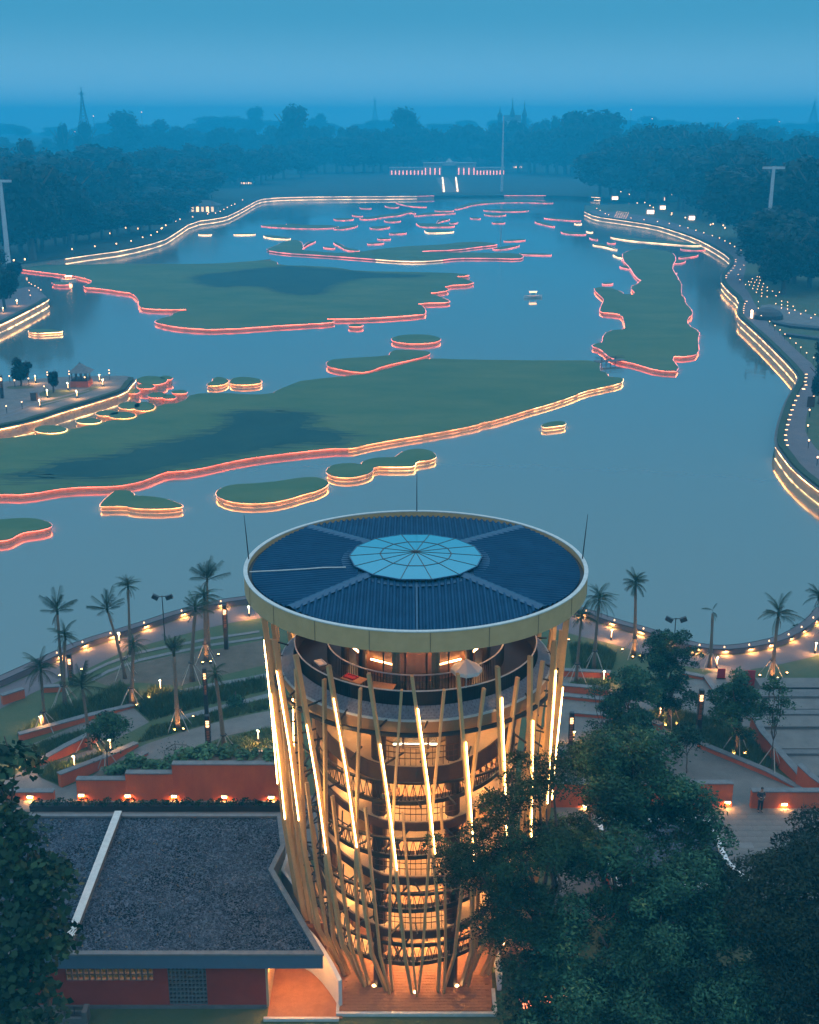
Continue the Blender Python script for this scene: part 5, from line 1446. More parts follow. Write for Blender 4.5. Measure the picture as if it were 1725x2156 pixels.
# ------------------------------------------------------------------ the standing person
def person(u, v, label):
    x, y = G(u, v)
    t = thing('person', label, 'person', (x, y, 0.03), R_(8))
    def skin_(name, verts, edges, m, sub_=1):
        me = bpy.data.meshes.new(name); me.from_pydata([p[:3] for p in verts], edges, [])
        o = put(name, me, t); md = o.modifiers.new('skin', 'SKIN'); md.use_smooth_shade = True
        for i, p in enumerate(verts):
            s = me.skin_vertices[0].data[i]; s.radius = (p[3], p[4] if len(p) > 4 else p[3]); s.use_root = (i == 0)
        o.modifiers.new('sub', 'SUBSURF').levels = sub_; o.modifiers['sub'].render_levels = sub_
        dg = bpy.context.evaluated_depsgraph_get(); ev = o.evaluated_get(dg); nm = bpy.data.meshes.new_from_object(ev)
        o.modifiers.clear(); o.data = nm; nm.materials.clear(); nm.materials.append(m); nm.name = name
        nm.polygons.foreach_set('use_smooth', [True]*len(nm.polygons)); return o
    # body: one continuous figure looking down at a phone held in both hands
    V = [(0,0,.95,.13,.11),(0,.01,1.12,.125,.10),(0,.0,1.30,.15,.105),(0,-.01,1.43,.09,.075),(0,-.03,1.50,.05,.05),(0,-.065,1.60,.085,.10),(0,-.07,1.70,.07,.08),
         (.17,0,1.41,.062),(.235,.01,1.15,.048),(.10,-.22,1.13,.036),(.05,-.27,1.14,.03),
         (-.17,0,1.41,.062),(-.235,.01,1.15,.048),(-.10,-.22,1.13,.036),(-.05,-.27,1.14,.03),
         (.09,0,.86,.085),(.10,-.01,.48,.058),(.11,.01,.09,.042),(.12,-.15,.045,.04,.03),
         (-.09,0,.86,.085),(-.10,-.01,.48,.058),(-.11,.01,.09,.042),(-.12,-.15,.045,.04,.03)]
    E_ = [(0,1),(1,2),(2,3),(3,4),(4,5),(5,6),(3,7),(7,8),(8,9),(9,10),(3,11),(11,12),(12,13),(13,14),(0,15),(15,16),(16,17),(17,18),(0,19),(19,20),(20,21),(21,22)]
    skin_('body', V, E_, M['skin'], 2)
    for s in (1,-1):
        for k, (dx, dz) in enumerate(((.02,.035),(.008,.02),(-.002,.005),(-.008,-.012))):
            skin_('finger', [(s*.05,-.27,1.14+dz*.5,.013),(s*(.03),-.315,1.14+dz,.010),(s*(.012),-.32,1.142+dz,.008)], [(0,1),(1,2)], M['skin'], 1)
        skin_('thumb', [(s*.05,-.265,1.16,.013),(s*.035,-.28,1.185,.010),(s*.02,-.285,1.19,.008)], [(0,1),(1,2)], M['skin'], 1)
    top = mat('dark_jacket', (.035,.035,.04), (.05,.05,.055), 6, .9); trs = mat('dark_trousers', (.012,.014,.022), (.02,.022,.03), 6, .9)
    skin_('jacket', [(0,0,.90,.165,.145),(0,.01,1.12,.15,.125),(0,.0,1.30,.175,.13),(0,-.0,1.42,.11,.095),(0,-.01,1.475,.066,.066),(.175,0,1.40,.082),(.245,.012,1.15,.066),(.12,-.19,1.13,.05),
         (-.175,0,1.40,.082),(-.245,.012,1.15,.066),(-.12,-.19,1.13,.05)], [(0,1),(1,2),(2,3),(3,4),(3,5),(5,6),(6,7),(3,8),(8,9),(9,10)], top, 2)
    skin_('trousers', [(0,0,.95,.14,.125),(.09,0,.84,.105),(.10,-.01,.48,.078),(.11,.01,.10,.066),(-.09,0,.84,.105),(-.10,-.01,.48,.078),(-.11,.01,.10,.066)], [(0,1),(1,2),(2,3),(0,4),(4,5),(5,6)], trs, 2)
    for s in (1,-1): skin_('shoe', [(s*.11,.05,.05,.05,.045),(s*.115,-.06,.045,.055,.042),(s*.125,-.19,.035,.046,.032)], [(0,1),(1,2)], M['dark'], 1)
    skin_('hair', [(0,-.03,1.60,.085,.095),(0,-.035,1.70,.10,.10),(0,-.07,1.755,.075,.075)], [(0,1),(1,2)], M['hair'], 2)
    skin_('nose', [(0,-.155,1.655,.012),(0,-.178,1.63,.014)], [(0,1)], M['skin'], 1)
    for s in (1,-1):
        MB().revolve([(0,.008),(.012,0),(0,-.008)], 8).build('eye', M['hair'], t, loc=(s*.033,-.148,1.67))
        skin_('ear', [(s*.088,-.06,1.66,.016,.012),(s*.092,-.055,1.62,.012,.010)], [(0,1)], M['skin'], 1)
    MB().box(-.02,-.152,1.598,.02,-.146,1.605).build('mouth', M['brown'], t)
    ph = tag(MB().box(-.037,-.008,-.075,.037,.0,.075).build('phone', M['dark']), 'small dark phone held by the standing person', 'phone')
    ph.location = (x + .02, y - .33, 1.19); ph.rotation_euler = (-.6, 0, R_(8))
    return t
person(1600, 1710, 'person in dark clothes standing before the red wall looking down at a phone')
# ------------------------------------------------------------------ palms
def frond_mesh(L_, droop, n, seed, leaf=.55, m='frond'):
    """one feathered frond: bent midrib with leaflets on both sides, growing along +x and up"""
    r = random.Random(seed); b = MB(); pts = []
    for i in range(n+1):
        t = i/n; x = L_*(t - .18*droop*t*t); z = L_*(.16*t - .55*droop*t*t); pts.append(Vector((x,0,z)))
    b.tube(pts, [.03*(1-.85*i/n)+.004 for i in range(n+1)], 3, cap=False)
    for i in range(int(n*1.9)):
        t = .16 + .83*i/(n*1.9); k = t*n; j = min(int(k), n-1); p = pts[j].lerp(pts[j+1], k-j); d = (pts[j+1]-pts[j]).normalized()
        ll = leaf*L_/2.2*(math.sin(PI*(.12+.8*t))**.7)*r.uniform(.8,1.1)
        for s in (-1,1):
            q = d*.55 + Vector((0,s*.75,-.6-.5*t+r.uniform(-.2,.2))); q.normalize()
            w = d*.017*L_/2
            e = p + q*ll*.6; f_ = p + q*ll + Vector((0,0,-.12*ll))
            b.add([p-w, p+w, e+w*.8, e-w*.8, f_], [(0,1,2,3),(3,2,4)])
    return b.mesh('frond', M[m])
FR = {}
def frond(kind, i):
    k = (kind, i)
    if k not in FR:
        L_, dr = {'full':(2.2,1.25),'up':(2.1,.4),'long':(2.8,.95),'fan':(1.5,.8)}[kind]
        FR[k] = frond_mesh(L_, dr*(.8+.25*i), 11, 40+i, .62 if kind == 'fan' else .5)
    return FR[k]
DEAD = frond_mesh(1.9, .5, 9, 77, .34, 'dead')
def palm(base, crown, label, kind='full', n=15, lean=None, spread=(15,80), r0=.17, lit=False, stakes=True, size=1.0, seed=0, px=True, shape=None):
    x, y = G(*base); top = atY(crown[0], crown[1], y); h = top[2]
    t = thing('palm_tree', label, 'palm', (x, y, 0), 0, 'palms in the lakeside garden')
    r = random.Random(seed*7+3)
    dx = top[0]-x; ctl = []
    for i in range(9):
        s = i/8; ctl.append(Vector((dx*(s**1.5), .12*math.sin(3*s+seed), h*s)))
    rad = [r0*(1.35 if i == 0 else 1.1-.55*i/8) * (1.25 if i == 7 else 1) for i in range(9)]
    MB().tube(ctl, rad, 9).build('trunk', M['palmtrunk'], t, smooth=True)
    tp = ctl[-1]
    if n > 4: MB().tube([tp-Vector((0,0,.1)), tp+Vector((0,0,.35)), tp+Vector((0,0,.9))], [r0*.62, r0*.7, r0*.2], 7).build('crown_shaft', M['frond'], t, smooth=True)
    n = int(n*1.6) if n > 4 else n
    for i in range(n):
        az = 2.399*i + r.uniform(-.25,.25); s = (i+.5)/n
        pol = spread[0] + (spread[1]-spread[0])*s + r.uniform(-16,16)          # angle from straight up
        el = R_(90-pol)
        o = put('frond', frond(kind, i % 3), t, loc=tp + Vector((0,0,.35-.3*s)), rot=(r.uniform(-.3,.3), -el, az), scale=(size*r.uniform(.5,1.02),)*3)
    if n > 12 and kind != 'fan':
        for i in range(r.randint(2, 4)):      # dry fronds hanging against the trunk
            put('dry_frond', DEAD, t, loc=tp + Vector((0,0,.05)), rot=(r.uniform(-.5,.5), R_(r.uniform(38,68)), r.uniform(0,6.28)), scale=(size*r.uniform(.6,.85),)*3)
    if stakes:
        hs_ = min(1.6, h*.3)
        for k in range(4):
            a = PI/4 + k*PI/2 + r.uniform(-.2,.2)
            MB().tube([(math.cos(a)*1.05, math.sin(a)*1.05, 0), (math.cos(a)*.12, math.sin(a)*.12, hs_)], .032, 5).build('stake', M['stake'], t)
        MB().tube([(.2*math.cos(a_), .2*math.sin(a_), hs_) for a_ in [k*PI/4 for k in range(8)]], .05, 5, closed=True).build('binding', M['dark'], t)
    if lit:
        for a in (-1.9, -.7):
            q = thing('tree_uplight', 'glowing uplight at the foot of the ' + lit, 'uplight', (x + .55*math.cos(a), y + .55*math.sin(a), 0), 0, 'uplights at lit trunks')
            MB().revolve([(0,.09),(.08,.09)], 8).build('lens', M['lamp_up'], q); MB().revolve([(.085,.0),(.085,.19),(.105,.19),(.115,0)], 8).build('ring', M['dark'], q)
            q['label'] = ('left' if a < -1.3 else 'right') + ' uplight at the foot of the ' + lit
    return t
palm((94,1535),(87,1412),'dark full crowned palm nearest the left edge with a thin trunk','full',15,spread=(5,105),seed=1,size=.95,r0=.13)
palm((136,1480),(122,1290),'tall palm with a thin tufted crown at the far left by the lake','up',11,spread=(5,75),seed=2,size=.95,r0=.14)
palm((137,1484),(138,1345),'shorter palm in front of the tall thin one by the glowing lantern','full',15,spread=(0,95),seed=3,size=.75,r0=.14)
palm((264,1427),(226,1288),'palm leaning hard to the left by the lakeside path','up',12,spread=(10,80),seed=4,size=.9,r0=.13)
palm((276,1378),(269,1240),'slim upright palm with a round crown and bulging trunk by the lake','full',17,spread=(0,100),seed=5,size=.75,r0=.13,stakes=False)
palm((278,1484),(281,1362),'palm with drooping crown and brightly lit staked trunk at the left','full',15,spread=(15,110),seed=6,size=.75,lit='drooping left palm')
palm((434,1393),(431,1262),'broad crowned palm with an orange lit trunk left of the tower','full',17,spread=(5,100),seed=7,size=.85,lit='broad palm left of the tower')
palm((440,1372),(437,1222),'tallest palm left of the tower with upright fronds','up',14,spread=(0,70),seed=8,size=1.1,r0=.13,stakes=False)
palm((405,1434),(412,1285),'ragged palm with a thick bent trunk left of the lit broad palm','up',12,spread=(10,110),seed=9,size=.8,r0=.18)
palm((376,1534),(366,1380),'palm with a tight dark tuft and a very bright trunk foot','up',11,spread=(5,40),seed=10,size=.8,lit='tight tufted palm')
palm((191,1576),(172,1450),'spiky dark palm leaning over the second red garden wall','up',15,spread=(10,110),seed=11,size=.95,r0=.14)
palm((473,1591),(453,1425),'drooping palm on tall stakes behind the stepped red wall','full',14,spread=(30,125),seed=12,size=.62,r0=.17)
palm((1251,1409),(1262,1266),'green palm with a heavy hanging crown just right of the tower roof','full',19,spread=(5,115),seed=13,size=.9,r0=.15)
palm((1214,1437),(1224,1302),'thin palm squeezed against the right tower poles','fan',16,spread=(20,120),seed=14,size=1.0,r0=.13)
palm((1335,1381),(1338,1232),'tall palm with a ball shaped crown and orange lit trunk right of the tower','fan',24,spread=(5,130),seed=15,size=.95,r0=.16,lit='ball crowned palm')
palm((1494,1405),(1501,1292),'bare palm with its fronds cut to stubs at the right','fan',4,spread=(5,150),seed=16,size=.8,r0=.15)
palm((1624,1427),(1640,1300),'broad palm with lit staked trunk before the right lakeside path','long',14,spread=(0,105),seed=17,size=.8,r0=.17,lit='broad right palm')
palm((1738,1345),(1725,1262),'palm cut by the right edge of the picture above the lakeside path','long',13,spread=(0,100),seed=18,size=.8,r0=.15)

# ------------------------------------------------------------------ leafy trees
def limb(b, a, c, r0, r1, rnd, n=5, wob=.12):
    a, c = Vector(a), Vector(c); L_ = (c-a).length
    pts = [a.lerp(c, i/n) + Vector((rnd.uniform(-1,1), rnd.uniform(-1,1), rnd.uniform(-.5,.5)))*(wob*L_*.3 if 0 < i < n else 0) for i in range(n+1)]
    b.tube(pts, [r0+(r1-r0)*i/n for i in range(n+1)], 7); return pts
def crown_pts(blobs, n, g, shell=.55):
    """points spread through blobs (centre, radii), denser towards the outside; returns points and outward directions"""
    vol = np.array([np.prod(rr)**.67 for _, rr in blobs]); idx = g.choice(len(blobs), n, p=vol/vol.sum())
    d = g.normal(size=(n,3)); d /= np.linalg.norm(d,axis=1)[:,None]
    rad = (shell + (1-shell)*g.uniform(0,1,n)**.6)*g.uniform(.82,1.12,n)
    C = np.array([c for c, _ in blobs])[idx]; Rr = np.array([r for _, r in blobs])[idx]
    return C + d*Rr*rad[:,None], d
def clustered(blobs, n_cl, per, ls, g, m, name, cl=.5, aspect=.5, up=.5, shell=.55):
    """leaves gathered in twigs so that the crown shows clumps and gaps"""
    c, d = crown_pts(blobs, n_cl, g, shell)
    P = np.repeat(c, per, 0) + g.normal(size=(n_cl*per,3))*np.repeat(g.uniform(.55,1.3,n_cl), per)[:,None]*cl*np.array([1,1,.34])
    P[:,2] -= .35*((P[:,:2]-np.repeat(c[:,:2], per, 0))**2).sum(1)/cl   # sprays arch over at their rims
    D = np.repeat(d, per, 0)
    return quads(P, ls, g, m, name, up, D, aspect)
def clumped(blobs, n_sub, rs, dens, ls, g, m, name, aspect=.42, lo=.55):
    """crown made of many small rounded leaf clumps with dark gaps between them"""
    c, d = crown_pts(blobs, n_sub, g, lo)
    Ps, Ds = [], []
    for i in range(n_sub):
        r = rs*g.uniform(.6,1.35); n = int(dens*r*r)
        v = g.normal(size=(n,3)); v /= np.linalg.norm(v,axis=1)[:,None]
        v[:,2] = np.where(v[:,2] < -.25, -v[:,2]*.6, v[:,2])
        rad = r*(1 - .45*g.uniform(0,1,n)**2.2)*g.uniform(.8,1.18,n)
        q = v*rad[:,None]*np.array([1.1,1.1,.72]); q[:,2] -= .25*(q[:,:2]**2).sum(1)/r
        Ps.append(c[i] + q); Ds.append(v)
    return quads(np.concatenate(Ps), ls, g, m, name, .5, np.concatenate(Ds)*1.6, aspect)
def blob_px(u, v, r, Y, squash=.85):
    x, y, z = atY(u, v, Y); s = r/px_per_m(Y, z); return (np.array([x, y, z]), np.array([s, s, s*squash]))
def big_tree(name, label, base, blobs, n_cl, per, ls, m, seed, trunk_r=.3, cl=.5, aspect=.5, group=None, up=.5, shell=.5, limbs=7, sub=None):
    g = np.random.default_rng(seed); rnd = random.Random(seed)
    bx, by = base
    t = thing(name, label, 'tree', (bx, by, 0), 0, group)
    bl = [(c - np.array([bx, by, 0]), r) for c, r in blobs]
    put('crown', clumped(bl, *sub, ls, g, M[m], 'crown', aspect) if sub else clustered(bl, n_cl, per, ls, g, M[m], 'crown', cl, aspect, up, shell), t)
    b = MB(); top = Vector(np.mean([c for c, _ in bl], 0)); fork = Vector((top.x*.3, top.y*.3, max(1.2, top.z*.45)))
    limb(b, (0,0,-.1), fork, trunk_r, trunk_r*.72, rnd, 5, .05)
    for c, r in sorted(bl, key=lambda q: -np.prod(q[1]))[:limbs]:
        limb(b, fork, Vector(c) + Vector((0,0,.3*r[2])), trunk_r*.5, .03, rnd, 6, .15)
    b.build('trunk', M['trunk'], t, smooth=True)
    return t
# the great foreground tree right of the tower
Yb = 47.5
bl = [blob_px(*q) for q in ((1330,1640,110,51),(1240,1680,95,52),(1420,1690,70,50),(1390,1760,110,49),(1290,1760,120,49),(1190,1770,85,50),(1330,1860,150,47),(1440,1850,90,47),(1440,1745,68,49.5),(1490,1835,62,48.2),(1470,1690,30,50.5),(1530,1900,50,47.2),
   (1210,1880,95,47),(1500,1930,90,46),(1390,1960,150,45),(1260,1990,130,45),(1150,1990,80,46),(1560,2010,90,45),(1480,2060,130,44),(1340,2090,140,43.5),(1210,2100,120,43.5),(1600,2110,90,44),(1120,2080,60,45),(1420,2170,170,42),(1250,2190,150,42))]
big_tree('leafy_tree', 'great dark green foreground tree covering the lower right beside the tower', (9.6,45.5), bl, 400, 290, .21, 'crown_d', 21, .45, .72, .40, limbs=12, sub=(170, 1.0, 850))
bl = [blob_px(*q) for q in ((1120,1640,70,48),(1060,1665,45,47.5),(1190,1630,60,48.5),(1080,1740,55,47),(1150,1720,75,47.5),(1040,1800,48,46.5),(1110,1820,75,46.5),(1060,1890,62,46),(1120,1920,80,46),(1080,1975,55,45.5),(1030,1755,34,46.5),(965,1805,40,46.2),(895,1832,17,46),(930,1785,30,46),(1010,1850,45,46),(1180,1790,70,47),(1000,1800,36,46.2),(1035,1930,36,45.8))]
big_tree('leafy_tree', 'finer leaved tree whose twigs reach in front of the tower poles', (7.4,46.6), bl, 280, 150, .15, 'crown', 22, .3, .5, .36, limbs=12, sub=(120, .62, 1100))
bl = [blob_px(*q) for q in ((1640,1800,80,47),(1700,1790,70,48),(1590,1830,45,46.5),(1600,1900,80,45),(1690,1890,100,45),(1740,1980,100,44),(1650,1980,90,44),(1700,2080,110,43),(1740,2150,100,42))]
big_tree('leafy_tree', 'brownish dark tree at the lower right edge under bare twigs', (15.4,44.5), bl, 180, 230, .19, 'crown_b', 23, .3, .66, .4, sub=(70, 1.0, 800))
# bare twigs above it
tb = thing('bare_shrub', 'bare twiggy shrub sticking up at the right edge above the brownish tree', 'shrub', (*G(1716,1800), 0))
b = MB(); rb = random.Random(5)
for i in range(16):
    a = rb.uniform(0,6.3); p = Vector((0,0,0)); d = Vector((.35*math.cos(a), .35*math.sin(a), 1)).normalized(); q = p + d*rb.uniform(2,3.6)
    pts = limb(b, p, q, .03, .006, rb, 5, .15)
    for k in (2,3,4):
        e = pts[k] + (d + Vector((rb.uniform(-1,1), rb.uniform(-1,1), .4))).normalized()*rb.uniform(.5,1.1); limb(b, pts[k], e, .012, .004, rb, 3, .2)
b.build('twigs', M['trunk'], tb)
# left foreground tree with broad leaves
bl = [blob_px(*q) for q in ((10,1560,45,46),(30,1600,32,46),(0,1670,60,45),(60,1790,50,44),(20,1760,60,44),(110,1830,45,43.5),(60,1870,65,43.5),(150,1880,28,43),(90,1930,70,43),(20,1950,80,43),(120,1960,45,42.5),(60,2030,65,42.5),(10,2060,70,42.5),(60,2110,60,42),(0,2150,90,42),(0,1500,30,47),(10,1440,22,47))]
big_tree('broad_leaved_tree', 'broad leaved foreground tree hanging over the gravel roof at the left edge', (-16.2,44.5), bl, 260, 30, .36, 'crown_l', 24, .22, .6, .75, limbs=12, sub=(60, .95, 120))

def garden_tree(base, blobs, label, m, n_cl, per, ls, seed, r=.09, lit=None, cl=.4, stakes=True, limbs=6, shell=.45):
    x, y = G(*base)
    bl = [blob_px(u, v, rr, y + (dy if len(q) > 4 else 0), sq) for q in blobs for (u, v, rr, sq, dy) in [tuple(list(q) + [0]*(5-len(q))) if len(q) < 5 else q]]
    t = big_tree('garden_tree', label, (x, y), bl, n_cl, per, ls, m, seed, r, cl, .5, 'young trees in the garden', limbs=limbs, shell=shell, sub=((int(n_cl/2.6), .52, 800) if n_cl*per > 7000 else None))
    if stakes:
        for k in range(3):
            a = .5 + k*2.1; MB().tube([(math.cos(a)*.95, math.sin(a)*.95, 0), (math.cos(a)*.1, math.sin(a)*.1, 1.8)], .035, 5).build('stake', M['stake'], t)
    if lit:
        for s, a in (('left',-2.2),('right',-.6)):
            q = thing('tree_uplight', s + ' uplight at the foot of the ' + lit, 'uplight', (x + .6*math.cos(a), y + .6*math.sin(a), 0), 0, 'uplights at lit trunks')
            MB().revolve([(0,.09),(.08,.09)], 8).build('lens', M['lamp_up'], q); MB().revolve([(.085,.0),(.085,.19),(.105,.19),(.115,0)], 8).build('ring', M['dark'], q)
    return t
garden_tree((1328,1592), [(1325,1440,34,1),(1318,1480,42,1),(1345,1470,35,1),(1300,1520,30,1),(1335,1525,42,1),(1300,1545,28,.8),(1345,1420,22,1),(1290,1500,22,1)], 'dense upright tree with a glowing trunk above the big foreground tree', 'crown_d', 190, 75, .19, 31, .16, 'dense tree with a glowing trunk')
garden_tree((1409,1524), [(1400,1345,28,1),(1425,1345,22,1),(1440,1370,26,.8),(1390,1375,30,1),(1410,1410,42,1),(1390,1430,34,1),(1420,1460,32,1),(1440,1400,26,1),(1395,1480,24,.8),(1450,1470,18,.6)], 'tall dense tree of dark clumps in front of the floodlight mast', 'crown_d', 170, 75, .19, 32, .15, 'tall dark clumped tree')
garden_tree((1551,1585), [(1545,1450,40,.9),(1520,1480,34,1),(1570,1490,36,1),(1550,1510,46,.8),(1545,1430,26,.8),(1590,1470,22,1),(1515,1510,22,1)], 'bushy tree with loose greyish crown left of the amphitheatre steps', 'crown', 130, 60, .19, 33, .12, 'loose greyish tree')
garden_tree((1624,1625), [(1632,1432,16,.5),(1620,1445,14,.4),(1645,1450,14,.4),(1610,1475,14,.4),(1650,1475,16,.4),(1625,1490,14,.5),(1670,1485,10,.4),(1640,1500,10,.4),(1605,1490,10,.4),(1628,1515,8,.5)], 'thin layered young tree on stakes beside the amphitheatre steps', 'crown', 130, 12, .19, 34, .05, cl=.2)
garden_tree((1267,1562), [(1265,1445,22,.35),(1250,1455,14,.4),(1280,1450,14,.4),(1265,1530,20,.4),(1245,1520,12,.4)], 'wispy young tree in the terraces right of the tower', 'crown', 120, 10, .15, 35, .04, cl=.25, stakes=False)
garden_tree((1446,1628), [(1445,1545,30,.35),(1420,1550,20,.3),(1470,1550,20,.3),(1450,1530,20,.3)], 'flat layered young tree on the grey ramp at the right', 'crown', 150, 12, .2, 36, .05, cl=.3, stakes=False)
garden_tree((1212,1605), [(1210,1600,45,.5),(1255,1585,40,.6),(1180,1615,35,.6),(1230,1570,20,.6)], 'low dark bush row behind the big tree right of the tower', 'crown_d', 320, 14, .22, 37, .05, stakes=False)
garden_tree((227,1630), [(227,1520,34,.35),(200,1530,16,.4),(255,1525,16,.4),(225,1508,20,.35),(240,1545,14,.4),(205,1550,12,.4)], 'flat topped young tree behind the cut red wall at the left', 'crown', 240, 13, .2, 38, .05, cl=.25)
garden_tree((371,1600), [(368,1570,30,.6),(350,1580,18,.6),(392,1572,18,.6)], 'nearly bare young tree on the curved path behind the stepped wall', 'crown_b', 40, 5, .12, 39, .04, cl=.35, stakes=False, limbs=3)
garden_tree((497,1487), [(497,1475,16,.8)], 'round clipped shrub in the grass left of the tower', 'crown_d', 130, 14, .14, 40, .05, cl=.15, stakes=False)

# reeds along the outside of the seat wall
g = random.Random(8)
rm = [leaf_clump(40, .5, .7, .3, M['grass'], 90+i, 'reeds', up=.2) for i in range(3)]
for i, p in enumerate(resample(side(nw, -.7), 2.6)):
    if p[0] < -52 or p[0] > 46 or g.random() < .35: continue
    t = thing('water_plant', 'tuft of water plants at the foot of the lakeside seat wall', 'plant', (p[0], p[1], -1.15), g.uniform(0,6), 'water plants along the seat wall')
    put('leaves', rm[i % 3], t, scale=(g.uniform(.8,1.6), g.uniform(.8,1.3), g.uniform(.9,1.5)))

for i, (p, lab) in enumerate((((1105,2118),'added orange glow dome under the big foreground tree, left one'),((1150,2112),'added orange glow dome under the big foreground tree, middle one'),((1182,2100),'added orange glow dome under the big foreground tree, right one'))):
    t = thing('added_glow_dome', lab, 'lamp', (*G(*p), 0), 0, 'added glow domes under the big tree')  # no lamps: glow domes added in place of lit ground behind the leaves
    MB().revolve([(0,.5),(.22,.44),(.34,.2),(.34,0)], 10).build('glow_shell', M['ground_glow'], t); MB().revolve([(.3,-.02),(.42,.0),(.42,.1),(.34,.1)], 10).build('base', M['dark'], t)
# ------------------------------------------------------------------ trees round the lake
def far_crown(seed, n, ls, tall=1.0):
    g = np.random.default_rng(seed); rnd = random.Random(seed); bl = []
    for i in range(11):
        a = rnd.uniform(0,6.3); r = rnd.uniform(.0,.62); z = rnd.uniform(-.3,.62)
        s = rnd.uniform(.26,.46)*(1-.3*max(0,z)); bl.append((np.array([r*math.cos(a), r*math.sin(a), z*tall]), np.array([s, s, s*.8*tall])))
    bl.append((np.array([0,0,0.05]), np.array([.6,.6,.5*tall])))
    c, d = crown_pts(bl, n, g, .72)
    me = quads(c, ls, g, M['crown_far'], 'crown', .5, d, .7)
    # solid heart so that the crown is not see-through
    b = MB()
    for cc, rr in bl:
        n1, n2 = 5, 8; k = len(b.v)
        for i in range(n1+1):
            for j in range(n2):
                th_, ph = PI*i/n1, 2*PI*j/n2; w = .8*rnd.uniform(.85,1.05)
                b.v.append((cc[0]+rr[0]*w*math.sin(th_)*math.cos(ph), cc[1]+rr[1]*w*math.sin(th_)*math.sin(ph), cc[2]+rr[2]*w*math.cos(th_)))
        for i in range(n1):
            for j in range(n2): b.f.append((k+i*n2+j, k+(i+1)*n2+j, k+(i+1)*n2+(j+1)%n2, k+i*n2+(j+1)%n2))
    h = b.mesh('heart', M['crown_far'])
    bm = bmesh.new(); bm.from_mesh(me); bm.from_mesh(h); bm.to_mesh(me); bm.free(); bpy.data.meshes.remove(h)
    return me
FC = [far_crown(100+i, 2600, .12, 1.0 if i < 4 else 1.45) for i in range(6)]
FT = MB().tube([(0,0,0),(.02,.01,.5),(0,0,1)], [.035,.026,.02], 7)
ft_me = None
def trunk_mesh():
    global ft_me
    if ft_me is None:
        r = random.Random(2); b = MB(); b.tube([(0,0,0),(.015,.01,.3),(0,0,.55)], [.04,.03,.024], 7)
        for i in range(5):
            a = 2*PI*i/5; limb(b, (0,0,.5), (.28*math.cos(a), .28*math.sin(a), .85), .018, .006, r, 3, .2)
        ft_me = b.mesh('trunk', M['trunk'])
    return ft_me
rf_ = random.Random(99)
def far_tree(x, y, h, w, label, group, z=0.0, v=None):
    t = thing('broadleaf_tree', label, 'tree', (x, y, z), rf_.uniform(0,6.3), group)
    put('trunk', trunk_mesh(), t, scale=(h, h, h))
    i = v if v is not None else rf_.choice([0,1,2,3,4])
    put('crown', FC[i], t, loc=(0,0,h*.5), scale=(w/2*rf_.uniform(1.1,1.5), w/2*rf_.uniform(1.1,1.5), h*.57/(1.45 if i >= 4 else 1.0)))
    return t
def tree_at(base, vtop, wpx, label, group='trees round the lake', v=None, z=0.0):
    x, y = G(*base, z); h = atY(base[0], vtop, y)[2] - z
    return far_tree(x, y, h, wpx/px_per_m(y), label, group, z, v)
ground_z = lambda y: -1 + min(1, max(0, (y-1080)/500))*17 if y > 1080 else 0
def hill_tree(u, vtop, wpx, Y, label, v=None, h=None):
    x, y, zt = atY(u, vtop, Y); z = ground_z(Y); return far_tree(x, Y, zt - z, wpx/px_per_m(Y), label, 'trees on the skyline', z, v)
# distinctive crowns on the skyline
for a in ((258,232,95,1150,'tall round topped tree on the left skyline beside the radio mast',5),(612,218,75,1100,'spiky topped tree on the skyline left of the middle',5),(852,225,72,1150,'dome shaped tree standing high on the skyline in the middle',5),
          (1262,216,150,1000,'great spreading tree crown highest on the right skyline',0),(1210,232,110,1000,'lower shoulder tree left of the great right crown',1),(1500,237,105,950,'broad dome tree on the right skyline',2),(1612,255,90,900,'dark round tree on the skyline near the right edge',3),
          (535,222,45,1700,'small pale round tree far on the skyline',4),(465,238,150,1800,'wide pale crown far behind on the left skyline',0),(672,238,55,1700,'faint crown right of the spiky tree',1),(130,258,24,1100,'thin pointed tree on the left skyline',5),(176,255,40,1100,'dark pointed clump under the radio mast',5),
          (330,250,70,1250,'twin humped crown on the left skyline',1),(372,252,60,1250,'right hump of the twin crown on the left skyline',2)):
    hill_tree(*a[:4], a[4], a[5])
# belts of trees: rows along the banks, from the water outwards
def belt(us, vb, vt, n, wpx, label, group, jit=6, v0=None):
    for i in range(n):
        s = (i + rf_.uniform(.2,.8))/n
        u = us[0] + (us[1]-us[0])*s; b_ = vb[0] + (vb[1]-vb[0])*s + rf_.uniform(-jit,jit)*.5; t_ = vt[0] + (vt[1]-vt[0])*s + rf_.uniform(-jit,jit)*2.6
        tree_at((u, b_), t_, wpx*rf_.uniform(.9,1.9), nth(i, n) + ' ' + label, group)
belt((-30,110),(545,528),(395,380),5,95,'of the big dark trees at the left picture edge','trees of the left bank front row')
belt((110,330),(520,486),(415,410),10,62,'of the lamplit trees by the left bank wall','trees of the left bank front row')
belt((330,430),(470,440),(390,385),4,48,'of the dark trees beside the lit gate house','trees of the left bank front row')
belt((-20,190),(490,470),(325,315),6,110,'of the large rounded trees in the left bank wood','trees of the left bank wood')
belt((190,420),(455,425),(352,350),8,80,'of the dark trees near the gabled house at left','trees of the left bank wood')
belt((-20,320),(440,415),(300,318),9,90,'of the hazy trees high behind the left bank wood','hazy trees behind the left bank')
belt((300,560),(405,385),(318,300),9,75,'of the hazy trees between left wood and far lawn','hazy trees behind the left bank')
belt((450,640),(392,372),(330,300),8,60,'of the hazy trees at the left end of the far lawn','trees behind the far lawn')
belt((620,830),(368,362),(285,272),11,52,'of the hazy trees walling the far lawn at left','trees behind the far lawn')
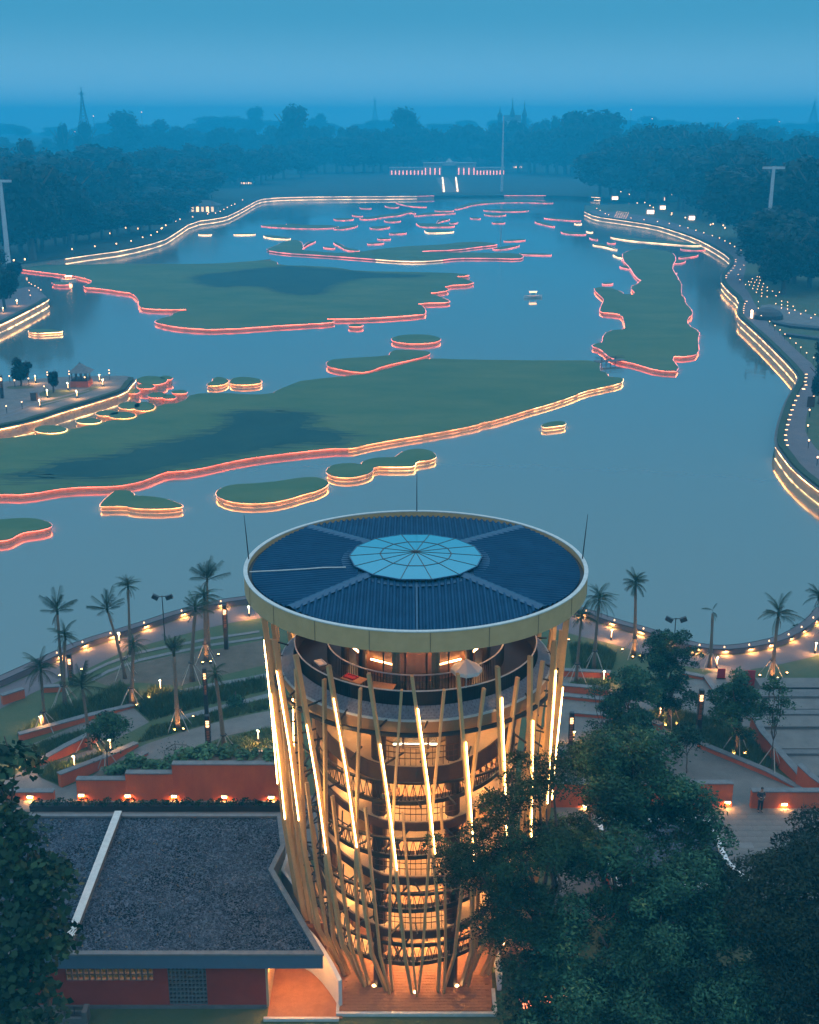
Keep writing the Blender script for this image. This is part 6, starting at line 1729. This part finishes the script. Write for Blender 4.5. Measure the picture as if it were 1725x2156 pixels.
belt((830,1100),(352,352),(272,268),12,52,'of the hazy trees right behind the lit far building','trees behind the far lawn')
belt((1080,1260),(362,372),(275,258),9,60,'of the hazy trees right of the lit far building','trees behind the far lawn')
belt((1255,1420),(412,430),(300,300),8,75,'of the dark trees at the right corner of the far lawn','trees of the right bank')
belt((1420,1580),(440,480),(320,300),8,95,'of the dark trees along the lamps of the right bank','trees of the right bank')
belt((1550,1740),(500,560),(330,330),8,120,'of the big dark trees behind the right bank pylon','trees of the right bank')
belt((1590,1740),(585,610),(455,430),6,100,'of the big trees over the dotted lights at right','trees of the right bank')
belt((1280,1500),(400,420),(268,262),10,70,'of the hazy trees behind the far right bank lamps','hazy trees behind the right bank')
belt((1500,1740),(430,450),(290,270),9,85,'of the hazy trees high behind the right pylon','hazy trees behind the right bank')
for (bs, vt_, wp, lab, v_) in (((70,548),318,150,'huge round tree towering over the left bank front row',0),((150,520),345,120,'big bulging tree right of the huge left bank tree',3),((-20,500),300,170,'massive tree crown at the left edge of the wood',2),
      ((250,470),335,130,'wide spreading tree left of the gabled house',1),((330,440),345,120,'wide dark tree just behind the lit gate house',3),((400,420),320,110,'tall broad tree beyond the gate house',0),
      ((1340,420),282,130,'broad dark tree massed at the right end of the far shore',2),((1440,440),292,150,'broad tree massed above the right bank lamps',0),((1540,470),300,150,'tall wide tree left of the right pylon',1),((1690,540),315,170,'massive crown right of the right pylon',3),((1650,620),465,150,'low wide tree below the right pylon',0)):
    tree_at(bs, vt_, wp, lab, 'largest trees round the lake', v_)
def sky_belt(us, vt, n, Y, wpx, label):
    for i in range(n):
        s = (i + rf_.uniform(.2,.8))/n; hill_tree(us[0]+(us[1]-us[0])*s, vt[0]+(vt[1]-vt[0])*s + rf_.uniform(-7,7), wpx*rf_.uniform(.7,1.4), Y*rf_.uniform(.93,1.1), nth(i, n) + ' ' + label)
sky_belt((-30,420),(290,275),12,1180,62,'of the pale trees on the hazy left skyline')
sky_belt((400,860),(268,262),15,1200,52,'of the pale trees on the skyline left of the middle')
sky_belt((840,1240),(268,245),13,1180,52,'of the pale trees on the skyline behind the far building')
sky_belt((1240,1740),(256,268),14,1100,64,'of the pale trees on the hazy right skyline')
sky_belt((-40,500),(262,256),9,1900,70,'of the faintest crowns on the far left horizon')
sky_belt((500,1200),(252,250),12,2000,60,'of the faintest crowns on the far middle horizon')
sky_belt((1300,1760),(250,252),8,2000,70,'of the faintest crowns on the far right horizon')
# trees on the promontories and the right bank promenade
tree_at((45,812),752,52,'lit small tree with swept crown on the pavilion bank left','trees on the pavilion bank',1)
tree_at((113,826),772,24,'stubby lit tree with few twigs in front of the pavilion','trees on the pavilion bank',2)
for u, b_, t_, w, lab in ((1745,800,700,70,'dark tree cut by the right edge above the promenade'),(1725,850,760,46,'tree hanging over the promenade at the right edge')): tree_at((u, b_), t_, w, lab, 'trees on the promenade')
for u, b_, t_, w, lab in ((10,650,560,60,'dark tree at the left edge of the rounded bank tip'),(-20,620,520,90,'big tree behind the rounded bank tip at the left edge'),(30,600,545,40,'tree by the glowing kiosk at the left edge')): tree_at((u, b_), t_, w, lab, 'trees of the rounded bank tip')

# ------------------------------------------------------------------ masts, pylons and far buildings
def pylon(base, vtop, label, w0, w1, arm, split=True, m='pylon'):
    x, y = G(*base); h = atY(base[0], vtop, y)[2]
    t = thing('cable_pylon', label, 'pylon', (x, y, 0), 0, 'cable car pylons')
    MB().tube([(0,0,0),(0,0,h*.5),(0,0,h)], [w0/2,(w0+w1)/4,w1/2], 10).build('shaft', M[m], t)
    if arm:
        MB().bar((-arm,0,h-.4),(arm,0,h-.4),.5,.7).build('cross_arm', M[m], t)
        for s in (-1,1): MB().bar((s*arm*.9,0,h-.4),(s*arm*.9,0,h+1.0),.3).bar((s*arm*.9,-1.2,h+.9),(s*arm*.9,1.2,h+.9),.35).build('sheave_rack', M['dark'], t)
    return t
pylon((1611,562),350,'pale cable car pylon with a dark cross arm on the right bank',1.3,.9,3.2)
pylon((19,566),378,'pale cable car pylon with a cross arm at the left edge',1.5,1.0,3.2)
pylon((1057,403),244,'tall thin pale pylon rising from the far shore',1.7,.6,0)
pylon((446,372),320,'small pale pylon among the hazy trees left of the middle',2.0,1.4,3)
def lattice(u, vb, vt, Y, label, w0):
    x, y, zb = atY(u, vb, Y); zt = atY(u, vt, Y)[2]
    t = thing('radio_mast', label, 'mast', (x, y, zb), 0)
    h = zt - zb; b = MB(); n = 12; pr = None
    for i in range(n+1):
        s = i/n; w = w0*(1-s)**1.5 + .8
        q = [Vector((w/2*i_, w/2*j_, h*.9*s)) for i_, j_ in ((-1,-1),(1,-1),(1,1),(-1,1))]
        if pr:
            for k in range(4): b.bar(pr[k], q[k], .45); b.bar(pr[k], q[(k+1)%4], .3); b.bar(q[k], q[(k+1)%4], .3)
        pr = q
    b.build('lattice', M['dark'], t)
    MB().tube([(0,0,h*.88),(0,0,h)], .4, 6).build('antenna', M['dark'], t)
    MB().box(-2.2,-2.2,h*.84,2.2,2.2,h*.86).build('platform', M['dark'], t)
    return t
lattice(178,278,183,1150,'lattice radio mast on the hazy left skyline',9)
lattice(790,262,204,1900,'very faint mast on the skyline in the middle',10)
lattice(1712,258,208,1700,'faint lattice mast at the right end of the skyline',10)
def spired(u, vb, vt, Y, label):
    x, y, zb = atY(u, vb, Y); z = ground_z(Y)
    t = thing('spired_building', label, 'building', (x, y, z), 0)
    k = 1/px_per_m(Y); zt = atY(u, vt, Y)[2] - z; ze = atY(u, 246, Y)[2] - z
    MB().box(-17*k,-12*k,0,17*k,12*k,ze-4).build('wall', M['farwall'], t)
    MB().add([(-18*k,-13*k,ze-4),(18*k,-13*k,ze-4),(18*k,13*k,ze-4),(-18*k,13*k,ze-4),(-18*k,0,ze+2),(18*k,0,ze+2)], [(0,1,5,4),(2,3,4,5),(0,4,3),(1,2,5)]).build('roof', M['dark'], t)
    for dx, top in ((-26,224),(0,205),(25,211)):
        zz = atY(u, top, Y)[2] - z; xx = dx*k*1.0
        MB().tube([(xx,0,0),(xx,0,ze),(xx,0,ze+2),(xx,0,(ze+zz)/2),(xx,0,zz)], [2.6,2.6,3.2,.9,.15], 8).build('spire', M['dark'], t)
    for r in range(3):
        for c in range(5):
            zz = ze - 12 - 7*r; MB().box(-13*k+c*6*k,-12*k-.25,zz,-10*k+c*6*k,-12*k-.02,zz+3.5).build('window', M['window'], t)
    return t
spired(1078,290,205,1400,'hazy building with three dark spires and lit windows on the skyline')
def hip_house(base, vt, wpx, label, lit=False, ve=None, dep=.7, group=None, cols=6):
    x, y = G(*base); k = 1/px_per_m(y); w = wpx*k; zt = atY(base[0], vt, y)[2]; ze = zt*.5 if ve is None else atY(base[0], ve, y)[2]
    t = thing('roofed_house', label, 'house', (x, y, 0), 0, group)
    d = w*dep
    MB().box(-w*.4,-d*.35,0,w*.4,d*.35,ze).build('wall', M['farwall'], t)
    MB().add([(-w/2,-d/2,ze-.1),(w/2,-d/2,ze-.1),(w/2,d/2,ze-.1),(-w/2,d/2,ze-.1),(-w*.16,0,zt),(w*.16,0,zt)], [(0,1,5,4),(1,2,5),(2,3,4,5),(3,0,4),(3,2,1,0)]).build('roof', M['dark'], t)
    for i in range(cols):
        x_ = -w*.36 + w*.72*i/(cols-1); MB().box(x_-w*.02,-d*.42,0,x_+w*.02,-d*.38,ze).build('column', M['farwall'], t)
    if lit:
        for i in range(cols-1):
            x_ = -w*.29 + w*.72*i/(cols-1); MB().box(x_-w*.035,-d*.352-.03,.4,x_+w*.035,-d*.352,ze*.8).build('window', M['lamp_far'] if i % 2 else M['window'], t)
    return t
hip_house((430,446),421,72,'lit gate house with a dark hipped roof on the left bank',True,431)
hip_house((182,396),374,40,'gabled pale house half hidden in the left bank wood',False,388)
hip_house((160,452),430,30,'small dim house low in the left bank wood',False,440)
hip_house((1090,356),343,26,'small house with a lit porch right of the thin pylon',True,348)
hip_house((1180,352),342,18,'tiny lit house behind the right end of the far lawn',True,346)
hip_house((345,352),344,30,'faint roof in the haze of the left wood',False,347)
hip_house((520,388),378,34,'lit pavilion among trees at the left end of the far lawn',True,382)
hip_house((20,596),572,20,'glowing orange kiosk under the trees at the left edge',True,576)
# the far lit monument building with its row of columns and steps to the water
mb = thing('monument_building', 'long low far building with rows of red lit columns and a central gateway', 'building', (*G(942,368), 0))
_, my = G(942,368); k = 1/px_per_m(my)
def mx(u): return (u-942)*k
hL = atY(942,353,my)[2]; hM = atY(942,344,my)[2]
for nm, a, b_, h, d in (('wing',820,892,hL*.95,6),('wing',1002,1062,hL*.95,6),('terrace_block',892,930,hM,8),('terrace_block',962,1002,hM,8)):
    MB().box(mx(a),0,0,mx(b_),d,h).box(mx(a)-.4,-1.6,h,mx(b_)+.4,d,h+.7).build(nm, M['farwall'], mb)
MB().box(mx(928),0,hM*.82,mx(964),8,hM*1.12).build('gateway_beam', M['farwall'], mb)
MB().add([(mx(938),1,hM*1.12),(mx(955),1,hM*1.12),(mx(955),7,hM*1.12),(mx(938),7,hM*1.12),(mx(946),4,hM*1.12+3)], [(0,1,4),(1,2,4),(2,3,4),(3,0,4)]).build('gateway_roof', M['farwall'], mb)
M['led_mon'] = emat('monument_lamp', (1.0,.25,.14), 2.4, False)
for a, b_, n_, hh in ((825,889,9,hL),(1005,1060,9,hL),(896,926,4,hM),(966,998,4,hM)):
    for i in range(n_):
        u = a + (b_-a)*i/(n_-1); MB().box(mx(u)-.5,-1.2,0,mx(u)+.5,-.3,hh*.92).build('column', M['farwall'], mb)
        MB().box(mx(u)-.42,-1.5,.2,mx(u)+.42,-1.25,hh*.62).build('column_lamp', M['led_mon'], mb)
stp = thing('far_steps', 'stairway with pale light lines running down from the far building to the lake', 'steps', (*G(947,405), 0))
sy0 = G(947,405)[1]; sy1 = G(947,374)[1]
MB().box((933-947)/px_per_m(sy0),0,-.1,(964-947)/px_per_m(sy0),sy1-sy0,.12).build('stair_ramp', M['stone'], stp)
for s, u0, u1 in ((-1,935,932),(1,964,960)):
    b = MB(); xa_ = G(u0,405)[0]-stp.location.x; xb_ = G(u1,374)[0]-stp.location.x
    for i in range(5):
        p, q = i/5+.01, (i+.86)/5
        b.bar((xa_+(xb_-xa_)*p,(sy1-sy0)*p,.55),(xa_+(xb_-xa_)*q,(sy1-sy0)*q,.55),1.0,.6)
    b.build('light_line', M['led_far_warm'], stp)
def stupa(u, vb, vt, Y, label, w):
    x, y, zb = atY(u, vb, Y); z = ground_z(Y); zt = atY(u, vt, Y)[2]-z
    t = thing('stone_temple', label, 'temple', (x, y, z), 0, 'pale temple towers')
    b = MB(); n = 7
    for i in range(n):
        s = i/n; ww = w*(1-.8*s); b.box(-ww/2,-ww/2,zt*.55*s+(0 if i else 0),ww/2,ww/2,zt*.55*(i+1)/n)
    b.build('tiers', M['farwall'], t); MB().tube([(0,0,zt*.5),(0,0,zt*.75),(0,0,zt)], [w*.16,w*.12,.2], 8).build('finial', M['farwall'], t)
    return t
stupa(983,330,292,1500,'tallest pale temple tower above the lit far building',26); stupa(1022,318,298,1500,'pale temple tower right of the tallest one',12); stupa(957,318,296,1500,'pale temple tower left of the tallest one',12)
# far lawn, distant bare lamps
gsheet('far_lawn', [(560,405),(640,385),(790,372),(815,368),(1065,368),(1250,380),(1262,405)], .004, mat('far_lawn', (.035,.045,.034), (.025,.036,.026), .03, 1.0))

# pavilion and furniture on its bank
px_, py_ = G(172,812); k = 1/px_per_m(py_)
pv_ = thing('lake_pavilion', 'small open pavilion with a dark tiled roof on the bank at the left', 'pavilion', (px_, py_, 0))
w = 34*k
MB().box(-w*.56,-w*.5,0,w*.56,w*.5,.95).build('base', M['red'], pv_)
MB().box(-w*.5,-w*.45,.95,w*.5,w*.45,1.25).build('parapet', M['dark'], pv_)
for i in (-1,-.33,.33,1):
    for j in (-1,1): MB().box(i*w*.45-.07,j*w*.4-.07,1.2,i*w*.45+.07,j*w*.4+.07,2.5).build('post', M['dark'], pv_)
e = 48*k/2
MB().add([(-e,-e*.85,2.35),(e,-e*.85,2.35),(e,e*.85,2.35),(-e,e*.85,2.35),(-e*.5,-e*.42,3.0),(e*.5,-e*.42,3.0),(e*.5,e*.42,3.0),(-e*.5,e*.42,3.0),(-.12,0,3.75),(.12,0,3.75)],
  [(0,1,5,4),(1,2,6,5),(2,3,7,6),(3,0,4,7),(4,5,9,8),(5,6,9),(6,7,8,9),(7,4,8),(3,2,1,0)]).build('roof', M['cap'], pv_)
MB().tube([(0,0,3.7),(0,0,4.0)], [.1,.03], 6).build('finial', M['dark'], pv_)
MB().box(w*.32,-w*.46,1.55,w*.38,-w*.42,1.75).build('lamp', M['lamp_far'], pv_)
bx_ = thing('service_cabinet', 'brown cabinet with a grey lid on the paving of the pavilion bank', 'cabinet', (*G(*KP(408,610)), 0))
MB().box(-.45,-.4,0,.45,.4,1.2).build('cabinet_body', M['brown'], bx_); MB().box(-.5,-.45,1.2,.5,.45,1.3).build('lid', M['cap'], bx_)
gsheet('planting_bed', chaikin(P_(KP,(460,520),(600,480),(860,490),(900,520),(700,575),(480,575)),1), .01, M['lawn'])
gsheet('planting_bed', chaikin(P_(KP,(60,455),(200,432),(420,440),(380,470),(120,478)),1), .01, M['lawn'])
gsheet('planting_bed', P_(KP,(460,640),(900,530),(1120,440),(1200,450),(1060,510),(880,570),(480,690)), .014, M['lawn'])
for q in (P_(KP,(0,775),(460,625),(900,520),(1060,490),(1060,500),(900,534),(460,642),(0,792)), P_(KP,(0,820),(470,660),(920,550),(920,560),(470,674),(0,836))):
    gsheet('stone_edging', q, .03, M['cap'])
for i, (p, lab) in enumerate(((KP(812,492),'bollard left of the pavilion in the planting bed'),(KP(568,582),'bollard in front of the stubby lit tree'),(KP(918,588),'bollard at the kerb below the pavilion'),(KP(478,700),'bollard at the kerb beside the brown cabinet'),
     (KP(1186,395),'bollard just right of the pavilion'),(KP(1225,452),'bollard at the tip of the planting bed right of the pavilion'),(KP(424,405),'bollard far left on the back path of the pavilion bank'),
     (KQ(205,695),'bollard on the rounded bank tip right'),(KQ(40,780),'bollard on the rounded bank tip left'))):
    t = copy_tree(BP); t.location = (*G(*p), 0); t['label'] = lab; t.scale = (1.25,)*3; t['group'] = 'bollard lights on the left banks'
# small glowing lamps scattered on the banks
ls_me = MB().revolve([(0,.34),(.13,.3),(.17,.16),(.1,0)], 8).mesh('lamp_glow', M['lamp_far']); lp_me = MB().tube([(0,0,-1.0),(0,0,.02)], .05, 5).mesh('lamp_post', M['dark'])
def small_lamp(p, label, group, s=1.0, post=True):
    t = thing('path_lamp', label, 'lamp', (*G(*p), 1.0 if post else .02), 0, group)
    put('lamp_glow', ls_me, t, scale=(s,)*3)
    if post: put('lamp_post', lp_me, t)
    return t
for p in P_(KP,(118,400),(178,452),(340,378),(345,430),(567,355),(570,385),(826,345),(828,375),(1300,330),(1303,365),(530,525),(82,765),(265,715)): small_lamp(p, 'small warm lamp on the pavilion bank', 'lamps on the pavilion bank', .6)
for p in P_(KQ,(350,470),(378,490),(420,510),(458,535),(490,560),(350,565),(365,625),(60,300),(45,312),(55,355),(175,210),(20,240)): small_lamp(p, 'small warm lamp on the rounded left bank tip', 'lamps on the rounded bank tip', .6)
for p in P_(K1,(430,1155),(565,1138),(692,1122),(780,1105),(848,1083),(898,1070),(935,1050),(965,1025),(1045,985),(1070,972),(1145,958),(1235,940),(1280,935),(1308,925),(1330,912),(1350,900),(1375,888),(1395,880),(1440,855),(1240,930)): small_lamp(p, 'small lamp on the walk above the left bank wall', 'lamps along the left bank walk', 1.3)
for p in P_(K1,(258,1052),(310,1070),(340,1040),(652,1000),(655,1060),(560,1045),(960,1030),(985,1010),(85,1225),(150,1218),(370,990),(430,1028),(748,1025),(820,1030)): small_lamp(p, 'lamp glowing under the trees of the left bank', 'lamps under the left bank trees', 1.6)
for p in P_(K1,(445,440),(555,345),(840,323),(625,580)): 
    x, y, z = atY(*p, 1150); t = thing('distant_lamp', 'distant lamp twinkling in the haze on the left', 'lamp', (x, y, z), 0, 'distant lamps'); put('lamp_glow', ls_me, t, scale=(2.4,2.4,2.4)); put('lamp_post', lp_me, t, scale=(3,3,30))
for p in P_(K3,(610,222),(735,275),(1245,272),(1490,292)): 
    x, y, z = atY(*p, 1300); t = thing('distant_lamp', 'distant lamp twinkling in the haze on the right', 'lamp', (x, y, z), 0, 'distant lamps'); put('lamp_glow', ls_me, t, scale=(2.4,2.4,2.4)); put('lamp_post', lp_me, t, scale=(3,3,30))
# right bank: outer row of bollards, inner row of floor lamps, dotted lights on the squares
for p in P_(KR,(545,40),(615,90),(690,140),(700,195),(690,250),(655,310),(605,368),(575,445),(600,520),(680,590),(860,840),(860,935),(900,1040),(1020,1125),(1095,1185),(1165,1250),(1235,1310),(1310,1370),(1390,1440),(1460,1500),(1540,1580),(1640,1650)) : small_lamp(p, 'bollard lamp on the outer edge of the right promenade', 'outer lamps of the right promenade', .55)
for p in P_(K6,(1700,875),(1690,930),(1665,1010),(1655,1105),(1660,1195),(1712,1298)): small_lamp(p, 'tall bollard with light pools on the right promenade near the edge of the picture', 'tall bollards of the right promenade', .7)
fl_me = MB().box(-.3,-.1,.0,.3,.1,.12).mesh('lamp_glow', M['lamp_far'])
for p in P_(KR,(545,180),(545,210),(530,265),(510,300),(480,335),(445,370),(410,405),(408,435),(700,770),(675,805),(660,840),(655,870),(655,900),(650,935),(650,965),(1545,1805),(1540,1855),(1530,1910),(1540,1958),(1500,2010)) + P_(K6,(1635,845),(1600,885),(1585,912),(1575,940),(1565,968),(1555,997),(1547,1026),(1538,1056),(1530,1086),(1525,1118),(1528,1148),(1535,1178)):
    t = thing('floor_lamp', 'small floor lamp along the inner kerb of the right promenade', 'lamp', (*G(*p), .02), 0, 'floor lamps of the right promenade'); put('lamp_glow', fl_me, t, scale=(.7,.7,.5))
for p in P_(KR,(850,425),(882,430),(780,452),(840,470),(890,475),(730,495),(765,500),(815,505),(878,517),(938,523),(740,540),(802,550),(862,557),(926,567),(992,575),(787,592),(850,602),(912,610),(992,623),(1066,630),(838,645),(916,658),(910,700),(990,710),(1195,772),(1280,785),(1112,808),(1195,822),(1278,836),(1358,845),(1193,870),(1278,885),(1382,898),(1303,938),(1535,908),(1465,952),(1668,962),(1612,1008),(1115,695),(1165,645)):
    small_lamp(p, 'pale dot lamp in the grid on the right bank square', 'dot lamps on the right bank squares', .6, False)
for p in P_(K3,(548,718),(665,712),(598,735),(645,788),(720,803),(740,815),(850,735),(893,770),(930,877),(848,858),(1095,915),(1130,840),(1165,940),(1155,925),(850,850),(690,785),(1080,920),(1303,598)): small_lamp(p, 'warm lamp among the trees of the far right bank', 'lamps of the far right bank', 1.6)
for p in P_(K3,(405,820),(425,832),(455,852),(475,858),(608,878),(685,888),(765,900),(835,912),(898,926),(945,938),(993,953),(1040,968),(1090,985),(1133,1000),(1165,1017),(1195,1033),(1222,1052)): small_lamp(p, 'small lamp on the walk of the far right bank', 'lamps along the far right walk', 1.0)
for i in range(5):
    for j in range(6): small_lamp(K3(512+13*j+4*i, 858-8*i+1.5*j), 'tiny lamp in the dotted square on the far right bank', 'dotted far right square', .7, False)
M['canopy_glow'] = emat('canopy_glow', (1.0,.55,.3), 5.0, False)
for (a, b_), lab in (((K3(495,760),K3(545,765)),'small lit canopy at the right end of the far shore'),((K3(702,845),K3(772,855)),'bright lit canopy on the far right bank'),((K3(950,882),K3(1010,890)),'lit canopy farther right on the far right bank'),((K3(780,818),K3(825,822)),'thin lit canopy among the far right trees'),((K3(805,765),K3(832,768)),'little lit canopy high on the far right bank')):
    x0, y0 = G(*a); x1, y1 = G(*b_); t = thing('lit_canopy', lab, 'canopy', (x0, y0, 0), 0, 'lit canopies of the right bank'); w_ = x1-x0
    MB().box(0,0,2.4,w_,3,2.6).build('roof', M['farwall'], t); MB().box(.1,-.06,.6,w_-.1,-.0,2.2).build('lit_front', M['canopy_glow'], t)
    for q in (.1, w_-.3): MB().box(q,2.6,0,q+.2,2.8,2.4).build('post', M['farwall'], t)
# round plaza on the right bank with a dark dome
gsheet('round_plaza', chaikin(P_(KR,(860,830),(1080,800),(1500,930),(1800,1010),(2000,1100),(2000,1180),(1500,1150),(1100,1050),(950,960)),1), .016, M['pave'])
dm = thing('dome_shelter', 'low dark dome shelter on the round plaza of the right bank', 'shelter', (*G(*KR(990,1010)), 0))
MB().revolve([(3.4,0),(3.3,.9),(2.6,1.7),(1.2,2.25),(0,2.4)], 20).build('dome', M['dark'], dm); MB().box(-3.6,-.4,.1,-3.3,.4,1.8).build('lit_door', M['canopy_glow'], dm)
for q, z in ((P_(KR,(1050,1060),(1300,1110),(1725,1150),(2000,1200),(2000,1230),(1725,1185),(1300,1145),(1060,1090)),.48),(P_(KR,(1220,1240),(1500,1275),(1900,1330),(1900,1350),(1500,1300),(1230,1265)),.5)):
    w_ = ccw(wpts(q)); cx_, cy_ = w_[0]; t = thing('curved_bench', ('upper' if z < .49 else 'lower') + ' long curved dark bench step on the right bank plaza', 'bench', (cx_, cy_, 0), 0); MB().prism([(x-cx_,y-cy_) for x, y in w_], 0, z).build('bench_body', M['dark'], t, tri=True)
sg = thing('info_board', 'dark info board on a post beside the right promenade', 'sign', (*G(*K6(1668,1010)), 0)); MB().tube([(0,0,0),(0,0,2.6)], .06, 6).build('post', M['dark'], sg); MB().box(-.55,-.06,1.5,.55,.06,3.1).build('board', M['brown'], sg)
# boats and a bright lamp on the water
def boat(p, label, s, lm):
    t = thing('rowing_boat', label, 'boat', (*G(*p, WZ), WZ-.05), R_(10), 'lit boats')
    b = MB(); n = 8; 
    for i in range(n+1):
        a = -1 + 2*i/n; w_ = .75*(1-abs(a)**2.2)+.04; zz = .5 + .25*abs(a)**2
        b.v += [(a*2.4,-w_,zz),(a*2.4,-w_*.6,0),(a*2.4,w_*.6,0),(a*2.4,w_,zz)]
    for i in range(n):
        for c in range(3): b.f.append((4*i+c,4*i+4+c,4*i+5+c,4*i+1+c))
    b.build('hull', M['white'], t); MB().box(-.9,-.5,.45,.9,.5,.5).build('deck', M['wood'], t)
    for x_ in (-.8,.8):
        for y_ in (-.45,.45): MB().tube([(x_,y_,.4),(x_,y_,1.7)], .04, 5).build('post', M['white'], t)
    MB().box(-1.1,-.65,1.7,1.1,.65,1.8).build('canopy', M['white'], t); MB().box(-.9,-.52,1.45,.9,.52,1.68).build('lamp_strip', M[lm], t)
    t.scale = (s,)*3; return t
boat(K5(1612,300), 'tiny glowing boat alone in the open water right of the broad island', 1.0, 'lamp_far'); boat(KQ(815,400), 'boat with a very bright lamp by the short red islet at the upper left', .9, 'lamp')
# low footbridge from the largest island to the ragged island
p, q = G(*K6(430,682), IZ), G(*K6(520,672), IZ)
fb = thing('footbridge', 'thin plank footbridge joining the largest island and the ragged right island', 'footbridge', (p[0], p[1], IZ)); dx, dy = q[0]-p[0], q[1]-p[1]
MB().bar((-1,-.2,.12),(dx+1.5,dy,.12),1.6,.12).build('deck', M['stone'], fb)
for o_ in (-.7,.7): MB().bar((-1,-.2+o_,.75),(dx+1.5,dy+o_,.75),.07).build('rail', M['dark'], fb)
for s in (.05,.35,.65,.95): MB().tube([(dx*s,dy*s,-1.2),(dx*s,dy*s,.8)], .08, 5).build('pier', M['dark'], fb)

# ordinal labels, left to right, for short rows of like lamps
def number(base, phrase):
    obs = [o for o in bpy.data.objects if o.parent is None and o.get('label') == base]
    obs.sort(key=lambda o: o.location.x / (o.location.y*math.cos(TH) + (CAM_H-o.location.z)*math.sin(TH)))
    for i, o in enumerate(obs): o['label'] = nth(i, len(obs)) + ' of the ' + phrase
number('bollard lamp on the outer edge of the right promenade', 'outer bollard lamps of the right promenade')
number('small lamp on the walk above the left bank wall', 'small lamps above the left bank wall')
number('warm lamp among the trees of the far right bank', 'warm lamps among the far right bank trees')
number('small lamp on the walk of the far right bank', 'lamps in the row above the far right wall')
number('lamp glowing under the trees of the left bank', 'lamps glowing under the left bank trees')
number('small warm lamp on the pavilion bank', 'small warm lamps on the pavilion bank')
number('small warm lamp on the rounded left bank tip', 'small warm lamps on the rounded left bank tip')
number('tall bollard with light pools on the right promenade near the edge of the picture', 'tall bollards beside the info board on the right promenade')
number('distant lamp twinkling in the haze on the left', 'distant lamps twinkling in the left haze')
number('distant lamp twinkling in the haze on the right', 'distant lamps twinkling in the right haze')
